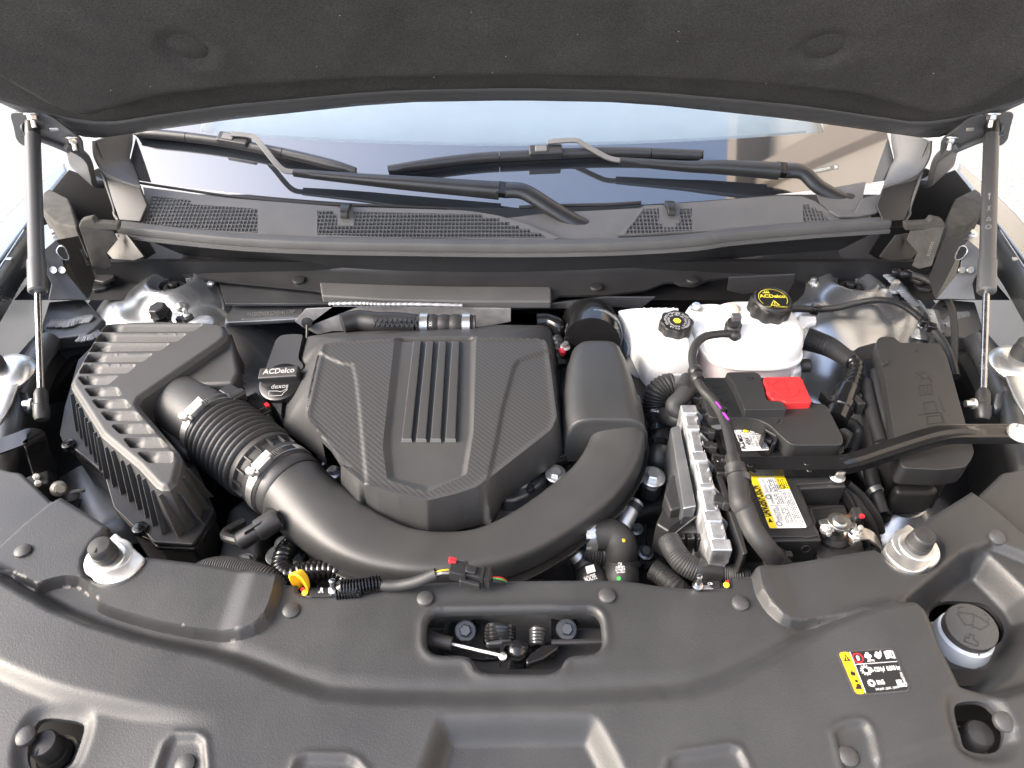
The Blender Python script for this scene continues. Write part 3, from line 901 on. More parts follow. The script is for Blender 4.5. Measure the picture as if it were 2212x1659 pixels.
for u, v in q('D', (1185, 157), (1842, 232)) + q('E', (1628, 275)) + q('F', (167, 230), (962, 122)):
    c = P(u, v, .002)
    mk('push_pin', lathe([(.0125, -.003), (.0128, .0006), (.0118, .0024), (.008, .0034), (.002, .0038)], c + Vector((0, .004, 0)), (0, -.05, 1), 24), 'cowl_dark', cp)
# end plates (dark) closing panel sides
for m_ in (lambda l: l, mir):
    e = [PY(u, v, y) for (u, v), y in zip(m_(q('A', (720, 1440), (790, 1450), (895, 1585), (830, 1610), (700, 1600), (650, 1545))), (1.285, 1.26, 1.235, 1.235, 1.25, 1.27))]
    mk('end_plate', slab(e, .005), 'black', cp, bevel=.001)
# foam pad on the front edge, with a dark filler behind it
pad = [P(*p, .006) for p in q('D', (1972, 238)) + q('E', (300, 252), (700, 262), (1340, 266), (1350, 285), (1350, 358), (800, 358), (300, 345)) + q('D', (1985, 322))]
mk('foam_pad', prism(pad, dz=.018), 'seal', None, bevel=.004, seg=3, label='flat grey foam strip lying on the closing panel edge', cat='foam strip')
strip = [P(*p, -.008) for p in q('D', (1375, 235), (1960, 295)) + q('D', (2030, 355), (1390, 375))]
mk('filler_plate', prism([P(*p, -.020) for p in q('D', (1350, 235), (1960, 295), (2212, 330)) + q('E', (900, 365), (1340, 365), (1680, 320), (1680, 385), (900, 400), (100, 370)) + q('D', (1390, 372))], dz=.006), 'galv_dark', cp, bevel=.001)

# ------------------------------------------------------------------ wipers
mat('wiper_black', (.024, .0245, .026), .32, bump=.08, bscale=900, var=.1, vscale=20, rvar=.05)
def wiper(nm_label, blade_px, conn, arm_px, base_px, joint):
    w = thing('windshield_wiper', nm_label, 'wiper', 'windshield wipers')
    path = [wsg(u, v, .018) for u, v in blade_px]
    sp = spline(path, 8); n = len(sp)
    def sec(i, f):
        k = min(1, 5*min(f, 1-f) + .55)
        return [(-.004*k, -.014), (.004*k, -.014), (.008*k, -.004), (.0125*k, -.002), (.0125*k, .002), (.006*k, .009*k), (.001, .011*k), (-.004, .010*k), (-.012*k, .001), (-.012*k, -.003), (-.007*k, -.005)]
    nup = (0, -sin(WS), cos(WS))
    # blade in three spoiler pieces with a rubber lip under it
    cuts = (0, .27, .73, 1)
    for a, b in zip(cuts, cuts[1:]):
        i0, i1 = int(a*(n-1)), int(b*(n-1)) + (0 if b == 1 else -0)
        seg = sp[i0:i1+1]
        seg = [p for p in seg]
        if a > 0: seg[0] = seg[0].lerp(seg[1], .12)
        g = sweep(seg, lambda i, f, i0=i0, L=len(seg): sec(i, (i0 + f*(L-1))/(n-1))[2:], up=nup)
        mk('blade_spoiler', g, 'wiper_black', w, smooth=45)
    mk('rubber_lip', sweep([p - Vector(nup)*.011 for p in sp], lambda i, f: [(-.002, -.006), (.002, -.006), (.004, .006), (-.004, .006)], up=nup), 'rubber', w)
    # connector block
    c = wsg(*conn, .030); dirv = (sp[n//2 + 3] - sp[n//2 - 3]).normalized(); sv = dirv.cross(Vector(nup)).normalized()
    mk('blade_connector', obox(c - Vector(nup)*.006, dirv*.036, sv*.013, Vector(nup)*.011), 'black', w, bevel=.004, seg=3)
    mk('connector_clip', obox(c + Vector(nup)*.004 - dirv*.010, dirv*.013, sv*.008, Vector(nup)*.004), 'cowl', w, bevel=.002)
    ap = [wsg(u, v, o) for u, v, o in arm_px]
    # hook rod (flat bar)
    k = joint
    mk('arm_rod', sweep(spline(ap[:k+1], 8), lambda i, f: [(-.006, -.002), (.006, -.002), (.006, .002), (-.006, .002)], up=nup), 'cowl', w, bevel=.0008)
    def sec2(i, f): a = .0075 + .0105*f; h = .006 + .006*f; return [(-a, -h), (-a*.95, h*.3), (-a*.5, h), (a*.5, h), (a*.95, h*.3), (a, -h)]
    mk('arm_channel', sweep(spline(ap[k:], 8), sec2, up=nup), 'wiper_black', w, smooth=50)
    bp = [wsg(u, v, o) for u, v, o in base_px]
    def sec3(i, f): a = .018 - .001*f; h = .013 - .003*f; return [(a*cos(t), h*sin(t)) for t in np.linspace(0, 2*pi, 14, endpoint=False)]
    mk('arm_head', sweep(spline(bp, 8), sec3, up=nup), 'wiper_black', w, smooth=60)
    e = bp[-1]; mk('pivot_cap', lathe([(.017, -.02), (.018, .004), (.014, .010), (.004, .012)], e, nup, 20), 'black', w)
    j = ap[-1].lerp(bp[0], .5)
    mk('hinge_pin', obox(j, (bp[0] - ap[-1]).normalized()*.012, sv*.015, Vector(nup)*.009), 'gloss', w, bevel=.002)
    return w
wiper('black wiper with a short blade, its arm resting over the long grille',
      q('A', (855, 850), (1110, 872), (1370, 905), (1600, 945), (1870, 1000), (2205, 1085)), q('A', (1470, 915))[0],
      [(*q('A', (1470, 905))[0], .040), (*q('A', (1590, 918))[0], .040), (*q('A', (1640, 960))[0], .040), (*q('A', (1760, 1100))[0], .034), (*q('A', (1840, 1125))[0], .034), (*q('A', (2212, 1160))[0], .034), (*q('B', (500, 1195))[0], .038), (*q('B', (1030, 1245))[0], .042)],
      [(*q('B', (1070, 1250))[0], .042), (*q('B', (1180, 1265))[0], .044), (*q('B', (1330, 1340))[0], .036), (*q('B', (1480, 1410))[0], .026), (*q('B', (1600, 1445))[0], .020)], 4)
wiper('black wiper with a long blade, its arm ending beside the short grille',
      q('B', (348, 1075), (850, 1010), (1180, 990), (1500, 975), (1780, 970), (2212, 985)) + q('C', (205, 990)), q('B', (1310, 985))[0],
      [(*q('B', (1320, 955))[0], .040), (*q('B', (1480, 948))[0], .042), (*q('B', (1540, 970))[0], .040), (*q('B', (1680, 1040))[0], .036), (*q('B', (1760, 1055))[0], .034), (*q('B', (2150, 1085))[0], .034), (*q('C', (300, 1095))[0], .038), (*q('C', (660, 1125))[0], .042)],
      [(*q('C', (700, 1130))[0], .042), (*q('C', (800, 1145))[0], .044), (*q('C', (900, 1215))[0], .036), (*q('C', (1020, 1265))[0], .028), (*q('C', (1095, 1285))[0], .024)], 4)

# ================================================================== front radiator cover
def pbase(x, y):
    """main level of the cover: falls away gently towards the nose"""
    return .028 - .10*np.clip(.52 - y, 0, 1)**1.5
PB = lambda u, v, dz=0.0: PS(u, v, lambda x, y: float(pbase(x, y)) + dz, .3, 3)
GX = lambda tile, *p: xy([PB(u, v) for u, v in q(tile, *p)])
back_edge = (q('G', (-420, 700), (-200, 480), (0, 345), (180, 180), (330, 60), (395, 25), (560, 125), (690, 208), (600, 300), (545, 400), (540, 460), (560, 515), (610, 550), (670, 566), (735, 555), (790, 525), (835, 480), (855, 450), (920, 392), (1300, 440), (1735, 518), (1752, 538), (1838, 545), (1848, 588), (1900, 606), (2110, 604)) +
             q('H', (40, 598), (200, 585), (350, 560), (500, 538), (650, 525), (1000, 517), (1400, 513), (1750, 513), (1850, 522), (2000, 545), (2150, 560)) +
             q('I', (30, 556), (150, 564), (300, 564), (395, 555), (402, 520), (420, 495), (520, 487), (540, 465), (900, 405), (1275, 342), (1320, 375), (1375, 432), (1440, 475), (1520, 492), (1590, 482), (1650, 440), (1682, 380), (1670, 320), (1630, 265), (1560, 200), (1600, 150), (1740, 70), (1870, -12), (1960, 50), (2100, 170), (2212, 270), (2500, 560), (2640, 700)))
front_edge = [(2420, 1800), (1700, 1900), (1106, 1920), (500, 1900), (-210, 1800)]
P_out = xy([PB(u, v) for u, v in back_edge + front_edge])
latch_hole = round_poly([PB(u, v) for u, v in q('H', (583, 712), (1648, 698), (1672, 962), (1440, 976), (1396, 1086), (895, 1086), (852, 976), (578, 972))], [.018, .018, .018, .012, .020, .020, .012, .018], 6)
wash_hole = spline([PB(u, v, -.045) for u, v in q('I', (1615, 720), (1680, 665), (1780, 655), (1960, 680), (2060, 800), (2050, 900), (1960, 960), (1905, 1065), (1860, 1070), (1740, 1030), (1690, 960), (1640, 880), (1610, 790))], 4, True)
stopL = round_poly([PB(u, v, -.006) for u, v in q('G', (270, 1450), (330, 1405), (560, 1430), (572, 1480), (520, 1640), (480, 1720), (260, 1760), (215, 1640))], .015, 4)
stopR = round_poly([PB(u, v, -.006) for u, v in mir(q('G', (270, 1450), (330, 1405), (560, 1430), (572, 1480), (520, 1640), (480, 1720), (260, 1760), (215, 1640)))], .015, 4)
stopR = round_poly([PB(u, v, -.006) for u, v in q('I', (1700, 1370), (1740, 1335), (1880, 1330), (1960, 1400), (2020, 1540), (2000, 1610), (1930, 1645), (1790, 1620), (1740, 1540))], .012, 4)

ridge = GX('G', (-500, 120), (-200, 420), (60, 545), (130, 600), (400, 755), (650, 850), (900, 925), (1150, 975), (1350, 1015), (1560, 1085), (1800, 1180), (2000, 1245)) + GX('H', (150, 1262), (400, 1272), (750, 1278), (1400, 1275), (2000, 1240)) + GX('I', (0, 1245), (180, 1222), (360, 1165), (600, 1050), (780, 950), (960, 850), (1180, 755), (1360, 715), (1490, 705), (1560, 760), (1640, 980), (1760, 1230), (2000, 1290), (2300, 1200), (2700, 1100))
hump = ridge + xy([PB(2600, 1900), PB(1106, 2000), PB(-400, 1900)])
padL = GX('G', (-300, 480), (100, 500), (250, 575), (330, 545), (420, 525), (500, 530), (560, 570), (590, 630), (620, 680), (680, 710), (800, 750), (1000, 805), (1200, 845), (1400, 870), (1500, 872), (1590, 845), (1660, 780), (1700, 690), (1725, 600), (1745, 500)) + GX('G', (1700, 300), (400, -200), (-300, 200))
padR = GX('I', (530, 400), (545, 520), (565, 610), (620, 700), (700, 775), (760, 798), (830, 798), (1000, 778), (1190, 745), (1235, 760), (1260, 770), (1500, 640), (1800, 380), (2000, 300), (2300, 420), (2700, 700), (2700, 200), (1900, -200), (1200, 200))
washrec = GX('I', (1515, 665), (1540, 640), (1860, 375), (1920, 350), (1985, 362), (2070, 440), (2212, 580), (2290, 700), (2230, 850), (2080, 1060), (1920, 1165), (1850, 1180), (1790, 1150), (1720, 1020), (1650, 850), (1540, 720))
creaseL = xy(spline([Vector((*c, 0)) for c in GX('G', (-500, 850), (-200, 990), (0, 1085), (150, 1160), (400, 1260), (650, 1320), (900, 1365), (1200, 1395), (1440, 1405))], 6))
midrec = GX('H', (560, 1680), (655, 1400), (700, 1380), (1560, 1374), (1610, 1385), (1650, 1430), (1790, 1700)) + GX('H', (1900, 2100), (400, 2100))
midrec_r = [np.array(p[:2]) for p in round_poly([Vector((*p, 0)) for p in midrec], .02, 5)]
tabs = [GX('G', (1015, 1700), (1060, 1560), (1110, 1510), (1250, 1512), (1295, 1545), (1310, 1700), (1310, 2000), (960, 2000)),
        GX('I', (1050, 1700), (1000, 1500), (1020, 1470), (1060, 1450), (1150, 1435), (1200, 1455), (1230, 1520), (1270, 1700), (1290, 2000), (1060, 2000)),
        GX('G', (1820, 1720), (1850, 1640), (1900, 1615), (2150, 1615), (2212, 1640), (2280, 1720), (2300, 2000), (1800, 2000)),
        GX('I', (-10, 1720), (15, 1630), (60, 1600), (380, 1560), (440, 1580), (490, 1680), (540, 2000), (-40, 2000))]
lowR = GX('I', (1260, 1700), (1740, 1560), (2300, 1500), (2600, 1600), (2600, 2100), (1200, 2100))
folds = [GX('H', (250, 560), (250, 900), (215, 1260)), GX('H', (2020, 540), (2010, 900), (2080, 1230))]
ol_arr = np.array(P_out)
wash_xy = np.array(xy(wash_hole))
def panel_z(p):
    z = pbase(p[:, 0], p[:, 1])
    x, y = p[:, 0], p[:, 1]
    hs = sdf(hump, p)
    amp = .010 + .022*sstep(.12, .50, np.abs(x))
    z = z + amp*sstep(-.016, .008, hs)
    z = z + (.014*sstep(-.0035, .0035, sdf(padL, p)) + .013*sstep(-.0035, .0035, sdf(padR, p)))*(1 - sstep(-.016, .008, hs))
    z = z + .006*(1 - sstep(.0, .03, np.abs(x) - .30))*(1 - sstep(-.03, .01, hs))                      # centre section stands a little proud
    # crease on the left hump: a step down that fades out
    dl = dist_line(creaseL, p); below = y < np.interp(x, [c[0] for c in creaseL], [c[1] for c in creaseL])
    fade = sstep(creaseL[-1][0], creaseL[-1][0] - .12, x)
    sgn_ = np.where(below, dl, -dl); z = z - .009*fade*sstep(-.008, .010, sgn_)
    z = z - .036*sstep(-.010, .012, sdf(washrec, p))
    z = z - .021*sstep(-.005, .020, sdf(midrec_r, p))
    for t in tabs: z = z - .004*sstep(-.003, .004, sdf(t, p)) + .0022*np.exp(-(sdf(t, p)/.004)**2)
    z = z - .006*sstep(-.006, .006, sdf(lowR, p))
    lh = np.array(xy(latch_hole)); d = dist_line(lh, p, True)
    z = z + .0016*np.exp(-((d - .005)/.005)**2) - .004*(1 - sstep(0, .004, d))
    for h in (np.array(xy(stopL)), np.array(xy(stopR))):
        d = dist_line(h, p, True); z = z - .007*(1 - sstep(0, .014, d))
    d = dist_line(ol_arr, p, True); z = z - .003*(1 - sstep(0, .004, d))
    return z
cover = thing('radiator_cover', 'wide moulded grey plastic cover over the radiator with push pins and latch opening', 'radiator cover')
pL_, pR_ = padL[:-3], padR[:10]
guides = offsets(pL_, (-.0036, -.0012, .0012, .0036)) + offsets(pR_, (-.0036, -.0012, .0012, .0036)) + offsets(ridge, (-.016, -.010, -.004, .002, .008))
pg = sheet(P_out, [xy(latch_hole), xy(wash_hole), xy(stopL), xy(stopR)], .0030, panel_z, flange=.022, hole_flange=.007, extra=guides)
mk('cover_shell', pg, 'panel', cover, smooth=50)
def onpanel(u, v):
    return PS(u, v, lambda x, y: float(panel_z(np.array([[x, y]]))[0]), .3, 2)
def pnorm(p, e=.006):
    f = lambda a, b: float(panel_z(np.array([[a, b]]))[0])
    return Vector((-(f(p.x+e, p.y) - f(p.x-e, p.y))/(2*e), -(f(p.x, p.y+e) - f(p.x, p.y-e))/(2*e), 1)).normalized()
for (u, v), r in [(p, .0100) for p in q('G', (145, 322), (1797, 690)) + q('H', (571, 617), (1692, 600)) + q('I', (460, 645), (2042, 238))] + [(p, .0100) for p in q('G', (158, 1465), (1145, 1640)) + q('I', (1122, 1590), (2085, 1375))]:
    c = onpanel(u, v); n = pnorm(c, .02)
    mk('push_pin', lathe([(r*.96, -.002), (r, .0012), (r*.96, .0030), (r*.72, .0046), (r*.3, .0055), (.001, .0057)], c, n, 28), 'cover', cover)
# refrigerant label on the cover
lab = bpy.data.objects.new('warning_label', None); COL.objects.link(lab); lab.parent = cover; SUB.append(lab)
lab['label'] = 'black and yellow refrigerant label with white pictograms'
# plane frame of the label from its corners
c00, c10, c11, c01 = [onpanel(*p) for p in q('I', (1165, 1218), (1515, 1190), (1405, 918), (1045, 938))]
def LB(s, t, lift=.0010):          # s across (0 left..1 right), t up
    p = c00.lerp(c10, s).lerp(c01.lerp(c11, s), t); return p + LNRM*lift
LNRM = (c10 - c00).cross(c01 - c00).normalized()
def lpoly(pts, lift, mname, nm='print', rnd=0):
    P_ = [LB(a, b, lift) for a, b in pts]
    if rnd: P_ = round_poly(P_, rnd, 4)
    return mk(nm, (P_, [tuple(range(len(P_)))]), mname, lab, smooth=0)
mk('label_film', slab(round_poly([LB(a, b, .0006) for a, b in ((0, 0), (1, 0), (1, 1), (0, 1))], .006, 4), .0008), 'cover', lab, smooth=0)
lpoly([(.035, .03), (.975, .04), (.965, .955), (.04, .95)], .0013, 'print_black', 'label_field', .005)
lpoly([(.035, .03), (.20, .03), (.225, .95), (.04, .95)], .0017, 'label_orange', 'label_stripe', .004)
lpoly([(.20, .035), (.212, .035), (.237, .95), (.225, .95)], .0018, 'print_white')
lpoly([(.24, .655), (.96, .665), (.96, .675), (.24, .667)], .0018, 'print_white')
def lcirc(s, t, r, r2, mname, lift=.0019, n=20, asp=1.0):
    ex, ey = (c10 - c00).normalized(), (c01 - c00); ey = (ey - ex*ey.dot(ex)).normalized()
    c = LB(s, t, lift)
    V = [c + (ex*cos(2*pi*k/n) + ey*sin(2*pi*k/n))*rr for k in range(n) for rr in (r2, r)]
    return mk('print', (V, [(2*k, 2*k+1, (2*k+3) % (2*n), (2*k+2) % (2*n)) for k in range(n)]), mname, lab, smooth=0)
lupd = (c01 - c00)
# stripe icons
lpoly([(.065, .74), (.19, .74), (.135, .90)], .0020, 'print_black'); lpoly([(.118, .765), (.134, .765), (.136, .85), (.126, .85)], .0022, 'label_orange')
lpoly([(.095, .42), (.155, .41), (.175, .47), (.155, .52), (.145, .48), (.125, .57), (.11, .50), (.095, .52), (.085, .46)], .0020, 'print_black')
lpoly([(.07, .13), (.17, .12), (.18, .20), (.16, .245), (.11, .245), (.09, .18), (.06, .17)], .0020, 'print_black'); lcirc(.135, .30, .0017, .0001, 'print_black', .0020)
# white icons row
lcirc(.325, .80, .0056, .0044, 'red_small'); lpoly([(.30, .75), (.345, .75), (.35, .85), (.335, .83), (.325, .87), (.315, .83), (.303, .84)], .0019, 'print_white')
for s0 in (.505, .675):
    for a, b in ((0, .05), (.03, -.0), (-.03, .0), (0, -.04)): lcirc(s0 + a, .83 + b, .0018, .0001, 'print_white')
text_on('AUTO', LB(.46, .70), LB(.59, .705), lupd, 'print_white', lab, lift=.0010, bold=.02)
lpoly([(.69, .86), (.75, .86), (.75, .94), (.72, .90)], .0019, 'print_white')
lpoly([(.80, .74), (.87, .76), (.87, .93), (.80, .91)], .0019, 'print_white'); lpoly([(.885, .76), (.955, .74), (.955, .91), (.885, .93)], .0019, 'print_white'); lpoly([(.905, .78), (.935, .775), (.935, .88), (.905, .885)], .0021, 'print_black')
# snowflake rings
for s0, t0, r in ((.37, .52, .0040), (.375, .235, .0028)):
    lcirc(s0, t0, r, r*.70, 'print_white')
    for k in range(12):
        a = 2*pi*k/12; ex, ey = (c10 - c00).normalized(), lupd; ey = (ey - ex*ey.dot(ex)).normalized()
        cc = LB(s0, t0, .0019); d = ex*cos(a) + ey*sin(a); sdv = (ey*cos(a) - ex*sin(a))*.0004
        mk('print', ([cc + d*r*.95 - sdv, cc + d*r*1.42 - sdv, cc + d*r*1.42 + sdv, cc + d*r*.95 + sdv], [(0, 1, 2, 3)]), 'print_white', lab, smooth=0)
lpoly([(.31, .19), (.36, .19), (.35, .25)], .0019, 'print_white')
text_on('R-1234yf  0.890 kg', LB(.455, .475), LB(.965, .485), lupd, 'print_white', lab, lift=.0010, bold=.02, height=.0046)
text_on('PAG', LB(.475, .19), LB(.60, .195), lupd, 'print_white', lab, lift=.0010, bold=.03, height=.0046)
text_on('SAE J639 , J2842 , J2845', LB(.40, .075), LB(.80, .085), lupd, 'print_white', lab, lift=.0010, height=.0022)
text_on('26403704', LB(.968, .14), LB(.965, .42), c00 - c10, 'print_white', lab, lift=.0010, height=.0026)
lpoly([(.81, .11), (.90, .11), (.895, .26), (.805, .26)], .0019, 'print_white'); lpoly([(.915, .11), (.96, .11), (.958, .19), (.913, .19)], .0019, 'print_white'); lpoly([(.925, .12), (.95, .12), (.948, .175), (.923, .175)], .0021, 'print_black')

# ------------------------------------------------------------------ windshield washer filler
wf = thing('washer_filler', 'black washer fluid cap with wiper symbol on a pale filler neck', 'filler cap')
cc = P(*q('I', (1885, 790))[0], .020); an = Vector((-.10, -.16, .98)).normalized()
mk('cap', lathe([(.025, -.014), (.0275, -.012), (.028, .0), (.027, .003), (.023, .0042), (.002, .0042)], cc, an, 44), 'cover', wf)
exw = (P(*q('I', (1970, 780))[0], .02) - P(*q('I', (1800, 720))[0], .02)).normalized(); eyw = an.cross(exw).normalized()
tab = [cc + exw*a + eyw*b - an*.016 for a, b in ((-.014, -.036), (.014, -.036), (.016, -.050), (-.016, -.050))]
tab = PT('I', [(1845, 860), (1960, 905), (1945, 970), (1840, 925)], .008)
mk('cap_tab', prism(tab, dz=.006), 'black', wf, bevel=.002)
nk = [P(*q('I', (1885, 800))[0], .0) + Vector((0, 0, 0)), P(*q('I', (1850, 860))[0], -.03), P(*q('I', (1800, 880))[0], -.10)]
mk('filler_neck', lathe([(.026, -.012), (.0300, -.014), (.0315, -.024), (.034, -.045), (.034, -.11)], cc, (0, 0, 1), 40), 'washer_neck', wf)
skirt = PT('I', [(1620, 750), (1700, 740), (1720, 900), (1760, 960), (1980, 930), (1900, 1065), (1860, 1068), (1740, 1028), (1690, 960), (1640, 870)], -.030)
mk('neck_flange', prism(skirt, dz=.05), 'washer_neck', wf, bevel=.004)
# symbol: windscreen outline, spray dashes
def capline(pts, w=.0012, nm='symbol'):
    g = [beam(cc + exw*a[0]*.8 + eyw*a[1]*.8 + an*.0044, cc + exw*b[0]*.8 + eyw*b[1]*.8 + an*.0044, w, .001, an) for a, b in zip(pts, pts[1:])]
    mk(nm, join(*g), 'emboss', wf, smooth=0)
arc = lambda r, a0, a1, cy, n=8: [(r*sin(a0 + (a1-a0)*k/n), cy + r*cos(a0 + (a1-a0)*k/n)) for k in range(n+1)]
ws_ = arc(.036, -.62, .62, -.018); wi_ = arc(.018, -.55, .55, -.018)
capline(ws_ + wi_[::-1] + [ws_[0]])
for k in range(5): capline([(0, -.004 + k*.0055), (0, -.001 + k*.0055)])
for s in (-1, 1):
    for k in range(3): a0 = .1 + .28*k; capline([(s*.010 + s*.010*sin(a0*3), .018 + .007*cos(a0*3)), (s*.010 + s*.010*sin(a0*3+.5), .018 + .007*cos(a0*3+.5))])
capline([(-.008, -.028), (.008, -.028), (.008, -.021), (.003, -.021), (.003, -.014), (-.003, -.014), (-.003, -.021), (-.008, -.021), (-.008, -.028)])

# ------------------------------------------------------------------ rubber bump stops on zinc brackets (behind the cover) and in its pockets
def bump_stop(name_label, base, axis, r, h, mat_bracket, bracket_pts=None, bz=.02, ring_r=None, group='hood bump stops', parent_bracket=True):
    t = thing('bump_stop', name_label, 'bump stop', group)
    if bracket_pts:
        bp = round_poly(bracket_pts, [.003, .008, .03, .05, .045, .03], 6) if len(bracket_pts) == 6 else round_poly(bracket_pts, .012, 5)
        mk('bracket_plate', prism(bp, dz=.026), mat_bracket, t, bevel=.005, seg=4)
        mk('bracket_ring', lathe([(r*2.0, -.001), (r*1.9, .0012), (r*1.5, .0018), (r*1.42, .003), (r*1.1, .003)], base, axis, 40), mat_bracket, t)
    if ring_r:
        mk('socket_ring', lathe([(ring_r, -.03), (ring_r, .0), (ring_r*.95, .004), (ring_r*.78, .002), (ring_r*.72, -.02)], base, axis, 36), mat_bracket, t)
    mk('rubber_stop', lathe([(r*.98, -.01), (r*.98, h*.15), (r*1.06, h*.2), (r*1.06, h*.38), (r*.98, h*.42), (r*1.0, h*.55), (r*1.0, h*.62), (r*.96, h*.66), (r*.96, h*.92), (r*.84, h), (r*.3, h*1.05), (.0008, h*1.06)], base, axis, 32), 'rubber', t)
    mk('mould_seam', beam(Vector(base) + Vector(axis).normalized()*(h*1.02) + Vector((0, r*.8, 0)), Vector(base) + Vector(axis).normalized()*(h*1.02) - Vector((0, r*.8, 0)), .0008, .0012), 'rubber', t, smooth=0)
    return t
blk = lambda pts, z: [P(u, v, z) for u, v in pts]
bl = q('G', (712, 205), (903, 368), (800, 490), (640, 535), (535, 470), (575, 330))
br = q('I', (1498, 150), (1625, 250), (1672, 380), (1560, 462), (1440, 425), (1322, 290))
zB = .046
bump_stop('black rubber bump stop on a shiny zinc bracket in front of the air filter box', P(*q('G', (668, 360))[0], zB), (.0, -.10, 1), .0140, .028, 'zinc', blk(bl, zB))
bump_stop('black rubber bump stop on a shiny zinc bracket beside the battery terminal', P(*q('I', (1545, 295))[0], zB), (.0, -.10, 1), .0140, .028, 'zinc', blk(br, zB))
bump_stop('black rubber bump stop in a pocket of the cover, on the plain side', P(*q('G', (365, 1590))[0], -.010), (-.02, -.05, 1), .0145, .038, 'zinc', ring_r=.021, group='pocketed bump stops')
bump_stop('black rubber bump stop in a pocket of the cover, below the washer cap', P(*q('I', (1845, 1530))[0], -.010), (.0, -.05, 1), .0145, .038, 'zinc', ring_r=.021, group='pocketed bump stops')
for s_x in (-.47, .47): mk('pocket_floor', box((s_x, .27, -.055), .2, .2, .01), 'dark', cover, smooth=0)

# ------------------------------------------------------------------ hood latch
la = thing('hood_latch', 'black steel hood latch with springs and cable inside the cover opening', 'hood latch')
LH = lambda zx, zy, z: P(*q('H', (zx, zy))[0], z)
zl = -.03
bar_top = [LH(560, 690, -.005), LH(1690, 680, -.005), LH(1690, 800, -.05), LH(560, 810, -.05)]
# bright radiator support rail behind the latch: rounded beam
a_, b_ = LH(480, 742, -.020), LH(1780, 728, -.020)
mk('support_rail', sweep([a_, a_.lerp(b_, .33), a_.lerp(b_, .66), b_], lambda i, f: [(-.03, .0), (-.026, .008), (-.016, .010), (-.008, .006), (-.002, -.006), (.003, -.028), (.006, -.06), (-.03, -.06)][::-1]), 'zinc', la, smooth=60)
zl0 = .028
LH_ = LH
LH = lambda zx, zy, z: LH_(zx, zy, z + zl0)
plate = [LH(*p, -.040) for p in ((725, 755), (850, 750), (865, 738), (925, 742), (932, 895), (1050, 900), (1060, 980), (920, 990), (700, 960), (660, 890))]
mk('latch_plate', prism(plate, dz=.003), 'gloss', la, bevel=.0008)
plate2 = [LH(*p, -.040) for p in ((1345, 735), (1410, 745), (1500, 738), (1525, 760), (1520, 790), (1410, 890), (1360, 980), (1200, 990), (1200, 885), (1340, 880))]
mk('latch_plate', prism(plate2, dz=.003), 'gloss', la, bevel=.0008)
backp = [LH(*p, -.075) for p in ((700, 900), (1500, 880), (1450, 1090), (860, 1090))]
mk('striker_plate', prism(backp, dz=.003), 'gloss', la, bevel=.001)
for x, y in ((820, 795), (1442, 785)):
    c = LH(x, y + 20, -.038); mk('bolt', hexbolt(c, (0, -.45, .9), .0075, .009, 1.7, .003), 'galv_dark', la)
def coil(a, b, r, wire, turns, n=10):
    a, b = Vector(a), Vector(b); ax = (b - a); L = ax.length; ax.normalize(); x = ax.orthogonal().normalized(); y = ax.cross(x)
    pts = [a + ax*L*t/(turns*n) + (x*cos(2*pi*t/n) + y*sin(2*pi*t/n))*r for t in range(int(turns*n) + 1)]
    return tube(pts, wire, 8, raw=True)
mk('spring', coil(LH(960, 850, -.03), LH(1108, 850, -.03) + Vector((0, 0, .0)), .0135, .0030, 0.01*100), 'gloss', la) if False else None
mk('spring', join(*[tube([LH(955, 800 + 22*k, -.022 - .003*k) + Vector((0, .0, 0)), LH(975, 785 + 22*k, -.014 - .003*k), LH(1030, 780 + 22*k, -.010 - .003*k), LH(1095, 790 + 22*k, -.014 - .003*k), LH(1110, 812 + 22*k, -.024 - .003*k)], .0042, 8) for k in range(4)]), 'gloss', la)
mk('spring', join(*[tube([LH(1228, 812 + 20*k, -.026 - .003*k), LH(1240, 802 + 20*k, -.018 - .003*k), LH(1262, 798 + 20*k, -.016 - .003*k), LH(1290, 804 + 20*k, -.020 - .003*k), LH(1298, 816 + 20*k, -.028 - .003*k)], .0034, 8) for k in range(5)]), 'galv_dark', la)
mk('spring', join(*[tube([LH(1095, 1000 + 19*k, -.046 - .002*k), LH(1110, 988 + 19*k, -.038 - .002*k), LH(1140, 983 + 19*k, -.036 - .002*k), LH(1172, 990 + 19*k, -.038 - .002*k), LH(1186, 1004 + 19*k, -.048 - .002*k)], .0036, 8) for k in range(5)]), 'gloss', la)
mk('latch_lever', prism([LH(*p, -.020) for p in ((940, 880), (1090, 850), (1105, 868), (1100, 885), (960, 898))], dz=.010), 'galv_dark', la, bevel=.002)
mk('latch_hook', prism([LH(*p, -.016) for p in ((1042, 878), (1100, 872), (1170, 890), (1195, 925), (1160, 905), (1100, 895), (1060, 905), (1040, 990), (1030, 1015), (1028, 960))], dz=.012), 'gloss', la, bevel=.002)
mk('latch_pawl', prism([LH(*p, -.020) for p in ((1190, 985), (1215, 955), (1290, 900), (1350, 892), (1400, 900), (1390, 925), (1300, 985), (1225, 1012), (1195, 1020))], dz=.010), 'gloss', la, bevel=.003)
mk('pivot', lathe([(.012, -.02), (.012, .0), (.009, .004), (.004, .006)], LH(1140, 930, -.022), (0, -.2, 1), 20), 'gloss', la)
mk('release_cable', tube([LH(735, 893, -.022), LH(880, 928, -.021), LH(1040, 965, -.020)], .0016, 8), 'label_white', la)
mk('cable_end', tube([LH(590, 862, -.024), LH(640, 875, -.022), LH(735, 892, -.022)], lambda f: .0095 - .002*f, 16), 'rubber', la)
mk('cable_barrel', lathe([(.0035, 0), (.0045, .002), (.0045, .007), (.003, .008)], LH(1050, 978, -.020), (0, -.3, 1), 16), 'zinc', la)
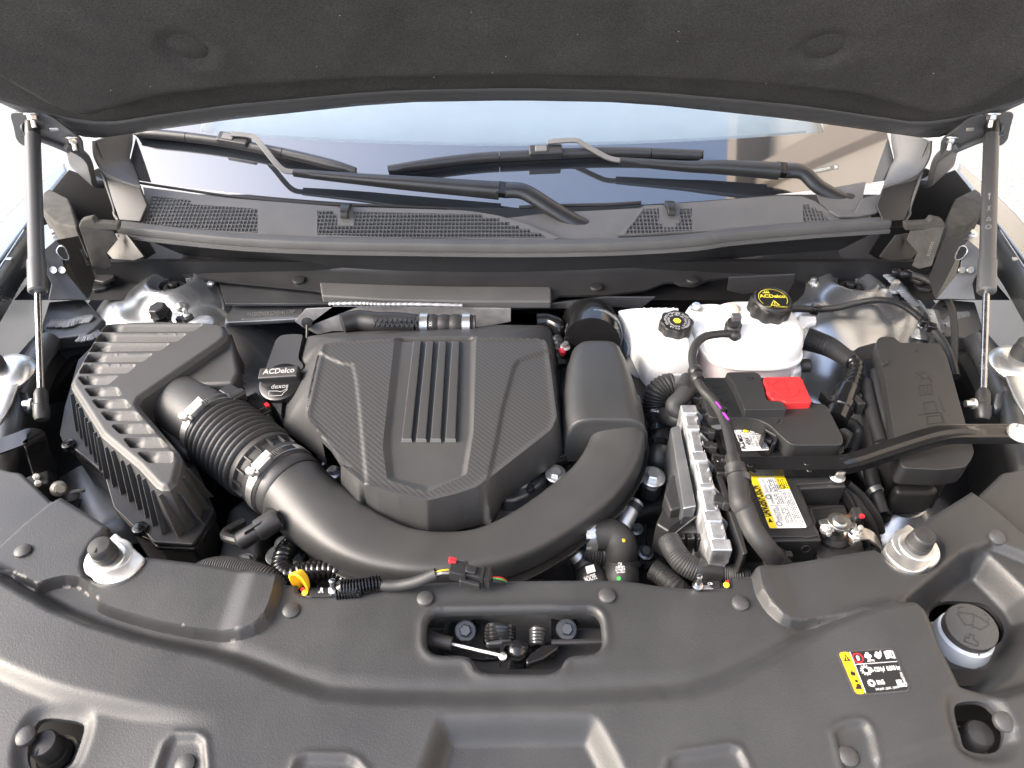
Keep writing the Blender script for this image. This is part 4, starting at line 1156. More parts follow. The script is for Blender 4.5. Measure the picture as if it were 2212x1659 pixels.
mk('cable_bracket', prism([LH(*p, -.028) for p in ((700, 765), (722, 768), (690, 920), (660, 925))], dz=.004), 'gloss', la, bevel=.001)
mk('pull_rod', tube([LH(1350, 885, -.03), LH(1500, 882, -.028), LH(1690, 878, -.026)], .0035, 10), 'black', la)
mk('cable_slot', join(*[prism([LH(x, 850, -.07), LH(x + 26, 850, -.07), LH(x + 36, 945, -.07), LH(x + 10, 945, -.07)], dz=.004) for x in (720, 760, 790, 1450, 1500)]), 'galv_dark', la)

# ------------------------------------------------------------------ headlamp housings at both corners
def lamp_corner(sgn, near):
    m = (lambda l: l) if sgn < 0 else mir
    t = thing('headlamp_housing', f'black headlamp top housing at the corner of the cover {near}', 'headlamp', 'headlamp housings')
    o = [P(u, v, .022) for u, v in m(q('G', (-520, -100), (-200, -260), (60, -180), (130, -170), (330, 20), (320, 60), (180, 155), (0, 315), (-200, 450), (-420, 660), (-700, 660)))]
    mk('housing_top', prism(round_poly(o, .006), dz=.05), 'panel', t, bevel=.006, seg=3)
    r_ = [P(u, v, .03) for u, v in m(q('G', (340, 40), (170, 190), (0, 335), (-200, 480), (-420, 700)))]
    mk('rubber_gasket', tube(r_, .0075, 10), 'rubber', t)
    return t
lamp_corner(-1, 'ahead of the air filter box'); lamp_corner(1, 'ahead of the fuse box')

# ================================================================== sides of the bay
def side(sgn, box_word, near):
    m = (lambda l: l) if sgn < 0 else mir
    D_ = lambda z, *p: [P(u, v, (a[2] if len(a) > 2 else z)) for (u, v), a in zip(m(q('D', *[b[:2] for b in p])), p)]
    A_ = lambda z, *p: [P(u, v, (a[2] if len(a) > 2 else z)) for (u, v), a in zip(m(q('A', *[b[:2] for b in p])), p)]
    # ---- outer fender
    f = thing('fender', f'silver painted fender edge with pressed ribs on the {near} side', 'fender', 'fenders')
    fo = A_(.06, (405, 1055), (320, 1160), (250, 1262), (232, 1290), (120, 1440), (0, 1600), (-220, 1950), (-500, 2500), (-700, 2500), (-420, 1900), (-160, 1560), (40, 1330), (180, 1190), (310, 1075), (395, 1005))
    mk('fender_flange', prism(fo, dz=.012), 'fender', f, bevel=.004, seg=3)
    sk = A_(.056, (397, 1008), (312, 1078), (182, 1193), (42, 1333), (-158, 1563), (-418, 1903), (-698, 2500)) 
    skl = [p + Vector((sgn*.02, 0, -.35)) for p in sk]
    V = sk + skl; n = len(sk)
    mk('fender_skin', (V, [(i, i+1, n+i+1, n+i) for i in range(n-1)]), 'fender', f, smooth=60)
    inner = A_(.05, (250, 1262), (120, 1440), (0, 1600), (-220, 1950), (-500, 2500))
    inl = [p + Vector((-sgn*.012, 0, -.06)) for p in inner]
    n = len(inner)
    mk('fender_return', (inner + inl, [(i, i+1, n+i+1, n+i) for i in range(n-1)]), 'fender', f, smooth=60, solid=.002)
    for px in ((60, 1600), (-30, 1730), (-120, 1880)):
        c = A_(.064, px)[0]; mk('pressed_rib', obox(c, Vector((.006, 0, 0)), Vector((0, .004, 0)), Vector((0, 0, .003))), 'fender', f, bevel=.002)
    c1, c2 = A_(.064, (150, 1420), (-150, 1880)); mk('pressed_line', beam(c1, c2, .003, .003), 'fender', f, bevel=.001)
    # ---- foam seal wedge at the fender rear
    fw = A_(.10, (262, 1190), (300, 1160), (420, 1220), (440, 1260), (480, 1390), (470, 1405), (330, 1370), (250, 1290))
    mk('foam_wedge', prism(fw, dz=.07), 'foam', None, bevel=.005, label=f'grey foam wedge behind the {near} fender bracket', cat='foam seal', group='foam wedges')
    # ---- apron: brackets and rail
    a = thing('fender_apron', f'bare steel inner fender apron with brackets and holes on the {near} side', 'apron', 'fender aprons')
    pl = A_(.055, (330, 1372), (446, 1370), (345, 1545), (300, 1570), (245, 1572), (238, 1400))
    mk('mount_plate', prism(round_poly(pl, .006), dz=.003), 'fender', a, bevel=.001)
    mk('bolt', hexbolt(A_(.056, (325, 1442))[0], (0, -.2, 1), .008, .005, 1.5, .002), 'zinc', a)
    # tall box bracket with slot
    y0 = 1.19
    Y_ = lambda y, *p: [PY(u, v, y) for u, v in m(q('D', *p))]
    face = [PY(u, v, y) for (u, v), y in zip(m(q('D', (250, 60), (345, -20), (370, 10), (400, 180), (415, 190), (540, 345), (430, 345), (300, 350), (320, 250), (285, 180))), (1.16, 1.175, 1.165, 1.15, 1.15, 1.135, 1.12, 1.10, 1.12, 1.14))]
    mk('bracket_front', slab(face, .003), 'galv_dark', a, bevel=.0008)
    sidef = [PY(u, v, y) for (u, v), y in zip(m(q('D', (345, -20), (480, -45), (560, 150), (585, 215), (555, 320), (540, 345), (415, 190), (370, 10))), (1.176, 1.22, 1.215, 1.21, 1.17, 1.137, 1.152, 1.168))]
    mk('bracket_side', slab(sidef, .003), 'cowl_dark', a, bevel=.0008)
    slot = [PY(u, v, y) for (u, v), y in zip(m(q('D', (352, 40), (365, 20), (395, 22), (422, 75), (418, 100), (385, 95), (355, 60))), (1.158, 1.16, 1.16, 1.16, 1.158, 1.155, 1.155))]
    mk('slot', slab(slot, .002), 'dark', a); mk('slot_rim', tube(slot + slot[:1], .0016, 6, sub=3), 'galv', a)
    for px in ((330, 165), (383, 165)):
        mk('dimple', lathe([(.007, 0), (.006, .001), (.004, .0004), (.001, 0)], PY(*m(q('D', px))[0], 1.135), (0, -.8, .6), 16), 'galv_dull', a)
    e1, e2 = PY(*m(q('D', (468, 65)))[0], 1.200), PY(*m(q('D', (530, 195)))[0], 1.195); mk('pressed_rib', tube([e1, e2], .0035, 8), 'cowl_dark', a)
    for px, y in (((505, 228), 1.19), ((540, 292), 1.165)):
        mk('hole', lathe([(.006, 0), (.006, .002)], PY(*m(q('D', px))[0], y) + Vector((0, -.004, .003)), (-sgn*.6, -.6, .3), 14), 'dark', a)
    # foam-topped end plate
    fp = [PY(u, v, y) for (u, v), y in zip(m(q('A', (490, 1395), (700, 1420), (725, 1480), (660, 1560), (690, 1640), (650, 1659), (570, 1640))), (1.25, 1.26, 1.26, 1.24, 1.23, 1.22, 1.22))]
    mk('end_shield', slab(fp, .006), 'foam', a, bevel=.001)
    fq = [PY(u, v, y) for (u, v), y in zip(m(q('A', (510, 1345), (580, 1330), (600, 1360), (745, 1368), (740, 1415), (580, 1410), (490, 1390))), (1.26,)*7)]
    mk('foam_top', slab(fq, .016), 'foam', a, bevel=.004)
    # horizontal shelf plates by the bracket foot
    sh = D_(-.005, (555, 180), (600, 140), (700, 160), (705, 210), (640, 240), (565, 225)); mk('shelf', prism(round_poly(sh, .006), dz=.008), 'cowl_dark', a, bevel=.002)
    mk('hole', lathe([(.011, 0), (.011, .0008)], D_(-.0045, (655, 162))[0], (0, 0, 1), 18), 'dark', a)
    sh = D_(-.02, (565, 245), (660, 225), (680, 245), (650, 275), (570, 290)); mk('shelf', prism(round_poly(sh, .006), dz=.008), 'cowl_dark', a, bevel=.002)
    # top rail plate
    rail = D_(-.045, (300, 360), (520, 340), (590, 420), (640, 470), (590, 520), (540, 560), (400, 580), (310, 590), (230, 700), (130, 900), (60, 1080), (-80, 1400), (-260, 1400), (0, 900), (90, 700), (250, 520))
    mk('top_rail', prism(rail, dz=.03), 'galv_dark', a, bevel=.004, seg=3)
    for px in ((485, 392), (258, 545), (155, 715), (205, 660), (90, 850)):
        c = D_(-.0445, px)[0]; mk('hole', lathe([(.0055, 0), (.0055, .0008)], c, (0, 0, 1), 16), 'dark', a)
    # rounded tube rail
    tr = D_(-.02, (300, 610, -.04), (240, 700, -.035), (160, 850, -.03), (90, 1000, -.03), (60, 1120, -.03), (30, 1300, -.04), (-30, 1500, -.06))
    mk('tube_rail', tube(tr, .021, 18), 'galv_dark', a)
    # strut ball bracket
    bb = D_(-.002, (70, 960, -.02), (110, 905, -.012), (170, 920, -.010), (185, 985, -.012), (170, 1030, -.02), (90, 1030, -.03))
    mk('ball_bracket', prism(bb, dz=.012), 'galv_dull', a, bevel=.004, seg=3)
    # inner wall leaning into the bay
    w_t = D_(-.06, (560, 560), (380, 585), (300, 600), (240, 720), (160, 880), (100, 1050), (60, 1300), (20, 1700))
    w_b = [p + Vector((-sgn*.05, -.02, -.36)) for p in w_t]; n = len(w_t)
    V = []
    for k in range(7):
        for p_, r_ in zip(w_t, w_b):
            c = p_.lerp(r_, k/6); V.append(c + Vector((-sgn*.03*sin(pi*k/6), 0, 0)))
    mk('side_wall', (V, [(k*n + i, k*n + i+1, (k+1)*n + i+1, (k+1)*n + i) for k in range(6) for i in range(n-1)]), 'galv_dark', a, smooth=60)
    for px, z in (((350, 790), -.11), ((350, 965), -.14), ((400, 790), -.13), ((295, 675), -.09), ((350, 860), -.12)):
        c = D_(z, px)[0]; mk('pressed_hole', lathe([(.012, 0), (.011, .003), (.007, .003), (.006, -.002)], c, (-sgn*.7, -.3, .6), 18), 'galv_dark', a)
    pk = [PY(u, v, 1.50) for u, v in m(q('A', (425, 1050), (520, 1085), (600, 1040), (800, 1080), (880, 1180), (860, 1380), (500, 1420), (300, 1300), (320, 1180)))]
    mk('void_shade_sheet', slab(pk, .004), 'dark', a)  # dark sheet standing in for the shade of the void behind the hinge
    pk2 = [PY(u, v, 1.34) for u, v in m(q('A', (600, 1400), (860, 1400), (960, 1560), (900, 1600), (700, 1630), (480, 1600)))]
    mk('cowl_side', slab(pk2, .004), 'dark', a)
    mk('gap_shade_sheet', box((sgn*.85, 1.0, -.16), .26, .95, .01), 'dark', a)  # added dark sheet: shade between rails and fender, hides the bright ground
    # ---- strut tower
    t = thing('strut_tower', f'shiny galvanised strut tower dome with wavy seam sealer on the {near} side', 'strut tower', 'strut towers')
    ct = D_(-.006, (1060, 232))[0]
    def tz(p):
        r = np.hypot((p[:, 0] - ct.x)*.95, (p[:, 1] - ct.y)*1.0)
        ang = np.arctan2(p[:, 1] - ct.y, (p[:, 0] - ct.x)*sgn)
        z = -.006 - .028*sstep(.045, .10, r) - .085*sstep(.09, .24, r) - .10*sstep(.22, .36, r)
        z += .010*np.exp(-((r - .15)/.05)**2)*np.cos(3*ang + .6)
        z += .016*np.exp(-(((p[:, 0] - ct.x)*sgn + .10)**2/.004 + (p[:, 1] - ct.y + .07)**2/.003))
        z -= .008*(1 - sstep(.034, .040, r)) 
        z += .004*np.exp(-((r - .044)/.006)**2)
        return z
    ol = [np.array((ct.x + sgn*dx, ct.y + dy)) for dx, dy in ((.155, .16), (.155, -.06), (.125, -.16), (.06, -.22), (.0, -.27), (-.22, -.27), (-.30, -.16), (-.26, .08), (-.2, .16))]
    hole = [np.array((ct.x + .028*cos(2*pi*k/28), ct.y + .028*sin(2*pi*k/28))) for k in range(28)]
    mk('tower_dome', sheet(ol, [hole], .008, tz, hole_flange=.03, flange=.002), 'galv', t, smooth=80)
    mk('strut_nut', join(lathe([(.026, -.05), (.026, -.02), (.02, -.012), (.012, -.012)], ct, (0, 0, 1), 24), hexbolt(ct + Vector((0, 0, -.014)), (0, 0, 1), .009, .008)), 'rubber', t)
    tzz = lambda x, y: float(tz(np.array([[x, y]]))[0])
    TD = lambda px: PS(*m(q('D', px))[0], tzz)
    for px in ((925, 215), (1305, 245)): mk('stud', hexbolt(TD(px), (0, 0, 1), .006, .010, 1.5, .002), 'zinc', t)
    # wavy sealer beads
    def bead(pts, w, zoff=.0):
        path = spline([Vector(p) for p in pts], 20)
        g = []
        n = len(path)
        rs = np.random.RandomState(5)
        for i in range(0, n - 1, 1):
            d = (path[min(i+1, n-1)] - path[max(i-1, 0)]).normalized(); s = d.cross(Vector((0, 0, 1))).normalized()
            ww = w*(.8 + .4*rs.rand()); sk_ = .35*d*ww
            g.append(tube([path[i] - s*ww/2 - sk_ + Vector((0, 0, -.002)), path[i] + Vector((0, 0, .0025)), path[i] + s*ww/2 - sk_ + Vector((0, 0, -.002))], .0017 + .0006*rs.rand(), 6, sub=3))
        return join(*g)
    if sgn < 0:
        mk('seam_sealer', bead([TD((745, 258)) + Vector((0, 0, .003)), TD((680, 320)) + Vector((0, 0, .003)), TD((620, 400)) + Vector((0, 0, .003)), TD((570, 445)) + Vector((0, 0, .003))], .030), 'sealer', t)
        mk('seam_sealer', bead([D_(-.040, (320, 490))[0], D_(-.040, (420, 490))[0], D_(-.042, (500, 470))[0], D_(-.043, (580, 462))[0]], .022), 'sealer', t)
        mk('seam_sealer', bead([D_(-.050, (500, 580))[0], D_(-.052, (550, 575))[0], D_(-.055, (600, 540))[0]], .022), 'sealer', t)
    else:
        F_ = lambda z, *p: PT('F', p, z)
        mk('seam_sealer', bead(F_(-.012, (1380, 200, -.006), (1440, 260, -.012), (1500, 330, -.02), (1560, 390, -.03)), .020), 'sealer', t)
        mk('seam_sealer', bead(F_(-.06, (1160, 500, -.07), (1300, 490, -.066), (1420, 485, -.062), (1560, 490, -.055), (1620, 520, -.05)), .020), 'sealer', t)
        mk('seam_sealer', bead(F_(-.045, (1650, 420), (1670, 480), (1700, 560)), .022), 'sealer', t)
        mk('seam_sealer', bead(F_(-.045, (1730, 500), (1790, 450), (1870, 435)), .016), 'sealer', t)
        mk('seam_sealer', bead(F_(-.06, (1560, 540), (1570, 600)), .026), 'sealer', t)
        for px, z, r in (((1403, 290), -.02, .0095), ((1253, 330), -.04, .008), ((1160, 355), -.045, .009)):
            mk('stud', hexbolt(F_(z, px)[0], (0, -.1, 1), r*.9, .02 if z == -.02 else .008, 1.5, .002), 'zinc', t)
    # ---- bump stop bracket hanging over the fender edge
    b = thing('fender_bump_stop', f'silver fender bracket with a black rubber stop on the {near} side', 'bump stop', 'fender bump stops')
    if sgn < 0: c = P(*q('D', (30, 800))[0], .01)
    else: c = P(*q('F', (2180, 745))[0], .01)
    mk('silver_dish', lathe([(.044, -.008), (.046, -.002), (.042, .004), (.030, .010), (.022, .012)], c, (0, -.1, 1), 40), 'zinc', b)
    if sgn < 0: c2 = P(*q('D', (-30, 770))[0], .02)
    else: c2 = P(*q('F', (2190, 700))[0], .02)
    mk('rubber_stop', lathe([(.017, -.01), (.018, .006), (.0185, .014), (.017, .018), (.017, .030), (.013, .034), (.001, .035)], c2, (0, -.08, 1), 28), 'rubber', b)
    lg = [c + Vector((-sgn*.01, -.03, -.004)), c + Vector((-sgn*.015, -.07, -.012)), c + Vector((-sgn*.012, -.12, -.03)), c + Vector((-sgn*.012, -.16, -.08))]
    mk('bracket_leg', sweep(spline(lg, 6), lambda i, f: [(-.026, -.002), (.026, -.002), (.026, .002), (.015, .006), (-.015, .006), (-.026, .002)]), 'zinc', b, bevel=.001)
    return a, t
apL, twL = side(-1, 'air', 'air filter'); apR, twR = side(1, 'fuse', 'fuse box')
text_on('3271-1-4KB', PY(*q('D', (500, 28))[0], 1.196), PY(*q('D', (545, 128))[0], 1.196), (.6, 0, .8), 'print_grey', apL, height=.006, lift=.006)
text_on('05901US', PY(*q('F', (1640, 40))[0] if False else q('C', (1650, 1480))[0], 1.196), PY(*q('C', (1620, 1570))[0], 1.196), (-.6, 0, .8), 'print_grey', apR, height=.006, lift=-.006)

# bulkhead behind the engine, under-tray, dark depth of the bay
bh = thing('bulkhead', 'dark firewall behind the engine with stamped steel cross rail and foil heat shield', 'firewall')
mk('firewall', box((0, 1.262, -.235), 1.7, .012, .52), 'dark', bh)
rail = PT('D', [(1385, 375), (1880, 370), (2030, 360), (2030, 385), (1885, 395), (1878, 465), (1400, 487), (1385, 430)], -.035)
rail = PT('D', [(1385, 372), (1700, 378), (1888, 368), (2040, 366), (2020, 392), (1892, 402), (1880, 462), (1640, 476), (1400, 488), (1388, 430)], -.038)
mk('cross_rail', prism(rail, dz=.010), 'galv_dull', bh, bevel=.003, seg=3)
sp_ = PT('D', [(1490, 425), (1870, 395), (1862, 455), (1490, 470)], -.0375)
mk('stamped_pad', prism(round_poly(sp_, .004), dz=.002), 'galv_dull', bh, bevel=.0008)
p0, p1 = PT('D', [(1525, 455), (1820, 435)], -.0368)
text_on('*1GKENSKS2VJ141174*', p0, p1, (0, .95, .2), 'zinc', bh, height=.011, lift=.0008)
# heat shield foil with quilted bead above
fs = [PY(u, v, 1.135) for u, v in q('D', (1890, 405), (2212, 390)) + q('E', (0, 388), (900, 400), (1098, 402), (1098, 480), (900, 520), (0, 540)) + q('D', (1960, 560), (1880, 520), (1820, 480))]
mk('heat_shield', slab(fs, .003), 'foil', bh)
bd = [PY(u, v, 1.13) for u, v in q('D', (2030, 375), (2212, 372)) + q('E', (300, 378), (500, 378), (800, 385))]
qp = spline(bd, 30)
mk('quilted_edge', sweep(qp, lambda i, f: circ(.0028 + .0012*abs(sin(i*.62)), 8)), 'foil', bh, smooth=70)
c = PY(*q('D', (1895, 490))[0], 1.131)
mk('foil_clip', join(lathe([(.011, 0), (.0105, .003), (.003, .004)], c, (0, -1, .3), 20), lathe([(.0025, 0), (.0025, .03)], c, (0, -.6, -.7), 8)), 'black', bh)
mk('shield_tail', prism([PY(u, v, 1.13) for u, v in q('E', (1098, 440), (1480, 430), (1600, 470), (1600, 560), (1098, 520))], dz=.01), 'dark', bh)
lv = [PY(u, v, y) for (u, v), y in zip(q('E', (880, 375), (1340, 372), (1680, 330), (1990, 330), (1900, 400), (1680, 390), (1500, 400), (900, 402)), (1.15,)*8)]
mk('lower_flange', slab(lv, .004), 'galv_dark', bh, bevel=.001)
fl2 = [PY(u, v, 1.145) for u, v in q('F', (380, 290), (390, 210), (800, 190), (790, 240), (740, 330), (600, 300), (470, 310))]
mk('shield_flap', slab(fl2, .004), 'cowl_dark', bh, bevel=.001)
ut = thing('undertray', 'dark undertray added to keep the gaps of the engine bay black', 'undertray')
mk('tray', join(box((0, .78, -.47), 2.0, 1.1, .02), box((-.86, .8, -.30), .02, 1.2, .4), box((.86, .8, -.30), .02, 1.2, .4), box((0, .40, -.24), 1.5, .02, .46)), 'dark', ut)  # dark floor and walls added so gaps between parts read as deep shade
# radiator + support behind the cover front (keeps the nose closed from below)
rad = thing('radiator', 'black radiator and fan shroud standing under the front cover', 'radiator')
mk('core', box((0, .435, -.25), 1.0, .04, .42), 'black', rad, bevel=.004)
mk('shroud', box((0, .475, -.24), .9, .03, .36), 'dark', rad, bevel=.006)
mk('top_tank', box((0, .44, -.035), 1.02, .06, .03), 'black', rad, bevel=.006)
bar = thing('bumper_fascia', 'grey front bumper edge below the front cover', 'bumper')
mk('fascia', sweep(spline([(-1.0, .45, -.05), (-.8, .20, -.06), (-.4, .09, -.06), (0, .06, -.06), (.4, .09, -.06), (.8, .20, -.06), (1.0, .45, -.05)], 8), lambda i, f: [(-.05, .02), (.06, .01), (.09, -.2), (.04, -.35), (-.05, -.35)]), 'fender', bar, smooth=60)

# ================================================================== air filter box
ab = thing('air_filter_box', 'black air filter box with twelve slanted louvre pockets and ribbed sides', 'air filter box')
ZL = .030
lid_px = q('D', (650, 492), (700, 482), (1000, 472), (1300, 482), (1380, 498), (1400, 530), (1398, 575), (1360, 610), (1040, 830), (868, 950), (852, 985), (866, 1010), (1100, 1280), (1118, 1330), (1085, 1470), (1040, 1508), (990, 1510), (955, 1490), (845, 1370), (620, 1180), (432, 880), (430, 850), (455, 800), (560, 610), (620, 515))
lid_o = [P(u, v, ZL) for u, v in lid_px]
louv = [[(625, 545), (668, 500), (1250, 500), (1195, 541)], [(585, 605), (622, 558), (1148, 560), (1092, 605)], [(549, 668), (580, 618), (1045, 618), (990, 660)],
        [(518, 733), (547, 686), (940, 682), (880, 728)], [(490, 802), (521, 749), (836, 750), (785, 800)], [(485, 823), (724, 820), (666, 871), (518, 871)],
        [(526, 896), (720, 890), (746, 940), (562, 942)], [(571, 967), (770, 965), (802, 1015), (612, 1016)], [(626, 1041), (835, 1040), (875, 1091), (667, 1092)],
        [(691, 1121), (905, 1118), (951, 1171), (742, 1173)], [(766, 1204), (985, 1203), (1032, 1258), (807, 1260)], [(851, 1291), (1062, 1290), (1064, 1352), (917, 1351)]]
lv_xy = [np.array([p[:2] for p in round_poly([P(u, v, ZL) for u, v in q('D', *l)], .003, 3)]) for l in louv]
lid_xy = np.array(xy(lid_o))
def lid_z(p):
    z = np.full(len(p), ZL)
    e = dist_line(lid_xy, p, True); z = z - .007*(1 - sstep(0, .010, e))**2
    for l in lv_xy:
        s = sdf(l, p)
        lo, hi = l.min(0), l.max(0)
        fx = np.clip((p[:, 0] - lo[0])/(hi[0] - lo[0]), 0, 1); fy = np.clip((p[:, 1] - lo[1])/(hi[1] - lo[1]), 0, 1)
        dep = .0135 - .0110*fy + .012*(1 - sstep(0, .030/(hi[0] - lo[0]), fx))
        z = z - dep*sstep(-.0012, .0018, s)
    return z
lgd = []
for l in lv_xy: lgd += offsets(l, (-.0013, .0019), True)
mk('lid_top', sheet(xy(lid_o), [], .0022, lid_z, extra=lgd), 'airbox', ab, smooth=40)
# skirt from the lid edge down to the joint flange
ZF = -.052
low_px = {'bl': (400, 560)}
cxy = lid_xy.mean(0)
def skirt_pt(p, k=.030):
    """outward, by the local edge normal"""
    return p
lo_pts = []
n = len(lid_o)
for i in range(n):
    a, b = lid_o[i-1], lid_o[(i+1) % n]; t = (b - a).normalized(); nr = Vector((t.y, -t.x, 0))
    if (Vector((*cxy, 0)) - lid_o[i]).dot(nr) > 0: nr = -nr
    conc = i in (8, 9, 10, 11)
    lo_pts.append(lid_o[i] + nr*(.003 if conc else .011) + Vector((0, 0, ZF - ZL)))
up_ = [p - Vector((0, 0, .0070)) for p in lid_o]
V = up_ + lo_pts
mk('lid_skirt', (V, [(i, n+i, n+(i+1) % n, (i+1) % n) for i in range(n)]), 'airbox', ab, smooth=40)
# ribs round the left and front sides
edge = [lid_o[k] for k in (20, 19, 18, 17, 16, 15, 14, 13)]; edl = [lo_pts[k] for k in (20, 19, 18, 17, 16, 15, 14, 13)]
def at_poly(poly, f):
    L = [0]
    for a, b in zip(poly, poly[1:]): L.append(L[-1] + (b - a).length)
    t = f*L[-1]; i = max(0, min(len(poly)-2, int(np.searchsorted(L, t)) - 1))
    return poly[i].lerp(poly[i+1], (t - L[i])/max(1e-9, L[i+1]-L[i])), (poly[i+1] - poly[i]).normalized()
for k in range(18):
    f = .01 + .98*k/17
    a, t = at_poly(edge, f); b, _ = at_poly(edl, f)
    nr = Vector((t.y, -t.x, 0))
    if (Vector((*cxy, 0)) - a).dot(nr) > 0: nr = -nr
    a = a - Vector((0, 0, .012 + .006*(k % 2)))
    quad = [a - nr*.002, a + nr*.006, b + nr*.012, b - nr*.004]
    mk('rib', slab(quad, .0022), 'airbox', ab, smooth=0)
# joint flange, screws, lower box
fl_px = q('D', (640, 560), (480, 720), (395, 1010), (366, 1178), (392, 1232), (445, 1258), (640, 1420)) + q('G', (700, 50), (840, 190), (905, 215), (945, 262), (1185, 278), (1240, 210), (1320, 60)) + q('D', (1260, 1480), (1180, 1300), (1420, 900), (1480, 700), (1430, 560))
fl_o = [P(u, v, ZF) for u, v in fl_px]
mk('joint_flange', prism(fl_o, dz=.008), 'black', ab, bevel=.002)
mk('lower_lip', prism([p + Vector((0, 0, -.011)) for p in fl_o], dz=.010), 'gloss', ab, bevel=.003)
cc_ = sum(fl_o, Vector())/len(fl_o)
mk('lower_box', prism([cc_ + (p - cc_)*.94 + Vector((0, 0, -.02)) for p in fl_o], dz=.26, shrink=.12), 'black', ab, bevel=.006)
for px in (q('D', (425, 1243))[0], q('G', (866, 180))[0]):
    c = P(*px, ZF + .002); mk('screw', join(lathe([(.0105, -.006), (.0105, .003), (.0085, .004)], c, (0, 0, 1), 20), lathe([(.0055, .004), (.0055, .006), (.003, .0065)], c, (0, 0, 1), 6)), 'gloss', ab)
# outlet neck
N0, N1 = P(*q('D', (1100, 985))[0], -.032), P(*q('D', (1330, 1135))[0], -.026)
nax = (N1 - N0).normalized()
mk('outlet_neck', lathe([(.050, -.06), (.0535, -.03), (.0530, .0), (.0520, .03), (.0515, (N1 - N0).length + .004)], N0, nax, 44), 'airbox', ab, smooth=60)
sw = [P(*p, z) for p, z in zip(q('D', (1395, 590), (1440, 600), (1470, 720), (1500, 900), (1300, 880), (1050, 850)), (.0, -.03, -.06, -.09, -.07, -.0))]
mk('back_shoulder', prism([P(u, v, .012) for u, v in q('D', (1385, 600), (1435, 600), (1470, 790), (1440, 860), (1250, 870), (1080, 835))], zbot=ZF), 'airbox', ab, bevel=.012, seg=4)
mk('front_shoulder', prism([P(u, v, -.03) for u, v in q('D', (880, 1010), (1000, 1080), (1180, 1220), (1160, 1300), (1110, 1290))], zbot=ZF), 'airbox', ab, bevel=.006, seg=3)
# small sensor plug on the neck
c = P(*q('D', (1440, 935))[0], .008)
mk('sensor_plug', join(obox(c, nax*.022, nax.cross(Vector((0, 0, 1)))*.011, Vector((0, 0, .008))), obox(c + nax*.012, nax*.006, nax.cross(Vector((0, 0, 1)))*.013, Vector((0, 0, .010)))), 'black', ab, bevel=.002)

# ================================================================== intake hose (bellows) with two clamps
ih = thing('intake_hose', 'black corrugated rubber intake hose with two steel worm clamps', 'intake hose')
B0 = N1; B1 = P(*q('D', (1735, 1460))[0], -.036); bax = (B1 - B0).normalized(); BL = (B1 - B0).length
prof = [(.0545, -.012), (.056, -.010), (.056, .012), (.0535, .014)]
pos = .018; nf = 9; pitch = (BL*.60)/nf
for k in range(nf):
    prof += [(.0545, pos), (.0605, pos + pitch*.28), (.0615, pos + pitch*.5), (.0605, pos + pitch*.72), (.0545, pos + pitch*.98)]; pos += pitch
prof += [(.058, pos + .004), (.058, pos + .012), (.0525, pos + .015), (.0525, BL - .020), (.056, BL - .017), (.056, BL + .012), (.054, BL + .014)]
mk('bellows', lathe(prof, B0, bax, 56), 'rubber', ih, smooth=50)
xd = Vector((0, 0, 1)) - bax*bax.z; xd.normalize(); yd = bax.cross(xd)
for k in range(9):
    a = -1.3 + 2.9*k/8
    d = xd*cos(a) + yd*sin(a); s = pos + .013
    mk('collar_rib', slab([B0 + bax*s + d*.0525, B0 + bax*s + d*.0575, B0 + bax*(BL - .018) + d*.0575, B0 + bax*(BL - .018) + d*.0525], .0022), 'rubber', ih, smooth=0)
def clamp(c, ax, r, ang, nm='hose_clamp'):
    e = bpy.data.objects.new(nm, None); COL.objects.link(e); e.parent = ih; SUB.append(e)
    x = Vector((0, 0, 1)) - ax*ax.z; x.normalize(); y = ax.cross(x)
    d = x*cos(ang) + y*sin(ang); tg = y*cos(ang) - x*sin(ang)
    mk('band', ring(c, ax, r, .013, .0012, 64), 'zinc', e)
    h = c + d*(r + .008)
    mk('worm_screw', join(lathe([(.0065, -.016), (.0065, .010), (.0045, .011), (.0045, .016), (.0085, .0165), (.0085, .023), (.007, .025)], h, tg, 18)), 'zinc', e)
    mk('worm_housing', obox(h - d*.004, tg*.013, ax*.0085, d*.006), 'zinc', e, bevel=.002)
    g = []
    for k in range(12):
        a2 = ang - .32 - .055*k; dd = x*cos(a2) + y*sin(a2); tt = y*cos(a2) - x*sin(a2)
        g.append(obox(c + dd*(r + .0015), tt*.0009, ax*.005, dd*.0008))
    mk('worm_slots', join(*g), 'dark', e, smooth=0)
    mk('tail_tab', obox(c + (x*cos(ang+2.4) + y*sin(ang+2.4))*(r + .004), (y*cos(ang+2.4) - x*sin(ang+2.4))*.005, ax*.006, d*.001), 'black', e)
clamp(B0, bax, .0562, .35); clamp(B1, bax, .0562, .35)

# ================================================================== intake duct across the front and up to the resonator
du = thing('intake_duct', 'broad satin black intake duct curving below the engine cover up to its shroud', 'intake duct')
cpx = [(636, 1062), (685, 1108), (765, 1166), (860, 1202), (950, 1212), (1042, 1201), (1127, 1168), (1212, 1114), (1286, 1052), (1326, 990), (1335, 935), (1330, 880)]
czs = [-.040, -.040, -.036, -.032, -.030, -.030, -.030, -.028, -.024, -.018, -.010, -.005]
dpath = spline([P(u, v, z) for (u, v), z in zip(cpx, czs)], 8)
def dsec(i, f):
    w = float(np.interp(f, (0, .08, .28, .45, .65, .8, 1), (.053, .053, .038, .034, .041, .042, .041))); h = .0525 - .026*sstep(.0, .28, np.array([f]))[0] + .010*sstep(.6, 1, np.array([f]))[0]
    e = 1.0 - .52*sstep(.05, .25, np.array([f]))[0] + .15*sstep(.75, 1, np.array([f]))[0]
    out = []
    for k in range(36):
        a = 2*pi*k/36; c, s = cos(a), sin(a)
        out.append((w*math.copysign(abs(c)**e, c), h*math.copysign(abs(s)**e, s)))
    return out
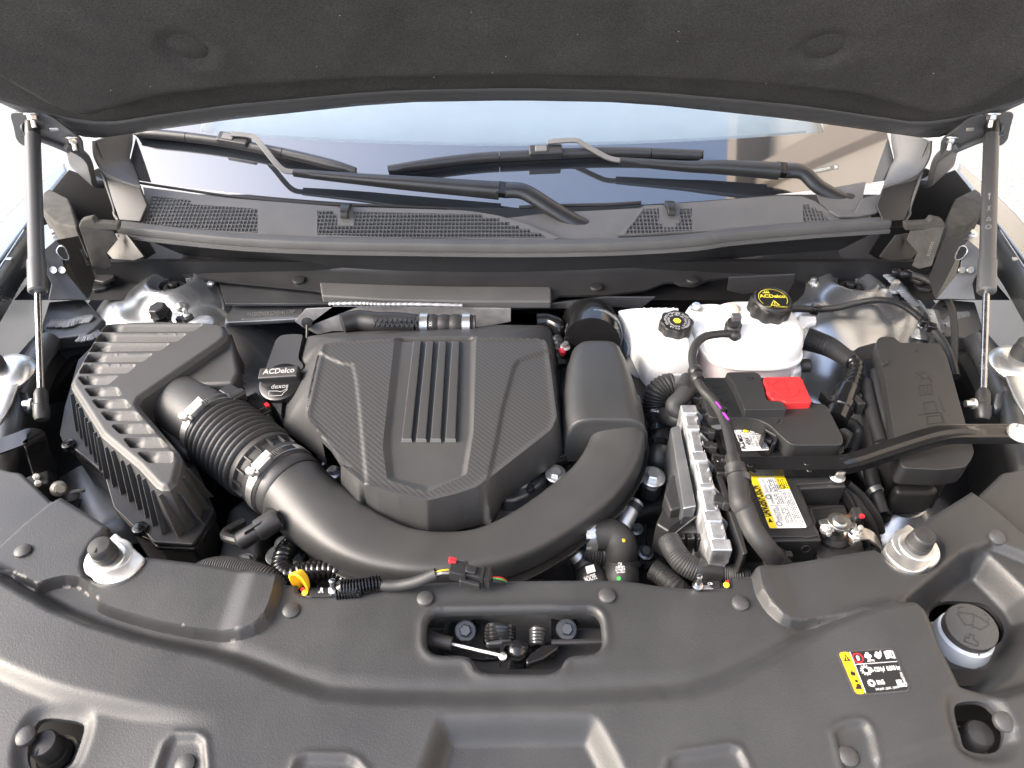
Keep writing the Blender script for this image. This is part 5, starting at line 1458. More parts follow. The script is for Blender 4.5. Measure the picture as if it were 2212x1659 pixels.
mk('duct_shell', sweep(dpath, dsec), 'duct', du, smooth=70)
# welded seam running round the duct
def side_path(path, a, b, i0=0, i1=None):
    out = []
    path = path[i0:i1]
    for i, p in enumerate(path):
        t = (path[min(i+1, len(path)-1)] - path[max(i-1, 0)]).normalized(); s = t.cross(Vector((0, 0, 1))).normalized()
        out.append(p + s*a + Vector((0, 0, b)))
    return out
for sd_ in (1, -1):
    mk('seam_flange', sweep(side_path(dpath, sd_*.043, -.016, 14), lambda i, f: [(-.006, -.002), (.006, -.002), (.006, .002), (-.006, .002)]), 'gloss', du, bevel=.0008)
mk('lower_shell', sweep(side_path(dpath, 0, -.035, 8), lambda i, f: [(.042*cos(t), .030*sin(t)) for t in np.linspace(0, 2*pi, 20, endpoint=False)]), 'black', du, smooth=70)
mk('end_collar', lathe([(.0525, -.016), (.0545, -.012), (.0545, .010), (.052, .014)], B1 + bax*.016, bax, 44), 'duct', du)
# connector bracket hanging from the duct's left end
c = P(*q('G', (1690, 130))[0], -.02)
mk('clip_frame', slab([P(*p, -.02) for p in q('G', (1640, 60), (1700, 75), (1760, 130), (1750, 180), (1690, 170), (1620, 110))], .012), 'black', du, bevel=.002)

sh = thing('resonator_shroud', 'arched satin black shroud over the duct with stepped collars beside the engine cover', 'shroud')
def arch(u0, u1, v, zt, zb, k=.48, n=16):
    """half-octagon arch between two pixels at one station"""
    a, b = P(u0, v, zt), P(u1, v, zt); a.z = b.z = zb; c = (a + b)/2; w = (b - a).length/2; ex = (b - a).normalized()
    pts = []
    for i in range(n + 1):
        t = pi - pi*i/n; cs, sn = cos(t), sin(t)
        pts.append(c + ex*w*math.copysign(abs(cs)**k, cs) + Vector((0, 0, (zt - zb)*abs(sn)**k)))
    return pts
def loft(secs, caps=True):
    n = len(secs[0]); V = [p for s in secs for p in s]
    Fc = [(i*n + k, i*n + k+1, (i+1)*n + k+1, (i+1)*n + k) for i in range(len(secs)-1) for k in range(n-1)]
    if caps: Fc += [tuple(range(n)), tuple((len(secs)-1)*n + k for k in range(n-1, -1, -1))]
    return V, Fc
EU = lambda x: 718.9 + .35*x
EV = lambda y: 525.35 + .35*y
st = [arch(EU(1500), EU(1775), EV(600), .028, -.035), arch(EU(1470), EU(1800), EV(612), .036, -.04), arch(EU(1435), EU(1850), EV(700), .040, -.045), arch(EU(1415), EU(1905), EV(850), .041, -.05), arch(EU(1420), EU(1945), EV(1000), .041, -.05), arch(EU(1440), EU(1965), EV(1080), .040, -.05), arch(EU(1450), EU(1970), EV(1105), .034, -.05)]
mk('shroud_shell', loft(st), 'duct', sh, smooth=50, bevel=.003)
for k, (x0, x1, v, zt) in enumerate(((1500, 1930, 1118, .030), (1522, 1912, 1138, .022))):
    mk('stepped_collar', loft([arch(EU(x0), EU(x1), EV(v - 60), zt, -.05), arch(EU(x0), EU(x1), EV(v), zt, -.05), arch(EU(x0 + 6), EU(x1 - 6), EV(v + 8), zt - .003, -.05)]), 'duct', sh, smooth=50)
brim = PT('E', [(1405, 700), (1440, 560), (1800, 560), (1900, 700), (1985, 1120), (1975, 1150), (1920, 1200), (1540, 1200), (1440, 1150), (1410, 900)], -.050)
mk('shroud_brim', prism(brim, dz=.008), 'black', sh, bevel=.003)
el = [PY(*q('E', (1600, 610))[0], 1.02), PY(*q('E', (1605, 540))[0], 1.06), PY(*q('E', (1590, 500))[0], 1.10), PY(*q('E', (1540, 520))[0], 1.15)]
mk('elbow_hose', tube(el, .050, 30), 'gloss', sh, smooth=60)
mk('elbow_clamp', ring(el[1] + Vector((0, -.015, .0)), (el[2] - el[0]), .0505, .010, .0015, 50), 'zinc', sh)

# ================================================================== engine cover
ec = thing('engine_cover', 'dark engine cover with carbon weave panels and four raised centre bars', 'engine cover')
ZE = .035
oc_px = (q('D', (1888, 546)) + q('E', (0, 530), (500, 520), (900, 508), (1000, 497), (1300, 494), (1345, 506), (1362, 560), (1372, 640), (1392, 800), (1414, 950), (1428, 1130), (1425, 1210), (1395, 1270), (1240, 1375), (1090, 1478), (1045, 1520), (1015, 1590), (975, 1660)) +
         q('H', (930, 62), (750, 108), (582, 140), (420, 102), (275, 62), (200, 10)) + q('E', (160, 1620), (105, 1555), (30, 1445)) + q('D', (2175, 1480), (2120, 1440), (2062, 1350), (1960, 1250), (1850, 1160), (1740, 1085), (1733, 1040), (1742, 980), (1790, 850), (1822, 800), (1870, 770), (1868, 740), (1842, 715), (1838, 690), (1862, 610)))
oc = [P(u, v, ZE - .045) for u, v in oc_px]
plat = [P(u, v, ZE) for u, v in q('D', (2000, 628), (1985, 650), (1890, 1030), (1900, 1060)) + q('E', (40, 1330), (200, 1462), (400, 1525), (580, 1562), (760, 1520), (890, 1478), (1000, 1390), (1200, 1240), (1350, 1125), (1384, 1050), (1350, 800), (1330, 660), (1310, 612), (1260, 602), (400, 604), (100, 612))]
rec_o = [P(u, v, ZE) for u, v in q('E', (388, 560), (345, 900), (303, 1240), (330, 1428), (580, 1508), (825, 1402), (868, 1150), (888, 560))]
rec_i = [P(u, v, ZE) for u, v in q('E', (430, 560), (385, 900), (350, 1150), (368, 1400), (580, 1452), (792, 1392), (842, 1130), (852, 560))]
cl = xy([P(u, v, ZE) for u, v in q('D', (2000, 690), (2110, 740)) + q('E', (120, 745), (140, 830), (160, 1000), (185, 1290), (205, 1480))])
cr = xy([P(u, v, ZE) for u, v in q('E', (1345, 660), (1240, 695), (1150, 725), (1120, 760), (1050, 1000), (1010, 1200), (960, 1420))])
oc_xy, plat_xy, ro_xy, ri_xy = (np.array(xy(a)) for a in (oc, plat, rec_o, rec_i))
leftzone = np.array(cl + xy([P(u, v, ZE) for u, v in q('D', (1700, 1600), (1700, 500))])); rightzone = np.array(cr + xy([P(u, v, ZE) for u, v in q('E', (1600, 1500), (1600, 500))]))
def ec_z(p):
    y = p[:, 1]
    z = np.full(len(p), ZE) + .012*(y - .85)/.25 - .020*((p[:, 0] + .10)/.25)**2*.3
    s = sdf(plat_xy, p); e = np.maximum(1e-6, dist_line(oc_xy, p, True))
    f = np.where(s > 0, 1.0, e/(e + np.maximum(0, -s)))        # 1 on the plateau, 0 on the outer rim
    roll = 1 - (1 - f)**1.3
    z = z*1.0 - .052*(1 - roll)
    back = sstep(plat_xy[:, 1].max() - .012, plat_xy[:, 1].max() + .004, y)
    z = z - .006*back*(s < 0)
    k = sdf(ro_xy, p); ki = sdf(ri_xy, p)
    fr = np.where(ki > 0, 1.0, np.where(k <= 0, 0.0, np.abs(k)/(np.abs(k) + np.abs(ki) + 1e-9)))
    z = z - .007*fr*sstep(0, .003, k)
    z = z - .0035*sstep(-.003, .003, sdf(leftzone, p))*(s > -.004) - .0035*sstep(-.003, .003, sdf(rightzone, p))*(s > -.004)
    z = z - .002*(1 - sstep(0, .004, e))
    z = z + .0018*np.exp(-((s - .001)/.0050)**2)*(k < .0)
    return z
V, Fc = sheet(xy(oc), [], .0029, ec_z, flange=.012, extra=offsets(plat_xy, (-.003, 0, .003), True) + offsets(ro_xy, (0,), True) + offsets(ri_xy, (0,), True) + offsets(cl, (-.003, .003)) + offsets(cr, (-.003, .003)))
cen = np.array([[sum(V[i].x for i in f)/len(f), sum(V[i].y for i in f)/len(f)] for f in Fc])
iscar = (sdf(plat_xy, cen) > .004) & (sdf(ro_xy, cen) < 0) & np.array([len(f) == 3 for f in Fc])
def sub(V, Fc, keep):
    idx = {}; NV = []; NF = []
    for f, k in zip(Fc, keep):
        if not k: continue
        nf_ = []
        for i in f:
            if i not in idx: idx[i] = len(NV); NV.append(V[i])
            nf_.append(idx[i])
        NF.append(tuple(nf_))
    return NV, NF
mk('cover_shell', sub(V, Fc, ~iscar), 'cover', ec, smooth=50)
mk('carbon_panel', sub(V, Fc, iscar), 'carbon', ec, smooth=50)
ezf = lambda x, y: float(ec_z(np.array([[x, y]]))[0])
for (a0, a1), (b0, b1) in (((497, 545), (425, 485)), ((577, 621), (515, 575)), ((656, 699), (605, 665)), ((736, 781), (695, 757))):
    pts = []
    dz = .0065
    t4 = [PS(*q('E', p)[0], lambda x, y: ezf(x, y) + dz) for p in ((a0, 604), (a1, 604), (b1, 1205), (b0, 1205))]
    b4 = [PS(*q('E', p)[0], ezf) - Vector((0, 0, .002)) for p in ((a0 - 6, 600), (a1 + 6, 600), (b1 + 6, 1230), (b0 - 6, 1230))]
    mk('centre_bar', prism(t4, bottom=b4), 'gloss_bar', ec, bevel=.0014, seg=2) if 'gloss_bar' in MAT else mk('centre_bar', prism(t4, bottom=b4), mat('gloss_bar', (.045, .045, .046), .27), ec, bevel=.0014, seg=2)
    e4 = [t4[3].lerp(b4[3], .1) + Vector((0, -.0004, .0006)), t4[2].lerp(b4[2], .1) + Vector((0, -.0004, .0006)), b4[2].lerp(t4[2], .25) + Vector((0, -.0008, .0006)), b4[3].lerp(t4[3], .25) + Vector((0, -.0008, .0006))]
    mk('bar_tip', slab(e4, .0008), mat('bar_tip', (.30, .29, .27), .35, metal=.8), ec, smooth=0)
# rear wall strip of the cover (darker) is the shell itself; oil filler surround on the left
os_ = PT('D', [(1800, 560), (1870, 562), (1842, 690), (1845, 722), (1872, 745), (1872, 770), (1822, 803), (1790, 850), (1740, 985), (1735, 1060), (1640, 940), (1620, 880), (1640, 770), (1700, 600), (1730, 568)], -.012)
mk('filler_surround', prism(round_poly(os_, .006, 3), dz=.05), 'cover', ec, bevel=.006, seg=3)
oil = thing('oil_filler_cap', 'black oil filler cap with white oil can symbol beside the engine cover', 'oil cap')
oc0 = P(*q('D', (1735, 860))[0], .004); oax = Vector((-.12, -.30, .95)).normalized()
mk('cap_disc', lathe([(.036, -.014), (.0375, -.010), (.0375, .0), (.036, .003), (.033, .004), (.002, .004)], oc0, oax, 40), 'gloss', oil)
ox_ = (Vector((1, 0, 0)) - oax*oax.x).normalized(); oy_ = oax.cross(ox_)
gr = [oc0 + ox_*a + oy_*b + oax*.004 for a, b in ((-.034, .004), (.034, .004), (.036, .018), (-.036, .018))]
mk('grip_bar', obox(oc0 + oy_*.010 + oax*.009, ox_*.034, oy_*.011, oax*.008), 'black', oil, bevel=.003, seg=3)
text_on('ACDelco', oc0 + oy_*.007 + oax*.017 - ox_*.026, oc0 + oy_*.007 + oax*.017 + ox_*.028, oy_, mat('print_silver', (.30, .30, .30), .4), oil, bold=.02, lift=.0006)
text_on('dexos', oc0 - oy_*.014 + oax*.004 - ox_*.013, oc0 - oy_*.014 + oax*.004 + ox_*.016, oy_, 'print_silver', oil, lift=.0006)
can = [(-.014, -.031), (.008, -.031), (.010, -.026), (.016, -.020), (.014, -.019), (.006, -.024), (-.002, -.022), (-.016, -.021), (-.015, -.025)]
for a, b in zip(can, can[1:] + can[:1]):
    mk('oil_can_symbol', beam(oc0 + ox_*a[0] + oy_*(a[1] + .003) + oax*.0042, oc0 + ox_*b[0] + oy_*(b[1] + .003) + oax*.0042, .0010, .0006, oax), 'print_silver', oil, smooth=0)

# ================================================================== engine block and bits below
eb = thing('engine_block', 'cast aluminium engine with pipes and bolts under the cover', 'engine')
mk('block', prism([Vector((-.30, .62, -.09)), Vector((.13, .62, -.09)), Vector((.13, 1.04, -.06)), Vector((-.30, 1.04, -.06))], dz=.33), 'cast', eb, bevel=.02, seg=3)
mk('block_front', box((-.06, .60, -.22), .34, .08, .16), 'black', eb, bevel=.01)
# gearbox on the right
mk('gearbox', prism([P(*p, -.16) for p in ((1180, 1240), (1230, 1120), (1420, 980), (1440, 1200), (1420, 1300), (1200, 1310))], dz=.2), 'dark', eb, bevel=.02, seg=3)
# triangular casting visible between cover and duct
cs = PT('E', [(1060, 1500), (1190, 1400), (1300, 1385), (1340, 1410), (1310, 1470), (1200, 1560), (1120, 1590), (1045, 1590)], -.060)
mk('casting', prism(cs, dz=.03), 'cast', eb, bevel=.006, seg=3)
mk('casting_boss', lathe([(.010, 0), (.010, .008), (.006, .012), (.001, .013)], PT('E', [(1170, 1500)], -.060)[0], (0, -.1, 1), 20), 'cast', eb)
mk('alloy_pipe', tube(PT('E', [(1060, 1440, -.075), (1010, 1560, -.070), (990, 1640, -.085), (1000, 1720, -.12)], 0), .0085, 14), 'alu', eb)
mk('dark_pipe', tube(PT('E', [(1180, 1420, -.058), (1205, 1480, -.055), (1230, 1540, -.06)], 0), .006, 10, corr=(7, .0009)), 'black', eb)
for px, z, r in (((1375, 1425), -.045, .010), ((1365, 1280), -.06, .006)):
    mk('bolt', hexbolt(PT('E', [px], z)[0], (0, -.2, 1), r, .007, 1.6, .003), 'zinc', eb)
mk('bracket_black', prism(PT('E', [(1320, 1420), (1360, 1360), (1440, 1370), (1520, 1260), (1540, 1300), (1450, 1430), (1330, 1470)], -.055), dz=.02), 'gloss', eb, bevel=.004)
mk('injector_plug', join(obox(PT('E', [(1350, 1340)], -.05)[0], Vector((.020, .010, 0)), Vector((-.006, .012, 0)), Vector((0, 0, .008))), obox(PT('E', [(1410, 1310)], -.045)[0], Vector((.010, .004, 0)), Vector((-.004, .010, 0)), Vector((0, 0, .009)))), 'black', eb, bevel=.002)
mk('plug_lock', obox(PT('E', [(1385, 1322)], -.040)[0], Vector((.003, 0, 0)), Vector((0, .003, 0)), Vector((0, 0, .002))), 'red_small', eb)
mk('bracket_strap', tube(PT('E', [(1420, 1200, -.04), (1405, 1240, -.05), (1400, 1290, -.06)], 0), .003, 8), 'steel', eb)
# oil filter housing lid with white arc and lettering
of = thing('oil_filter_lid', 'round glossy black oil filter lid marked ICAC under the cover tip', 'filter lid')
fo_ = P(*q('H', (590, 140))[0], -.055)
mk('lid', lathe([(.056, -.03), (.057, .0), (.054, .004), (.049, .004), (.048, .001), (.002, .001)], fo_, (0, -.15, 1), 48), 'gloss', of)
text_on('ICAC', P(*q('H', (486, 168))[0], -.045), P(*q('H', (540, 186))[0], -.045), (0, 1, 0), 'print_white', of)
a_ = [P(*q('H', p)[0], -.047) for p in ((505, 150), (550, 160), (605, 160))]
mk('white_arc', sweep(spline(a_, 6), lambda i, f: [(-.0012, -.0004), (.0012, -.0004), (.0012, .0004), (-.0012, .0004)]), 'print_white', of)
# left side dark hardware between bellows and cover
mk('bracket', box(P(*q('D', (2000, 1400))[0], -.08), .05, .04, .03, .4), 'black', eb, bevel=.004)
mk('ground_bolt', hexbolt(P(*q('D', (2060, 1415))[0], -.045), (0, -.1, 1), .008, .008), 'zinc', eb)
mk('wire_loop', tube(PT('D', [(1960, 1320, -.05), (1985, 1310, -.045), (2010, 1335, -.045), (1990, 1370, -.05)], 0), .0025, 8), 'steel', eb)
# black plug pair by the first clamp
pl = thing('wire_connector', 'small black electrical plug beside the first hose clamp', 'connector')
c = P(*q('D', (1590, 1000))[0], -.010); dx_ = Vector((.7, -.7, -.1)).normalized(); dy_ = dx_.cross(Vector((0, 0, 1))).normalized()
mk('plug_body', join(obox(c, dx_*.020, dy_*.011, Vector((0, 0, .009))), obox(c + dx_*.022, dx_*.008, dy_*.009, Vector((0, 0, .007)))), 'gloss', pl, bevel=.002)
mk('lock_tab', obox(c + dx_*.018 + dy_*-.008 + Vector((0, 0, .008)), dx_*.004, dy_*.003, Vector((0, 0, .002))), 'red_small', pl)
mk('lead', tube([c + dx_*.028, c + dx_*.05 + Vector((0, 0, -.02)), c + dx_*.07 + Vector((0, 0, -.08))], .005, 8), 'black', pl)

# ================================================================== coolant tank
ct_ = thing('coolant_tank', 'white translucent coolant tank with pink fluid showing low down', 'coolant tank')
tc = P(*q('F', (525, 640))[0], .0); tc = Vector((tc.x, 1.015, 0))
def sup(c, z, a, b, e=.72, n=40, dx=0, dy=0):
    return [Vector((c.x + dx + a*math.copysign(abs(cos(t))**e, cos(t)), c.y + dy + b*math.copysign(abs(sin(t))**e, sin(t)), z)) for t in (2*pi*k/n for k in range(n))]
def stack(rings, caps=True):
    n = len(rings[0]); V = [p for r in rings for p in r]
    Fc = [(i*n + k, i*n + (k+1) % n, (i+1)*n + (k+1) % n, (i+1)*n + k) for i in range(len(rings)-1) for k in range(n)]
    if caps: Fc += [tuple(range(n-1, -1, -1)), tuple((len(rings)-1)*n + k for k in range(n))]
    return V, Fc
mk('lower_half', stack([sup(tc, -.16, .066, .050), sup(tc, -.10, .078, .060), sup(tc, -.035, .084, .066), sup(tc, -.006, .085, .067)]), 'pink_tank', ct_, smooth=60) if 'pink_tank' in MAT else mk('lower_half', stack([sup(tc, -.16, .066, .050), sup(tc, -.10, .078, .060), sup(tc, -.035, .084, .066), sup(tc, -.006, .085, .067)]), mat('pink_tank', (.80, .70, .70), .35, sss=.25), ct_, smooth=60)
mk('weld_seam', stack([sup(tc, -.007, .090, .072), sup(tc, .001, .090, .072)]), 'white_tank', ct_, bevel=.002)
mk('upper_half', stack([sup(tc, -.001, .085, .067), sup(tc, .022, .085, .067), sup(tc, .042, .080, .062), sup(tc, .055, .068, .051), sup(tc, .062, .048, .035), sup(tc, .0645, .02, .014)]), 'white_tank', ct_, smooth=60)
ls = PT('F', [(110, 440), (150, 378), (300, 370), (400, 390), (420, 470), (300, 520), (200, 560), (175, 520)], .028)
mk('mount_ear', prism(round_poly(ls, .008), dz=.02), 'white_tank', ct_, bevel=.003)
mk('ear_bolt', hexbolt(PT('F', [(187, 402)], .030)[0], (0, 0, 1), .008, .008), 'zinc', ct_)
rs_ = PT('F', [(820, 445), (930, 448), (935, 482), (880, 492), (860, 520), (820, 520)], .020)
mk('mount_ear', prism(rs_, dz=.012), 'white_tank', ct_, bevel=.003)
rs_ = PT('F', [(790, 730), (850, 725), (860, 760), (820, 790), (780, 790)], -.02)
mk('side_port', prism(rs_, dz=.03), 'white_tank', ct_, bevel=.006)
mk('port_plug', lathe([(.012, 0), (.012, .014), (.009, .016)], PT('F', [(835, 755)], -.02)[0], (1, -.1, .05), 18), 'black', ct_)
mk('inlet_nozzle', lathe([(.024, -.01), (.022, .0), (.017, .012), (.012, .018)], PT('F', [(395, 440)], .052)[0], (-.25, -.25, 1), 24), 'orange_tint', ct_, smooth=60)
for k in range(3):
    pts = PT('F', [(560 + 70*k, 560), (575 + 70*k, 640)], .03)
cap = sub_empty('cap', ct_, 'large black fluted cap with yellow lettering')
cb_ = PT('F', [(632, 420)], .066)[0]; cx_ = Vector((.02, -.14, .99)).normalized()
flu = lambda r: (lambda t: r*(1 + .055*cos(9*t)))
mk('cap_skirt', lathe([(flu(.0325), -.004), (flu(.0345), .0), (flu(.0345), .022), (flu(.0325), .026)], cb_, cx_, 108), 'tank_cap', cap, smooth=40)
mk('cap_top', lathe([(.0325, .024), (.030, .029), (.029, .030), (.0285, .0288), (.002, .0288)], cb_, cx_, 48), 'tank_cap', cap)
tx = (Vector((1, 0, 0)) - cx_*cx_.x).normalized(); ty = cx_.cross(tx)
ctop = cb_ + cx_*.0292
V = [ctop + (tx*cos(a) + ty*sin(a))*r for a in np.linspace(radians(-35), radians(215), 40) for r in (.0235, .0245)]
mk('cap_ring_print', (V, [(2*k, 2*k+1, 2*k+3, 2*k+2) for k in range(39)]), 'print_yellow', cap, smooth=0)
text_on('ACDelco', ctop + tx*-.022 + ty*.002, ctop + tx*.022 + ty*.002, ty, 'print_yellow', cap, bold=.03, lift=.0002)
tri = [(-.007, -.017), (.007, -.017), (0, -.005)]
for a, b in zip(tri, tri[1:] + tri[:1]): mk('hazard_triangle', beam(ctop + tx*a[0] + ty*a[1], ctop + tx*b[0] + ty*b[1], .0012, .0004, cx_), 'print_yellow', cap, smooth=0)
mk('hazard_mark', beam(ctop + ty*-.0145, ctop + ty*-.009, .0014, .0004, cx_), 'print_yellow', cap, smooth=0)
for k in range(3): mk('tank_symbol', beam(ctop + tx*(-.010 + .003*k) + ty*.015, ctop + tx*(-.010 + .003*k) + ty*.020, .0010, .0004, cx_), 'print_yellow', cap, smooth=0)
mk('tank_symbol', beam(ctop + tx*-.014 + ty*.0145, ctop + tx*-.002 + ty*.0145, .0012, .0004, cx_), 'print_yellow', cap, smooth=0)
text_on('HOT  13545858', ctop + tx*-.019 + ty*-.0225, ctop + tx*.019 + ty*-.0225, ty, 'print_yellow', cap, height=.0028, lift=.0002)

# ================================================================== brake fluid reservoir
br_ = thing('brake_fluid_reservoir', 'white brake fluid reservoir behind the intake shroud', 'reservoir')
ro = PT('E', [(1756, 416), (1850, 402), (2000, 398), (2140, 400)], .020) + PT('F', [(60, 440), (150, 520), (205, 660), (170, 708), (60, 716)], .020) + PT('E', [(2030, 712), (1975, 700), (1945, 680), (1780, 450)], .020)
mk('tank', prism(round_poly(ro, .006, 3), dz=.085, shrink=.05), 'white_tank', br_, bevel=.006, seg=3)
rr_ = PT('E', [(1950, 450), (2212, 440)], .033) + PT('F', [(130, 560), (150, 640), (60, 670)], .033) + PT('E', [(2010, 660), (1950, 600)], .033)
mk('raised_top', prism(round_poly(rr_, .008, 3), dz=.02), 'white_tank', br_, bevel=.006, seg=3)
mk('moulded_rib', join(*[beam(PT('E', [(1920 + 45*k, 405)], .022)[0], PT('E', [(1955 + 42*k, 450)], .030)[0], .003, .006) for k in range(5)]), 'white_tank', br_, bevel=.001)
bc = sub_empty('cap', br_, 'black scalloped cap ringed with white print and a yellow centre')
b0 = PT('E', [(2112, 530)], .034)[0]; bx = Vector((.02, -.12, .99)).normalized()
flu2 = lambda r: (lambda t: r*(1 + .05*cos(8*t)))
mk('cap_body', lathe([(flu2(.027), -.004), (flu2(.0285), .0), (flu2(.0285), .017), (flu2(.027), .019), (.024, .0195), (.002, .0195)], b0, bx, 96), 'tank_cap', bc, smooth=40)
bt = b0 + bx*.0198; e1 = (Vector((1, 0, 0)) - bx*bx.x).normalized(); e2 = bx.cross(e1)
def ringtext(r, h, n, seed):
    rs = np.random.RandomState(seed); g = []
    for k in range(n):
        if rs.rand() < .12: continue
        a = 2*pi*k/n; w = 2*pi*r/n*.55
        d = e1*cos(a) + e2*sin(a); t = e2*cos(a) - e1*sin(a)
        for j in range(2):
            if rs.rand() < .85:
                c = bt + d*(r + h*(j - .5)*.6) + t*w*.2*rs.uniform(-1, 1); ww = w*rs.uniform(.25, .5)
                g.append(([c - t*ww - d*h*.22, c + t*ww - d*h*.22, c + t*ww + d*h*.22, c - t*ww + d*h*.22], [(0, 1, 2, 3)]))
    return join(*g)
mk('ring_print', ringtext(.0205, .0036, 52, 1), 'print_white', bc, smooth=0); mk('ring_print', ringtext(.0150, .0034, 38, 2), 'print_white', bc, smooth=0)
hx = [(cos(k*pi/3), sin(k*pi/3)) for k in range(6)]
mk('centre_hexagon', ([bt + (e1*a + e2*b)*.0072 for a, b in hx], [tuple(range(6))]), 'print_yellow', bc, smooth=0)
mk('centre_ring', ring(bt, bx, .0036, .0003, .0008, 24), 'print_black', bc)

# ================================================================== coolant vent hose with purple marks
vh = thing('vent_hose', 'thin black vent hose with purple marks running from tank over the battery', 'hose')
hp = PT('F', [(410, 560, .062), (340, 560, .066), (250, 575, .066), (190, 620, .062), (165, 690, .058), (172, 760, .056), (190, 830, .056), (225, 900, .056), (290, 970, .055), (340, 1050, .054), (375, 1140, .054), (400, 1240, .056), (420, 1350, .058)], 0)
mk('thin_hose', tube(hp, .0068, 14), 'rubber', vh)
hb = [PT('F', [(425, 1370)], .056)[0], PT('F', [(445, 1460)], .050)[0], PT('F', [(460, 1600)], .044)[0]] + PT('I', [(485, 60, .038), (540, 190, .030), (620, 300, .015), (700, 390, -.015), (760, 450, -.06)], 0)
mk('thick_hose', tube(hb, .0135, 18), 'rubber', vh)
mk('end_sleeve', lathe([(.0085, -.012), (.010, -.008), (.010, .012), (.0145, .014), (.0145, .020)], hp[-1], (hb[1] - hb[0]), 20), 'black', vh)
c = PT('F', [(415, 520)], .066)[0]
mk('elbow_fitting', join(lathe([(.014, -.012), (.014, .006), (.011, .008), (.011, .014)], c, (-.1, -.2, 1), 24), tube([c + Vector((0, -.004, -.004)), c + Vector((.002, -.016, -.006)), hp[0]], .009, 14)), 'black', vh, bevel=.001)
mk('fitting_clip', obox(c + Vector((.003, .004, .018)), Vector((.0075, 0, 0)), Vector((0, .006, 0)), Vector((0, 0, .005))), 'galv_dull', vh, bevel=.001)
for f in ((182, 790), (195, 835)):
    k = PT('F', [f], .056)[0]; mk('hose_clip', lathe([(.0095, -.006), (.0105, -.004), (.0105, .004), (.0095, .006)], k, (.25, -.9, 0), 18), 'black', vh)
for px, dv in (((328, 1000), (.3, -1, 0)), ((372, 1068), (.25, -1, 0)), ((420, 1320), (.1, -1, 0)), ((424, 1362), (.1, -1, 0))):
    k = PT('F', [px], .062)[0]; mk('purple_mark', obox(k, Vector(dv).normalized()*.008, Vector((.0015, 0, 0)), Vector((0, 0, .0006))), 'purple', vh)
kc = PT('F', [(350, 1040)], .055)[0]; mk('cable_tie', ring(kc, (.3, -1, 0), .0072, .004, .001, 24), 'black', vh)
for px, r in ((PT('F', [(455, 1460)], .048)[0], .0142),): mk('spring_clamp', ring(px, hb[2] - hb[0], r, .010, .0014, 30), 'galv_dark', vh)
kc = PT('I', [(680, 370)], -.008)[0]; mk('spring_clamp', ring(kc, hb[6] - hb[5], .0142, .009, .0018, 30), 'black', vh)
mk('clamp_ear', obox(kc + Vector((.012, .0, .010)), Vector((.006, 0, 0)), Vector((0, .004, 0)), Vector((0, 0, .002))), 'black', vh)

# second hose with elbow near the shroud
h2 = thing('heater_hose', 'black ribbed heater hose elbow between shroud and control module', 'hose')
mk('hose', tube(PT('F', [(190, 830, .035), (150, 880, .030), (100, 950, .022), (50, 1010, .012)], 0) + PT('E', [(2180, 1070, .0), (2110, 1085, -.01), (2040, 1060, -.03)], 0), .0135, 16), 'rubber', h2)
mk('ribbed_elbow', tube(PT('E', [(2010, 1080, -.05), (1995, 1000, -.035), (2010, 930, -.02), (2060, 890, -.012), (2110, 885, -.012)], 0), .022, 18, corr=(16, .0012)), 'rubber', h2)
k = PT('E', [(2120, 890)], -.012)[0]; mk('spring_clamp', ring(k, (1, .05, 0), .0225, .014, .0015, 36), 'zinc', h2)
k = PT('F', [(130, 880)], .028)[0]; mk('hose_collar', lathe([(.016, -.014), (.0165, -.012), (.0165, .012), (.016, .014)], k, (.5, .8, .1), 20), 'rubber', h2)
text_on('1202626', *[p + Vector((0, 0, .002)) for p in PT('E', [(1962, 1045), (2010, 1052)], -.012)], (0, 1, 0), 'print_white', h2, height=.006)

# ================================================================== battery
ba = thing('car_battery', 'black car battery with a yellow and white danger label on top', 'battery')
bx0, bx1, by0, by1 = .308, .474, .580, .905
nx_, ny_ = .408, .672
top = [(bx0, by0, 0), (nx_, by0 + .002, 0), (nx_, ny_, 0), (bx1, ny_ + .004, 0), (bx1, by1, 0), (bx0, by1, 0)]
mk('case', prism([Vector(p) for p in top], dz=.19), 'black', ba, bevel=.003)
mk('terminal_step', prism([Vector(p) for p in ((nx_ + .001, by0 - .004, -.032), (bx1 + .004, by0 - .004, -.032), (bx1 + .004, ny_ - .001, -.032), (nx_ + .001, ny_ - .001, -.032))], dz=.15), 'black', ba, bevel=.003)
mk('base', box(((bx0 + bx1)/2, (by0 + by1)/2, -.12), .19, .345, .15), 'black', ba, bevel=.004)
lid = [Vector(p) for p in ((bx0 + .008, by0 + .006, .003), (bx0 + .075, by0 + .006, .003), (bx0 + .080, by0 + .004, .003), (nx_ - .004, by0 + .008, .003), (nx_ - .004, ny_ + .006, .003), (bx1 - .006, ny_ + .010, .003), (bx1 - .006, by1 - .01, .003), (bx0 + .008, by1 - .01, .003))]
mk('lid', prism(lid, dz=.006), 'black', ba, bevel=.002)
mk('vent_mark', ring(PT('I', [(860, 292)], -.012)[0] + Vector((0, -.004, 0)), (0, -1, .2), .005, .001, .001, 20), 'emboss', ba)
k = PT('I', [(840, 130)], .003)[0]; mk('cell_plug', lathe([(.013, 0), (.013, .0012), (.002, .0012)], k, (0, 0, 1), 28), 'black', ba)
mk('lid_line', join(beam(PT('I', [(895, 60)], .0035)[0], PT('I', [(1105, 48)], .0035)[0], .0018, .002), beam(PT('I', [(895, 60)], .0035)[0], PT('I', [(925, 150)], .0035)[0], .0018, .002)), 'dark', ba)
lbl = bpy.data.objects.new('danger_label', None); COL.objects.link(lbl); lbl.parent = ba; SUB.append(lbl); lbl['label'] = 'yellow and white danger label on the battery lid'
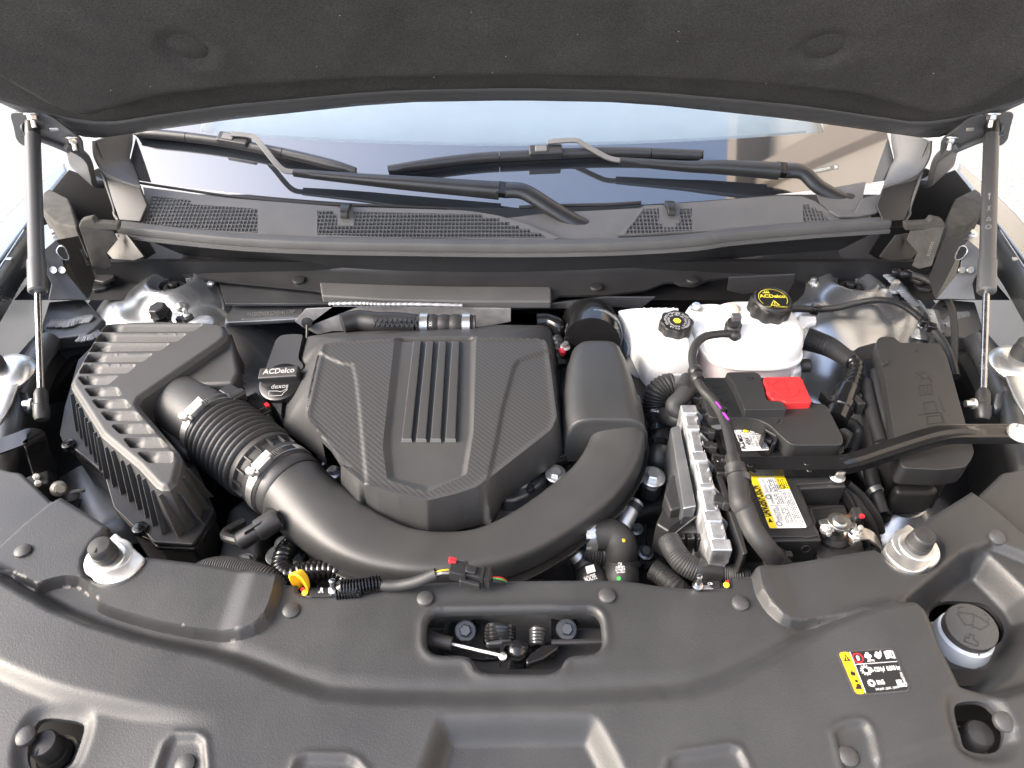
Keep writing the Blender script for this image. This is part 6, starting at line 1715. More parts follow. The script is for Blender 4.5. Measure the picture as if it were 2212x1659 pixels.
Lq = [PT('F', [p], .0042)[0] for p in ((515, 1432), (725, 1425))] + [PT('I', [p], .0042)[0] for p in ((872, 176), (642, 180))]
def LQ(s, t, lift=.0003): return Lq[0].lerp(Lq[1], s).lerp(Lq[3].lerp(Lq[2], s), t) + Vector((0, 0, lift))
def lq(pts, m, lift=.0003, nm='print', r=0):
    P_ = [LQ(a, b, lift) for a, b in pts]
    if r: P_ = round_poly(P_, r, 3)
    mk(nm, (P_, [tuple(range(len(P_)))]), m, lbl, smooth=0)
lq([(0, 0), (1, 0), (1, 1), (0, 1)], 'label_white', .0002, 'label_sheet', .003)
lq([(0, 0), (.20, 0), (.20, 1), (0, 1)], 'label_yellow', .0006, 'label_stripe')
lq([(.20, 0), (1, 0), (1, .06), (.20, .06)], 'label_yellow', .0006, 'label_stripe')
lq([(.72, .06), (1, .06), (1, .30), (.72, .30)], 'label_yellow', .0006, 'label_stripe')
vecS, vecT = (Lq[1] - Lq[0]).normalized(), (Lq[0] - Lq[3]).normalized()
text_on('DANGER/POISON', LQ(.155, .80, .0008), LQ(.155, .22, .0008), -vecS, 'print_black', lbl, bold=.035, height=.0125)
lq([(.03, .90), (.15, .90), (.09, .82)][::-1], 'print_black', .0009)
rsx = np.random.RandomState(4)
def microtext(s0, s1, t0, t1, rows, mname='print_black'):
    g = []
    for r in range(rows):
        s = s0 + (s1 - s0)*(r + .5)/rows; t = t1
        while t > t0:
            w = rsx.uniform(.006, .030)
            if rsx.rand() < .85:
                h = (s1 - s0)/rows*rsx.uniform(.20, .30)
                g.append(([LQ(s - h, t, .0008), LQ(s + h, t, .0008), LQ(s + h, max(t0, t - w), .0008), LQ(s - h, max(t0, t - w), .0008)], [(0, 1, 2, 3)]))
            t -= w + .008
    mk('fine_print', join(*g), mname, lbl, smooth=0)
text_on('SULFURIC ACID', LQ(.36, .34, .0008), LQ(.36, .10, .0008), -vecS, 'print_black', lbl, height=.0038)
text_on('SHIELD EYES', LQ(.36, .88, .0008), LQ(.36, .66, .0008), -vecS, 'print_black', lbl, height=.0038)
text_on('EXPLOSIVE GASES', LQ(.45, .88, .0008), LQ(.45, .62, .0008), -vecS, 'print_black', lbl, height=.0038)
text_on('NO SPARKS FLAMES', LQ(.40, .58, .0008), LQ(.40, .38, .0008), -vecS, 'print_black', lbl, height=.0036)
microtext(.42, .70, .10, .33, 5); microtext(.74, .98, .09, .28, 4); microtext(.46, .68, .38, .58, 4); microtext(.50, .70, .64, .92, 4); microtext(.74, .97, .36, .94, 5)
lq([(.24, .345), (1, .335), (1, .34), (.24, .35)], 'print_black', .0009); lq([(.24, .60), (.70, .605), (.70, .61), (.24, .605)], 'print_black', .0009); lq([(.70, .06), (.708, .06), (.708, .98), (.70, .98)], 'print_black', .0009)
for s0, t0 in ((.30, .93), (.30, .44), (.80, .26)):
    cc0 = LQ(s0, t0, .0009); mk('pictogram', ring(cc0, (0, 0, 1), .0030, .0001, .0010, 18), 'print_black', lbl)
# white maker's label further back
Lw = PT('F', [(412, 1130), (575, 1136), (640, 1278), (472, 1284)], .0045)
def LW(s, t, lift=.0003): return Lw[0].lerp(Lw[1], s).lerp(Lw[3].lerp(Lw[2], s), t) + Vector((0, 0, lift))
lb2 = bpy.data.objects.new('maker_label', None); COL.objects.link(lb2); lb2.parent = ba; SUB.append(lb2)
mk('label_sheet', (round_poly([LW(0, 0), LW(1, 0), LW(1, 1), LW(0, 1)], .002, 3), [tuple(range(16))]), 'label_white', lb2, smooth=0)
wS, wT = (Lw[1] - Lw[0]).normalized(), (Lw[0] - Lw[3]).normalized()
text_on('ACDelco', LW(.17, .95, .0008), LW(.17, .38, .0008), -wS, 'print_black', lb2, bold=.03, height=.0085)
text_on('94RAGM', LW(.32, .75, .0008), LW(.32, .45, .0008), -wS, 'print_black', lb2, height=.0040)
text_on('9354', LW(.42, .78, .0008), LW(.42, .48, .0008), -wS, 'print_black', lb2, bold=.02, height=.0055)
text_on('12V VRLA', LW(.53, .85, .0008), LW(.53, .42, .0008), -wS, 'print_black', lb2, height=.0040)
text_on('80AH  730', LW(.68, .85, .0008), LW(.68, .40, .0008), -wS, 'print_black', lb2, height=.0042)
for k in range(4): text_on('730 MOTORCRAFT'[0:3] + ' A/CCA-BCI-' + str(k), LW(.77 + .06*k, .93, .0008), LW(.77 + .06*k, .35, .0008), -wS, 'print_black', lb2, height=.0026) if False else None
g = []
for r in range(4):
    t = .95; s = .76 + .065*r
    while t > .25:
        w = rsx.uniform(.03, .09); g.append(([LW(s - .016, t, .0008), LW(s + .016, t, .0008), LW(s + .016, t - w, .0008), LW(s - .016, t - w, .0008)], [(0, 1, 2, 3)])); t -= w + .03
mk('fine_print', join(*g), 'print_black', lb2, smooth=0)
for k, col in enumerate(('label_white', 'label_yellow', 'label_white')):
    s = .16 + .27*k; c = LW(s, .18, .0006); 
    mk('pictogram', ring(c, (0, 0, 1), .0048, .0001, .0010, 20), 'print_black', lb2)
    if k == 1: mk('pictogram', ([c + Vector((-.005, -.004, .0003)), c + Vector((.005, -.004, .0003)), c + Vector((0, .005, .0003))], [(0, 1, 2)]), 'label_yellow', lb2, smooth=0)
mk('label_rule', ([LW(0, .33, .0006), LW(.95, .33, .0006), LW(.95, .345, .0006), LW(0, .345, .0006)], [(0, 1, 2, 3)]), 'print_black', lb2, smooth=0)

# negative terminal clamp
nt_ = thing('battery_clamp', 'silver battery terminal clamp with copper edged strap on the black post', 'terminal clamp')
pc = PT('I', [(1050, 190)], -.018)[0]
mk('post_seat', lathe([(.022, -.014), (.022, -.010), (.019, -.006), (.012, -.004)], pc, (0, 0, 1), 30), 'rubber', nt_)
mk('clamp_ring', lathe([(.0165, -.008), (.017, .010), (.0155, .018), (.0150, .0185), (.010, .0185)], pc, (0, 0, 1), 30), 'lead', nt_)
mk('post', lathe([(.0105, .0), (.0098, .020), (.008, .0215), (.001, .0215)], pc, (0, 0, 1), 24), 'lead', nt_)
jl = PT('I', [(980, 160)], -.008)[0]
mk('clamp_jaw', join(obox(jl, Vector((.009, .002, 0)), Vector((-.001, .007, 0)), Vector((0, 0, .007))), obox(jl + Vector((0, -.012, 0)), Vector((.008, .002, 0)), Vector((-.001, .004, 0)), Vector((0, 0, .007)))), 'lead', nt_, bevel=.003, seg=3)
mk('clamp_bolt', hexbolt(PT('I', [(990, 185)], .0)[0], (-.2, -.9, .4), .0062, .006, 1.3, .002, stud=.008), 'zinc', nt_)
st_ = PT('I', [(1075, 140), (1095, 100), (1160, 95), (1185, 150), (1175, 195), (1120, 185)], -.006)
mk('sensor_plate', prism(round_poly(st_, .004), dz=.007), 'lead', nt_, bevel=.002)
mk('copper_edge', prism(PT('I', [(1092, 92), (1150, 86), (1150, 100), (1095, 106)], -.004), dz=.006), 'copper', nt_, bevel=.001)
mk('sensor_block', join(prism(PT('I', [(1145, 45), (1205, 40), (1230, 110), (1170, 120)], .004), dz=.03), prism(PT('I', [(1130, 180), (1215, 150), (1225, 185), (1150, 210)], .0), dz=.02)), 'black', nt_, bevel=.003)
mk('red_lock', box(PT('I', [(1212, 105)], .006)[0], .005, .005, .004), 'red_small', nt_)
mk('copper_edge', prism(PT('I', [(1125, 205), (1150, 195), (1160, 260), (1140, 265)], -.012), dz=.008), 'copper', nt_, bevel=.002)
mk('ground_strap', sweep(spline(PT('I', [(1145, 225, -.010), (1190, 215, -.008), (1250, 220, -.010), (1300, 260, -.018), (1325, 310, -.05)], 0), 6), lambda i, f: [(-.010, -.002), (.010, -.002), (.010, .002), (-.010, .002)]), 'lead', nt_, bevel=.001)
mk('strap_stud', hexbolt(PT('I', [(1172, 215)], -.007)[0], (0, -.2, 1), .0072, .006, 1.4, .002, stud=.012), 'zinc', nt_)
mk('strap_nut', lathe([(.007, 0), (.007, .008), (.005, .009)], PT('I', [(1165, 262)], -.014)[0], (0, -.9, .3), 16), 'lead', nt_)

# ================================================================== fuse cover over the battery with red flap
fc = thing('battery_fuse_cover', 'black stepped plastic fuse cover over the rear of the battery', 'fuse cover')
o1 = PT('F', [(205, 845), (240, 828), (600, 828), (845, 830), (908, 985), (975, 990), (1000, 1010), (1095, 1195), (1098, 1232), (1080, 1246), (790, 1246), (750, 1225), (640, 1120), (570, 1088), (520, 1078), (290, 1078), (265, 1062)], .030)
mk('cover_shell', prism(round_poly(o1, .006, 3), dz=.030), 'black_soft', fc, bevel=.005, seg=3) if 'black_soft' in MAT else mk('cover_shell', prism(round_poly(o1, .006, 3), dz=.030), mat('black_soft', (.022, .022, .0225), .46, bump=.25, bscale=900, var=.1, vscale=12, rvar=.05), fc, bevel=.005, seg=3)
o2 = PT('F', [(372, 800), (395, 795), (560, 795), (585, 812), (622, 962), (640, 972), (715, 975), (752, 1025), (490, 1028), (430, 880)], .044)
mk('raised_block', prism(round_poly(o2, .004, 3), dz=.016, shrink=-.03), 'black_soft', fc, bevel=.004, seg=3)
o3 = PT('F', [(500, 990), (735, 988), (752, 1028), (520, 1030)], .040)
rim = PT('F', [(255, 1045), (300, 1085), (520, 1092), (575, 1105), (640, 1135), (770, 1262), (1085, 1262), (1104, 1240), (1100, 1285), (1080, 1300), (760, 1300), (690, 1230), (560, 1130), (280, 1110)], .006)
mk('lower_rim', prism(rim, dz=.014), 'black', fc, bevel=.003)
mk('latch_clip', join(prism(PT('F', [(600, 1120), (640, 1118), (705, 1170), (685, 1190), (615, 1150)], .026), dz=.006), prism(PT('F', [(590, 1180), (612, 1130), (622, 1150), (610, 1215)], .024), dz=.02), prism(PT('F', [(655, 1240), (680, 1190), (702, 1180), (682, 1235)], .024), dz=.02)), 'black', fc, bevel=.0015)
mk('latch_tab', prism(PT('F', [(610, 1180), (660, 1205), (655, 1225), (605, 1205)], .014), dz=.006), 'galv_dark', fc, bevel=.001)
# raised pictograms
for l in ([(508, 828), (525, 822), (545, 830)], [(527, 825), (530, 842)], [(285, 890), (350, 885)], [(300, 905), (345, 910)], [(310, 925), (365, 920)], [(325, 945), (375, 985), (335, 985), (330, 950)], [(680, 1110), (705, 1085), (725, 1100)], [(700, 1095), (690, 1080)]):
    pts = [p for p in PT('F', l, .031 if l[0][0] not in (508, 527) else .045)]
    mk('raised_symbol', join(*[beam(a, b, .0016, .0012) for a, b in zip(pts, pts[1:])]), 'emboss', fc, smooth=0)
rf = thing('red_terminal_flap', 'red plastic flap with a plus mark covering the positive terminal', 'terminal cover')
r1 = PT('F', [(602, 840), (612, 826), (820, 822), (840, 832), (906, 980), (740, 986), (722, 968), (660, 964), (632, 930)], .043)
mk('flap', prism(round_poly(r1, .004, 3), dz=.018), 'red', rf, bevel=.003, seg=3)
for px in ((622, 880), (645, 940)): mk('hinge_knuckle', tube([PT('F', [(px[0] - 12, px[1] - 14)], .038)[0], PT('F', [(px[0] + 8, px[1] + 14)], .038)[0]], .006, 12), 'red', rf)
k = PT('F', [(742, 895)], .0435)[0]; mk('raised_ring', ring(k, (0, 0, 1), .019, .0008, .0012, 36), 'red', rf)
mk('plus_mark', join(beam(k - Vector((.013, 0, 0)), k + Vector((.013, 0, 0)), .0012, .0012), beam(k - Vector((0, .013, 0)), k + Vector((0, .013, 0)), .0012, .0012)), 'red', rf)

# ================================================================== tray and clips left of the battery
bt_ = thing('battery_tray', 'black plastic battery tray wall with clips beside the control module', 'tray')
tr_ = PT('F', [(165, 900), (215, 1000), (260, 1130), (330, 1310), (350, 1420), (420, 1640)], .012) + PT('I', [(440, 90), (510, 330), (480, 340)], .012) + PT('I', [(385, 60)], .012) + PT('F', [(310, 1420), (235, 1140), (190, 1010), (150, 910)], .012)
mk('tray_wall', prism(tr_, dz=.16), 'black', bt_, bevel=.002)
for px in ((205, 960), (235, 1060), (255, 1170), (265, 1260), (330, 1340), (345, 1600)):
    k = PT('F', [px], .016)[0]; mk('clip', join(box(k, .022, .014, .012, -.3), box(k + Vector((.004, -.009, .004)), .010, .006, .016, -.3)), 'black', bt_, bevel=.0015)
fo1 = PT('I', [(270, 300), (440, 320), (440, 90), (385, 95), (370, 290)], -.02)
mk('tray_corner', prism(PT('I', [(275, 295), (300, 380), (400, 385), (445, 320), (400, 95), (370, 100)], -.035), dz=.04), 'black', bt_, bevel=.002)
mk('fir_clip', join(lathe([(.011, 0), (.010, .002), (.003, .003)], PT('F', [(318, 1115)], .014)[0], (-.1, -.3, 1), 20), lathe([(.003, .002), (.003, .018)], PT('F', [(318, 1115)], .014)[0], (.1, .3, .9), 10)), 'galv_dull', bt_)
# black fins seen under the fuse cover edge
mk('terminal_wheel', lathe([(.020, -.004), (.020, .0), (.004, .001)], PT('F', [(640, 1275)], .0035)[0], (0, 0, 1), 30), 'gloss', bt_)

# ================================================================== control module with cast heat sink
ecu = thing('control_module', 'engine control module with a bare cast aluminium heat sink standing beside the battery', 'control module')
ea, ebp = PT('F', [(140, 1010)], .030)[0], PT('I', [(340, 330)], .005)[0]
ed = (ebp - ea).normalized(); es = ed.cross(Vector((0, 0, 1))).normalized()    # es points to the left/right
es = es if es.x > 0 else -es
EL_ = (ebp - ea).length
pf = lambda f, s, z: ea.lerp(ebp, f) + es*s + Vector((0, 0, z))
mk('sink_body', prism([pf(0, -.013, 0), pf(0, .010, 0), pf(.4, .008, 0), pf(.42, .012, 0), pf(1, .013, 0), pf(1, -.011, 0), pf(.62, -.013, 0), pf(.6, -.009, 0)], dz=.11), 'alu', ecu, bevel=.003)
tops = []
for k, (f0, f1, w0, w1, h) in enumerate(((.0, .07, -.013, .011, .005), (.071, .16, -.009, .008, .002), (.161, .20, -.012, .009, .005), (.201, .36, -.007, .007, .003), (.361, .43, -.012, .010, .005), (.431, .58, -.006, .009, .002), (.581, .62, -.011, .011, .005), (.621, .76, -.009, .007, .003), (.761, .83, -.013, .011, .005), (.831, .93, -.008, .012, .003), (.931, 1.0, -.012, .015, .005))):
    mk('sink_step', prism([pf(f0, w0, h), pf(f0, w1, h), pf(f1, w1, h), pf(f1, w0, h)], dz=.03), 'alu', ecu, bevel=.0025)
for k in range(15):
    f = .03 + .063*k
    mk('sink_fin', prism([pf(f, .008, .006), pf(f, .022 - .006*(k % 3), -.010), pf(f + .016, .022 - .006*(k % 3), -.010), pf(f + .016, .008, .006)], dz=.06), 'alu', ecu, bevel=.001)
mk('module_plate', prism([pf(.12, -.017, -.006), pf(.12, -.030, -.012), pf(.70, -.034, -.012), pf(.70, -.017, -.006)], dz=.12), 'galv_dull', ecu, bevel=.002)
mk('module_foot', prism(PT('I', [(295, 290), (370, 290), (395, 320), (350, 375), (300, 360)], -.015), dz=.03), 'alu', ecu, bevel=.003)
cn = thing('module_connector', 'large black lever connector with cable plugged into the control module', 'connector')
k0 = PT('F', [(75, 1640)], -.035)[0]
mk('connector_body', prism(PT('I', [(0, 20), (10, -120), (130, -120), (160, 40), (235, 60), (240, 200), (160, 210), (20, 200), (-60, 150)], -.030), dz=.06), 'black', cn, bevel=.004)
mk('connector_top', prism(PT('I', [(-10, -30), (40, -160), (150, -120), (165, 30), (30, 70)], -.012), dz=.03), 'black_soft', cn, bevel=.004)
mk('lever', prism(PT('I', [(20, 170), (180, 60), (200, 100), (60, 210), (10, 215)], -.016), dz=.008), 'gloss', cn, bevel=.002)
mk('cable_guide', join(*[prism(PT('I', [(70 + 60*k, 210), (115 + 60*k, 205), (125 + 60*k, 240), (80 + 60*k, 248)], -.022), dz=.03) for k in range(3)]), 'gloss', cn, bevel=.002)
mk('braided_cable', tube(PT('I', [(20, 250, -.03), (60, 330, -.03), (120, 400, -.032), (230, 450, -.036), (350, 465, -.042), (480, 480, -.05), (600, 500, -.08)], 0), .0155, 18, corr=(60, .0004)), 'rubber', cn)
mk('tape_band', tube(PT('I', [(180, 425, -.034), (230, 450, -.036), (320, 462, -.040)], 0), .0165, 18), 'black', cn)
mk('braided_cable', tube(PT('I', [(-80, 430, -.05), (-20, 470, -.05), (60, 540, -.05), (120, 600, -.07)], 0), .0145, 16, corr=(40, .0004)), 'rubber', cn)

# ================================================================== glossy black brace across battery and fuse box
bz = thing('battery_brace', 'glossy black steel brace bent across the battery to the fender', 'brace')
bp_ = PT('F', [(300, 1362, .020), (600, 1366, .020), (900, 1364, .022), (1060, 1360, .024), (1180, 1338, .028), (1340, 1285, .036), (1500, 1232, .044), (1640, 1190, .050), (1760, 1168, .052), (1950, 1166, .052), (2250, 1165, .052)], 0)
bpath = spline(bp_, 8)
def bsec(i, f):
    w = .0130 + .001*sstep(.3, .8, np.array([f]))[0]
    b = .006*sstep(.30, .36, np.array([f]))[0]*(1 - sstep(.86, .90, np.array([f]))[0])
    return [(-w, -.010), (-w + .001, -.010), (-w + .0012, .0), (-.007, .0012), (-.004, .0012 + b), (.003, .0012 + b), (.006, .0012), (w - .0012, .0), (w - .001, -.010), (w, -.010), (w, .003), (w - .002, .0035), (.006, .003), (.003, .003 + b), (-.004, .003 + b), (-.007, .003), (-w + .002, .0035), (-w, .003)]
mk('brace_bar', sweep(bpath, bsec), 'gloss', bz, smooth=35)
mk('bolt', hexbolt(PT('F', [(2182, 1175)], .056)[0], (0, -.2, 1), .0105, .009, 1.6, .003), 'zinc', bz)
for px in ((520, 1370), (545, 1410), (870, 1360), (885, 1400), (330, 1340)):
    k = PT('F', [px], .0245)[0]; mk('dimple', lathe([(.004, 0), (.0032, .0008), (.001, .0004)], k, (0, 0, 1), 14), 'gloss', bz)
mk('bolt', hexbolt(PT('F', [(1058, 1440)], .006)[0], (0, -.2, 1), .008, .012, 1.4, .003), 'zinc', bz)
mk('foot', prism(PT('F', [(300, 1330), (440, 1330), (460, 1420), (320, 1420)], .018), dz=.02), 'black', bz, bevel=.002)

# ================================================================== underhood fuse box
fb = thing('fuse_box', 'large black fuse box with ribbed side and embossed symbols behind the brace', 'fuse box')
lt = PT('F', [(1300, 612), (1312, 585), (1340, 574), (1395, 573), (1425, 590), (1445, 612), (1690, 616), (1740, 700), (1800, 920), (1850, 1100), (1905, 1285), (1890, 1330), (1850, 1380), (1700, 1398), (1480, 1388), (1450, 1368), (1420, 1215), (1370, 930), (1350, 800), (1310, 690)], .020)
mk('lid', prism(round_poly(lt, .006, 3), dz=.034), 'black_soft', fb, bevel=.009, seg=4)
sd2 = PT('F', [(1135, 665), (1190, 628), (1310, 592), (1330, 700), (1375, 930), (1425, 1215), (1450, 1370), (1250, 1240), (1195, 900)], -.020)
mk('side_step', prism(sd2, dz=.09), 'black_soft', fb, bevel=.010, seg=4)
for a, b in (((1235, 860), (1330, 1235)), ((1290, 800), (1395, 1225))):
    mk('side_rib', tube(PT('F', [(a[0], a[1], -.010), ((a[0]+b[0])/2 - 6, (a[1]+b[1])/2, -.010), (b[0], b[1], -.014)], 0), .010, 14), 'black_soft', fb)
mk('base', prism(PT('F', [(1200, 700), (1690, 660), (1850, 1250), (1820, 1340), (1450, 1350), (1290, 1230)], -.012), dz=.18), 'black', fb, bevel=.006)
mk('front_clip', join(prism(PT('F', [(1600, 1385), (1760, 1370), (1770, 1415), (1620, 1435)], -.012), dz=.02), prism(PT('F', [(1640, 1395), (1735, 1385), (1740, 1405), (1650, 1415)], -.006), dz=.02)), 'gloss', fb, bevel=.003)
mk('lower_hump', prism(PT('F', [(1400, 1480), (1640, 1470), (1700, 1510), (1660, 1545), (1430, 1540)], -.05), dz=.05), 'black', fb, bevel=.012, seg=3)
k = PT('F', [(1345, 742)], .021)[0]; mk('peg', lathe([(.006, 0), (.0055, .004), (.002, .005)], k, (0, 0, 1), 16), 'black_soft', fb)
for l in ([(1540, 665), (1560, 660)], [(1548, 655), (1556, 675)], [(1545, 825), (1600, 795)], [(1545, 795), (1600, 840)], [(1570, 785), (1580, 850)], [(1560, 880), (1640, 870)], [(1640, 870), (1650, 930), (1570, 940), (1560, 880)], [(1590, 890), (1600, 930)], [(1615, 886), (1622, 926)], [(1590, 985), (1660, 975), (1680, 1040), (1605, 1050), (1590, 985)], [(1560, 1060), (1700, 1045), (1730, 1120)], [(1610, 1070), (1700, 1060), (1712, 1105), (1620, 1115), (1610, 1070)], [(1610, 830), (1645, 845)], [(1625, 815), (1640, 860)], [(1690, 950), (1720, 1040)]):
    pts = PT('F', l, .0202)
    mk('embossed_symbol', join(*[beam(a, b, .0009, .0010) for a, b in zip(pts, pts[1:])]), 'black_soft', fb, smooth=0)
bu = PT('F', [(1440, 600), (1500, 592), (1580, 600), (1600, 612)], -.01)

# ================================================================== harness, lines and the silver dish beyond
hn = thing('battery_harness', 'black braided wiring harness ending in a round plug by the fuse box', 'wiring harness')
mk('braid', tube(PT('F', [(865, 590, .0), (930, 610, .0), (1010, 640, .0), (1090, 690, .004), (1150, 730, .006)], 0), lambda f: .021 - .008*f, 18, corr=(42, .0006)), 'rubber', hn)
mk('taped_run', tube(PT('F', [(1120, 700, .004), (1175, 750, .006), (1172, 800, .004), (1150, 860, .0), (1135, 910, -.004)], 0), lambda f: .0135 - .003*sin(pi*f), 16, corr=(8, .0008)), 'gloss', hn)
a_, b_ = PT('F', [(1125, 895)], .0)[0], PT('F', [(1060, 1060)], -.012)[0]
mk('round_plug', lathe([(.017, 0), (.018, .003), (.018, .035), (.021, .037), (.021, .050), (.019, .052), (.019, .075), (.014, .078)], a_, b_ - a_, 26), 'gloss', hn)
mk('plug_lever', obox(a_.lerp(b_, .55) + Vector((.02, .0, .0)), Vector((.006, 0, 0)), Vector((-.004, .016, 0)), Vector((0, 0, .012))), 'black', hn, bevel=.002); mk('plug_lever', (obox(a_.lerp(b_, .55) - Vector((.022, .0, .0)), Vector((.004, 0, 0)), Vector((-.006, .018, 0)), Vector((0, 0, .010)))), 'black', hn, bevel=.002)
mk('lower_loom', tube(PT('F', [(1060, 1090, -.02), (1150, 1120, -.03), (1190, 1180, -.04), (1140, 1290, -.05)], 0), .010, 12), 'black', hn)
mk('ribbed_boot', tube(PT('F', [(1140, 980, -.02), (1190, 960, -.025), (1230, 945, -.03)], 0), .013, 14, corr=(6, .0016)), 'black', hn)
cl_ = thing('corrugated_conduit', 'thin black corrugated conduit crossing the strut tower from the coolant cap', 'conduit')
mk('conduit', tube(PT('F', [(755, 405, .03), (850, 405, .022), (940, 408, .016), (1060, 398, .008), (1180, 370, .0), (1300, 352, -.002), (1400, 360, -.004), (1480, 395, -.008), (1545, 440, -.012), (1600, 490, -.016)], 0), .0058, 12, corr=(88, .0009)), 'black', cl_)
mk('smooth_end', tube(PT('F', [(1600, 490, -.016), (1660, 545, -.018), (1720, 620, -.022), (1762, 710, -.024), (1790, 825, -.03)], 0), .0075, 12), 'black', cl_)
for px, z in (((920, 408), .018), ((1600, 488), -.014), ((1640, 520), -.014)): mk('clip', box(PT('F', [px], z)[0], .016, .018, .016, -.4), 'gloss', cl_, bevel=.003)
wl_ = thing('washer_line', 'thin smooth black line arching along the fender beside the strut', 'hose')
mk('line', tube(PT('F', [(1390, 165, .004), (1440, 185, .006), (1520, 195, .008), (1620, 230, .008), (1710, 300, .006), (1765, 400, .0), (1782, 520, -.01), (1783, 660, -.02), (1778, 800, -.03)], 0), .0062, 12), 'rubber', wl_)
for px in ((1415, 178), (1490, 190)): mk('joint', lathe([(.0085, -.008), (.0095, -.006), (.0095, .006), (.0085, .008)], PT('F', [px], .007)[0], (1, -.15, 0), 16), 'gloss', wl_)
sdh = thing('inner_dish', 'pressed silver steel dish with a dark centre hole beyond the battery clamp', 'body panel')
dz_ = -.12
dc = PT('F', [(1470, 1590)], dz_)[0]
mk('dish', lathe([(.10, -.05), (.085, -.030), (.060, -.012), (.040, -.006), (.034, .0), (.026, .002), (.020, -.004), (.014, -.010)], dc, (-.1, -.1, 1), 44), 'galv', sdh, smooth=70)
mk('dish_hole', lathe([(.015, 0), (.015, .003)], dc + Vector((0, 0, -.010)), (-.1, -.1, 1), 24), 'dark', sdh)
mk('dish_panel', prism(PT('F', [(1180, 1420), (1420, 1440), (1700, 1560), (1640, 1680), (1400, 1760), (1260, 1700)], -.16), dz=.004), 'galv', sdh, bevel=.001)
for i, pts in enumerate(([(1150, 1290, -.05), (1220, 1420, -.06), (1300, 1560, -.08), (1350, 1700, -.12)], [(1100, 1500, -.03), (1180, 1600, -.05), (1260, 1720, -.08), (1300, 1850, -.12)], [(1080, 1520, -.02), (1140, 1620, -.05), (1180, 1760, -.08), (1230, 1860, -.12)], [(1260, 1400, -.05), (1290, 1520, -.06), (1330, 1660, -.08)], [(1120, 1480, -.02), (1210, 1560, -.04), (1300, 1680, -.07), (1330, 1780, -.10)])):
    mk('ground_cable', tube(PT('F', pts, 0), (.010, .008, .007, .011, .006)[i], 12), ('black', 'rubber', 'black', 'rubber', 'black')[i], None, label=('thick black cable under the brace beside the fuse box', 'black cable bundle strand right behind the battery clamp', 'lowest black cable strand by the battery clamp', 'rubber cable with a foil tie below the fuse box corner', 'thin black cable strand by the brace bolt')[i], cat='cable', group='cables beside the battery')
k = PT('F', [(1290, 1530)], -.055)[0]; mk('cable_tie', ring(k, (.3, -1, -.2), .0115, .008, .001, 24), 'zinc', None, label='small silver cable tie round the rubber cable below the fuse box', cat='cable tie')
mk('dish_cable', tube(PT('F', [(1370, 1680, -.10), (1380, 1560, -.09), (1450, 1500, -.09), (1560, 1490, -.10), (1680, 1560, -.11)], 0), .0062, 12), 'black', None, label='black cable curving round the silver dish', cat='cable')

# ================================================================== lower centre: hoses, plugs, tags
def PH(l, z=0): return PT('H', l, z)
lc = thing('coolant_pipe', 'bare alloy coolant pipe joined to a black hose below the duct', 'pipe', 'pipes below the duct')
mk('alloy_run', tube(PH([(1420, 240, -.085), (1460, 290, -.080), (1510, 350, -.085), (1560, 420, -.095)]), .0135, 16), 'alu', lc)
mk('quick_joint', lathe([(.017, -.016), (.019, -.014), (.019, -.004), (.0175, .0), (.021, .006), (.021, .030), (.019, .034)], PH([(1570, 430)], -.095)[0], (.35, -.9, -.15), 26), 'black', lc)
mk('hose_end', tube(PH([(1600, 480, -.10), (1650, 570, -.12), (1680, 640, -.16)]), .020, 18), 'rubber', lc)
text_on('INCACPIPE', PH([(1562, 515)], -.078)[0], PH([(1632, 490)], -.078)[0], (0, 1, .3), 'print_white', lc, height=.008, bold=.02)
mk('code_patch', obox(PH([(1590, 432)], -.072)[0], Vector((.006, .002, 0)), Vector((-.001, .005, .001)), Vector((0, 0, .0006))), 'label_white', lc)
l2 = thing('coolant_pipe', 'bare alloy pipe rising beside the black elbow hose', 'pipe', 'pipes below the duct')
mk('alloy_run', tube(PH([(1870, 20, -.06), (1830, 90, -.065), (1790, 180, -.075), (1785, 260, -.085), (1795, 360, -.10)]), .0125, 16), 'alu', l2)
mk('pipe_collar', ring(PH([(1850, 60)], -.062)[0], (-.5, -.8, -.1), .0128, .010, .002, 28), 'black', l2)
e2_ = thing('elbow_hose', 'black rubber elbow hose with zinc clamp below the duct', 'hose')
mk('elbow', tube(PH([(1560, 215, -.06), (1640, 215, -.055), (1720, 225, -.055), (1770, 270, -.060), (1775, 340, -.075), (1740, 400, -.10)]), .024, 20), 'rubber', e2_)
mk('clamp', ring(PH([(1585, 218)], -.058)[0], (1, .05, 0), .0248, .016, .0016, 36), 'zinc', e2_)
mk('clamp', ring(PH([(1785, 380)], -.085)[0], (-.05, -.6, -.7), .0255, .008, .0016, 36), 'black', e2_)
text_on('HPE UPR', PH([(1612, 245)], -.028)[0], PH([(1618, 198)], -.028)[0], (-1, 0, 0), 'print_white', e2_, height=.011)
mk('yellow_dot', lathe([(.0028, 0), (.0025, .001)], PH([(1795, 255)], -.038)[0], (.5, -.2, .8), 14), 'yellow', e2_)
v2 = thing('radiator_hose', 'wide black hose with white part number dropping behind the cover', 'hose')
mk('hose', tube(PH([(1775, 360, -.085), (1780, 430, -.09), (1785, 520, -.10), (1800, 640, -.16)]), .0245, 20), 'rubber', v2)
text_on('GM', PH([(1762, 425)], -.064)[0], PH([(1785, 425)], -.064)[0], (0, 1, .3), 'print_white', v2, height=.008)
text_on('42956859', PH([(1748, 458)], -.064)[0], PH([(1806, 455)], -.064)[0], (0, 1, .3), 'print_white', v2, height=.010)
mk('green_dot', lathe([(.003, 0), (.0028, .0008)], PH([(1765, 490)], -.062)[0], (0, -.3, 1), 12), 'green', v2)
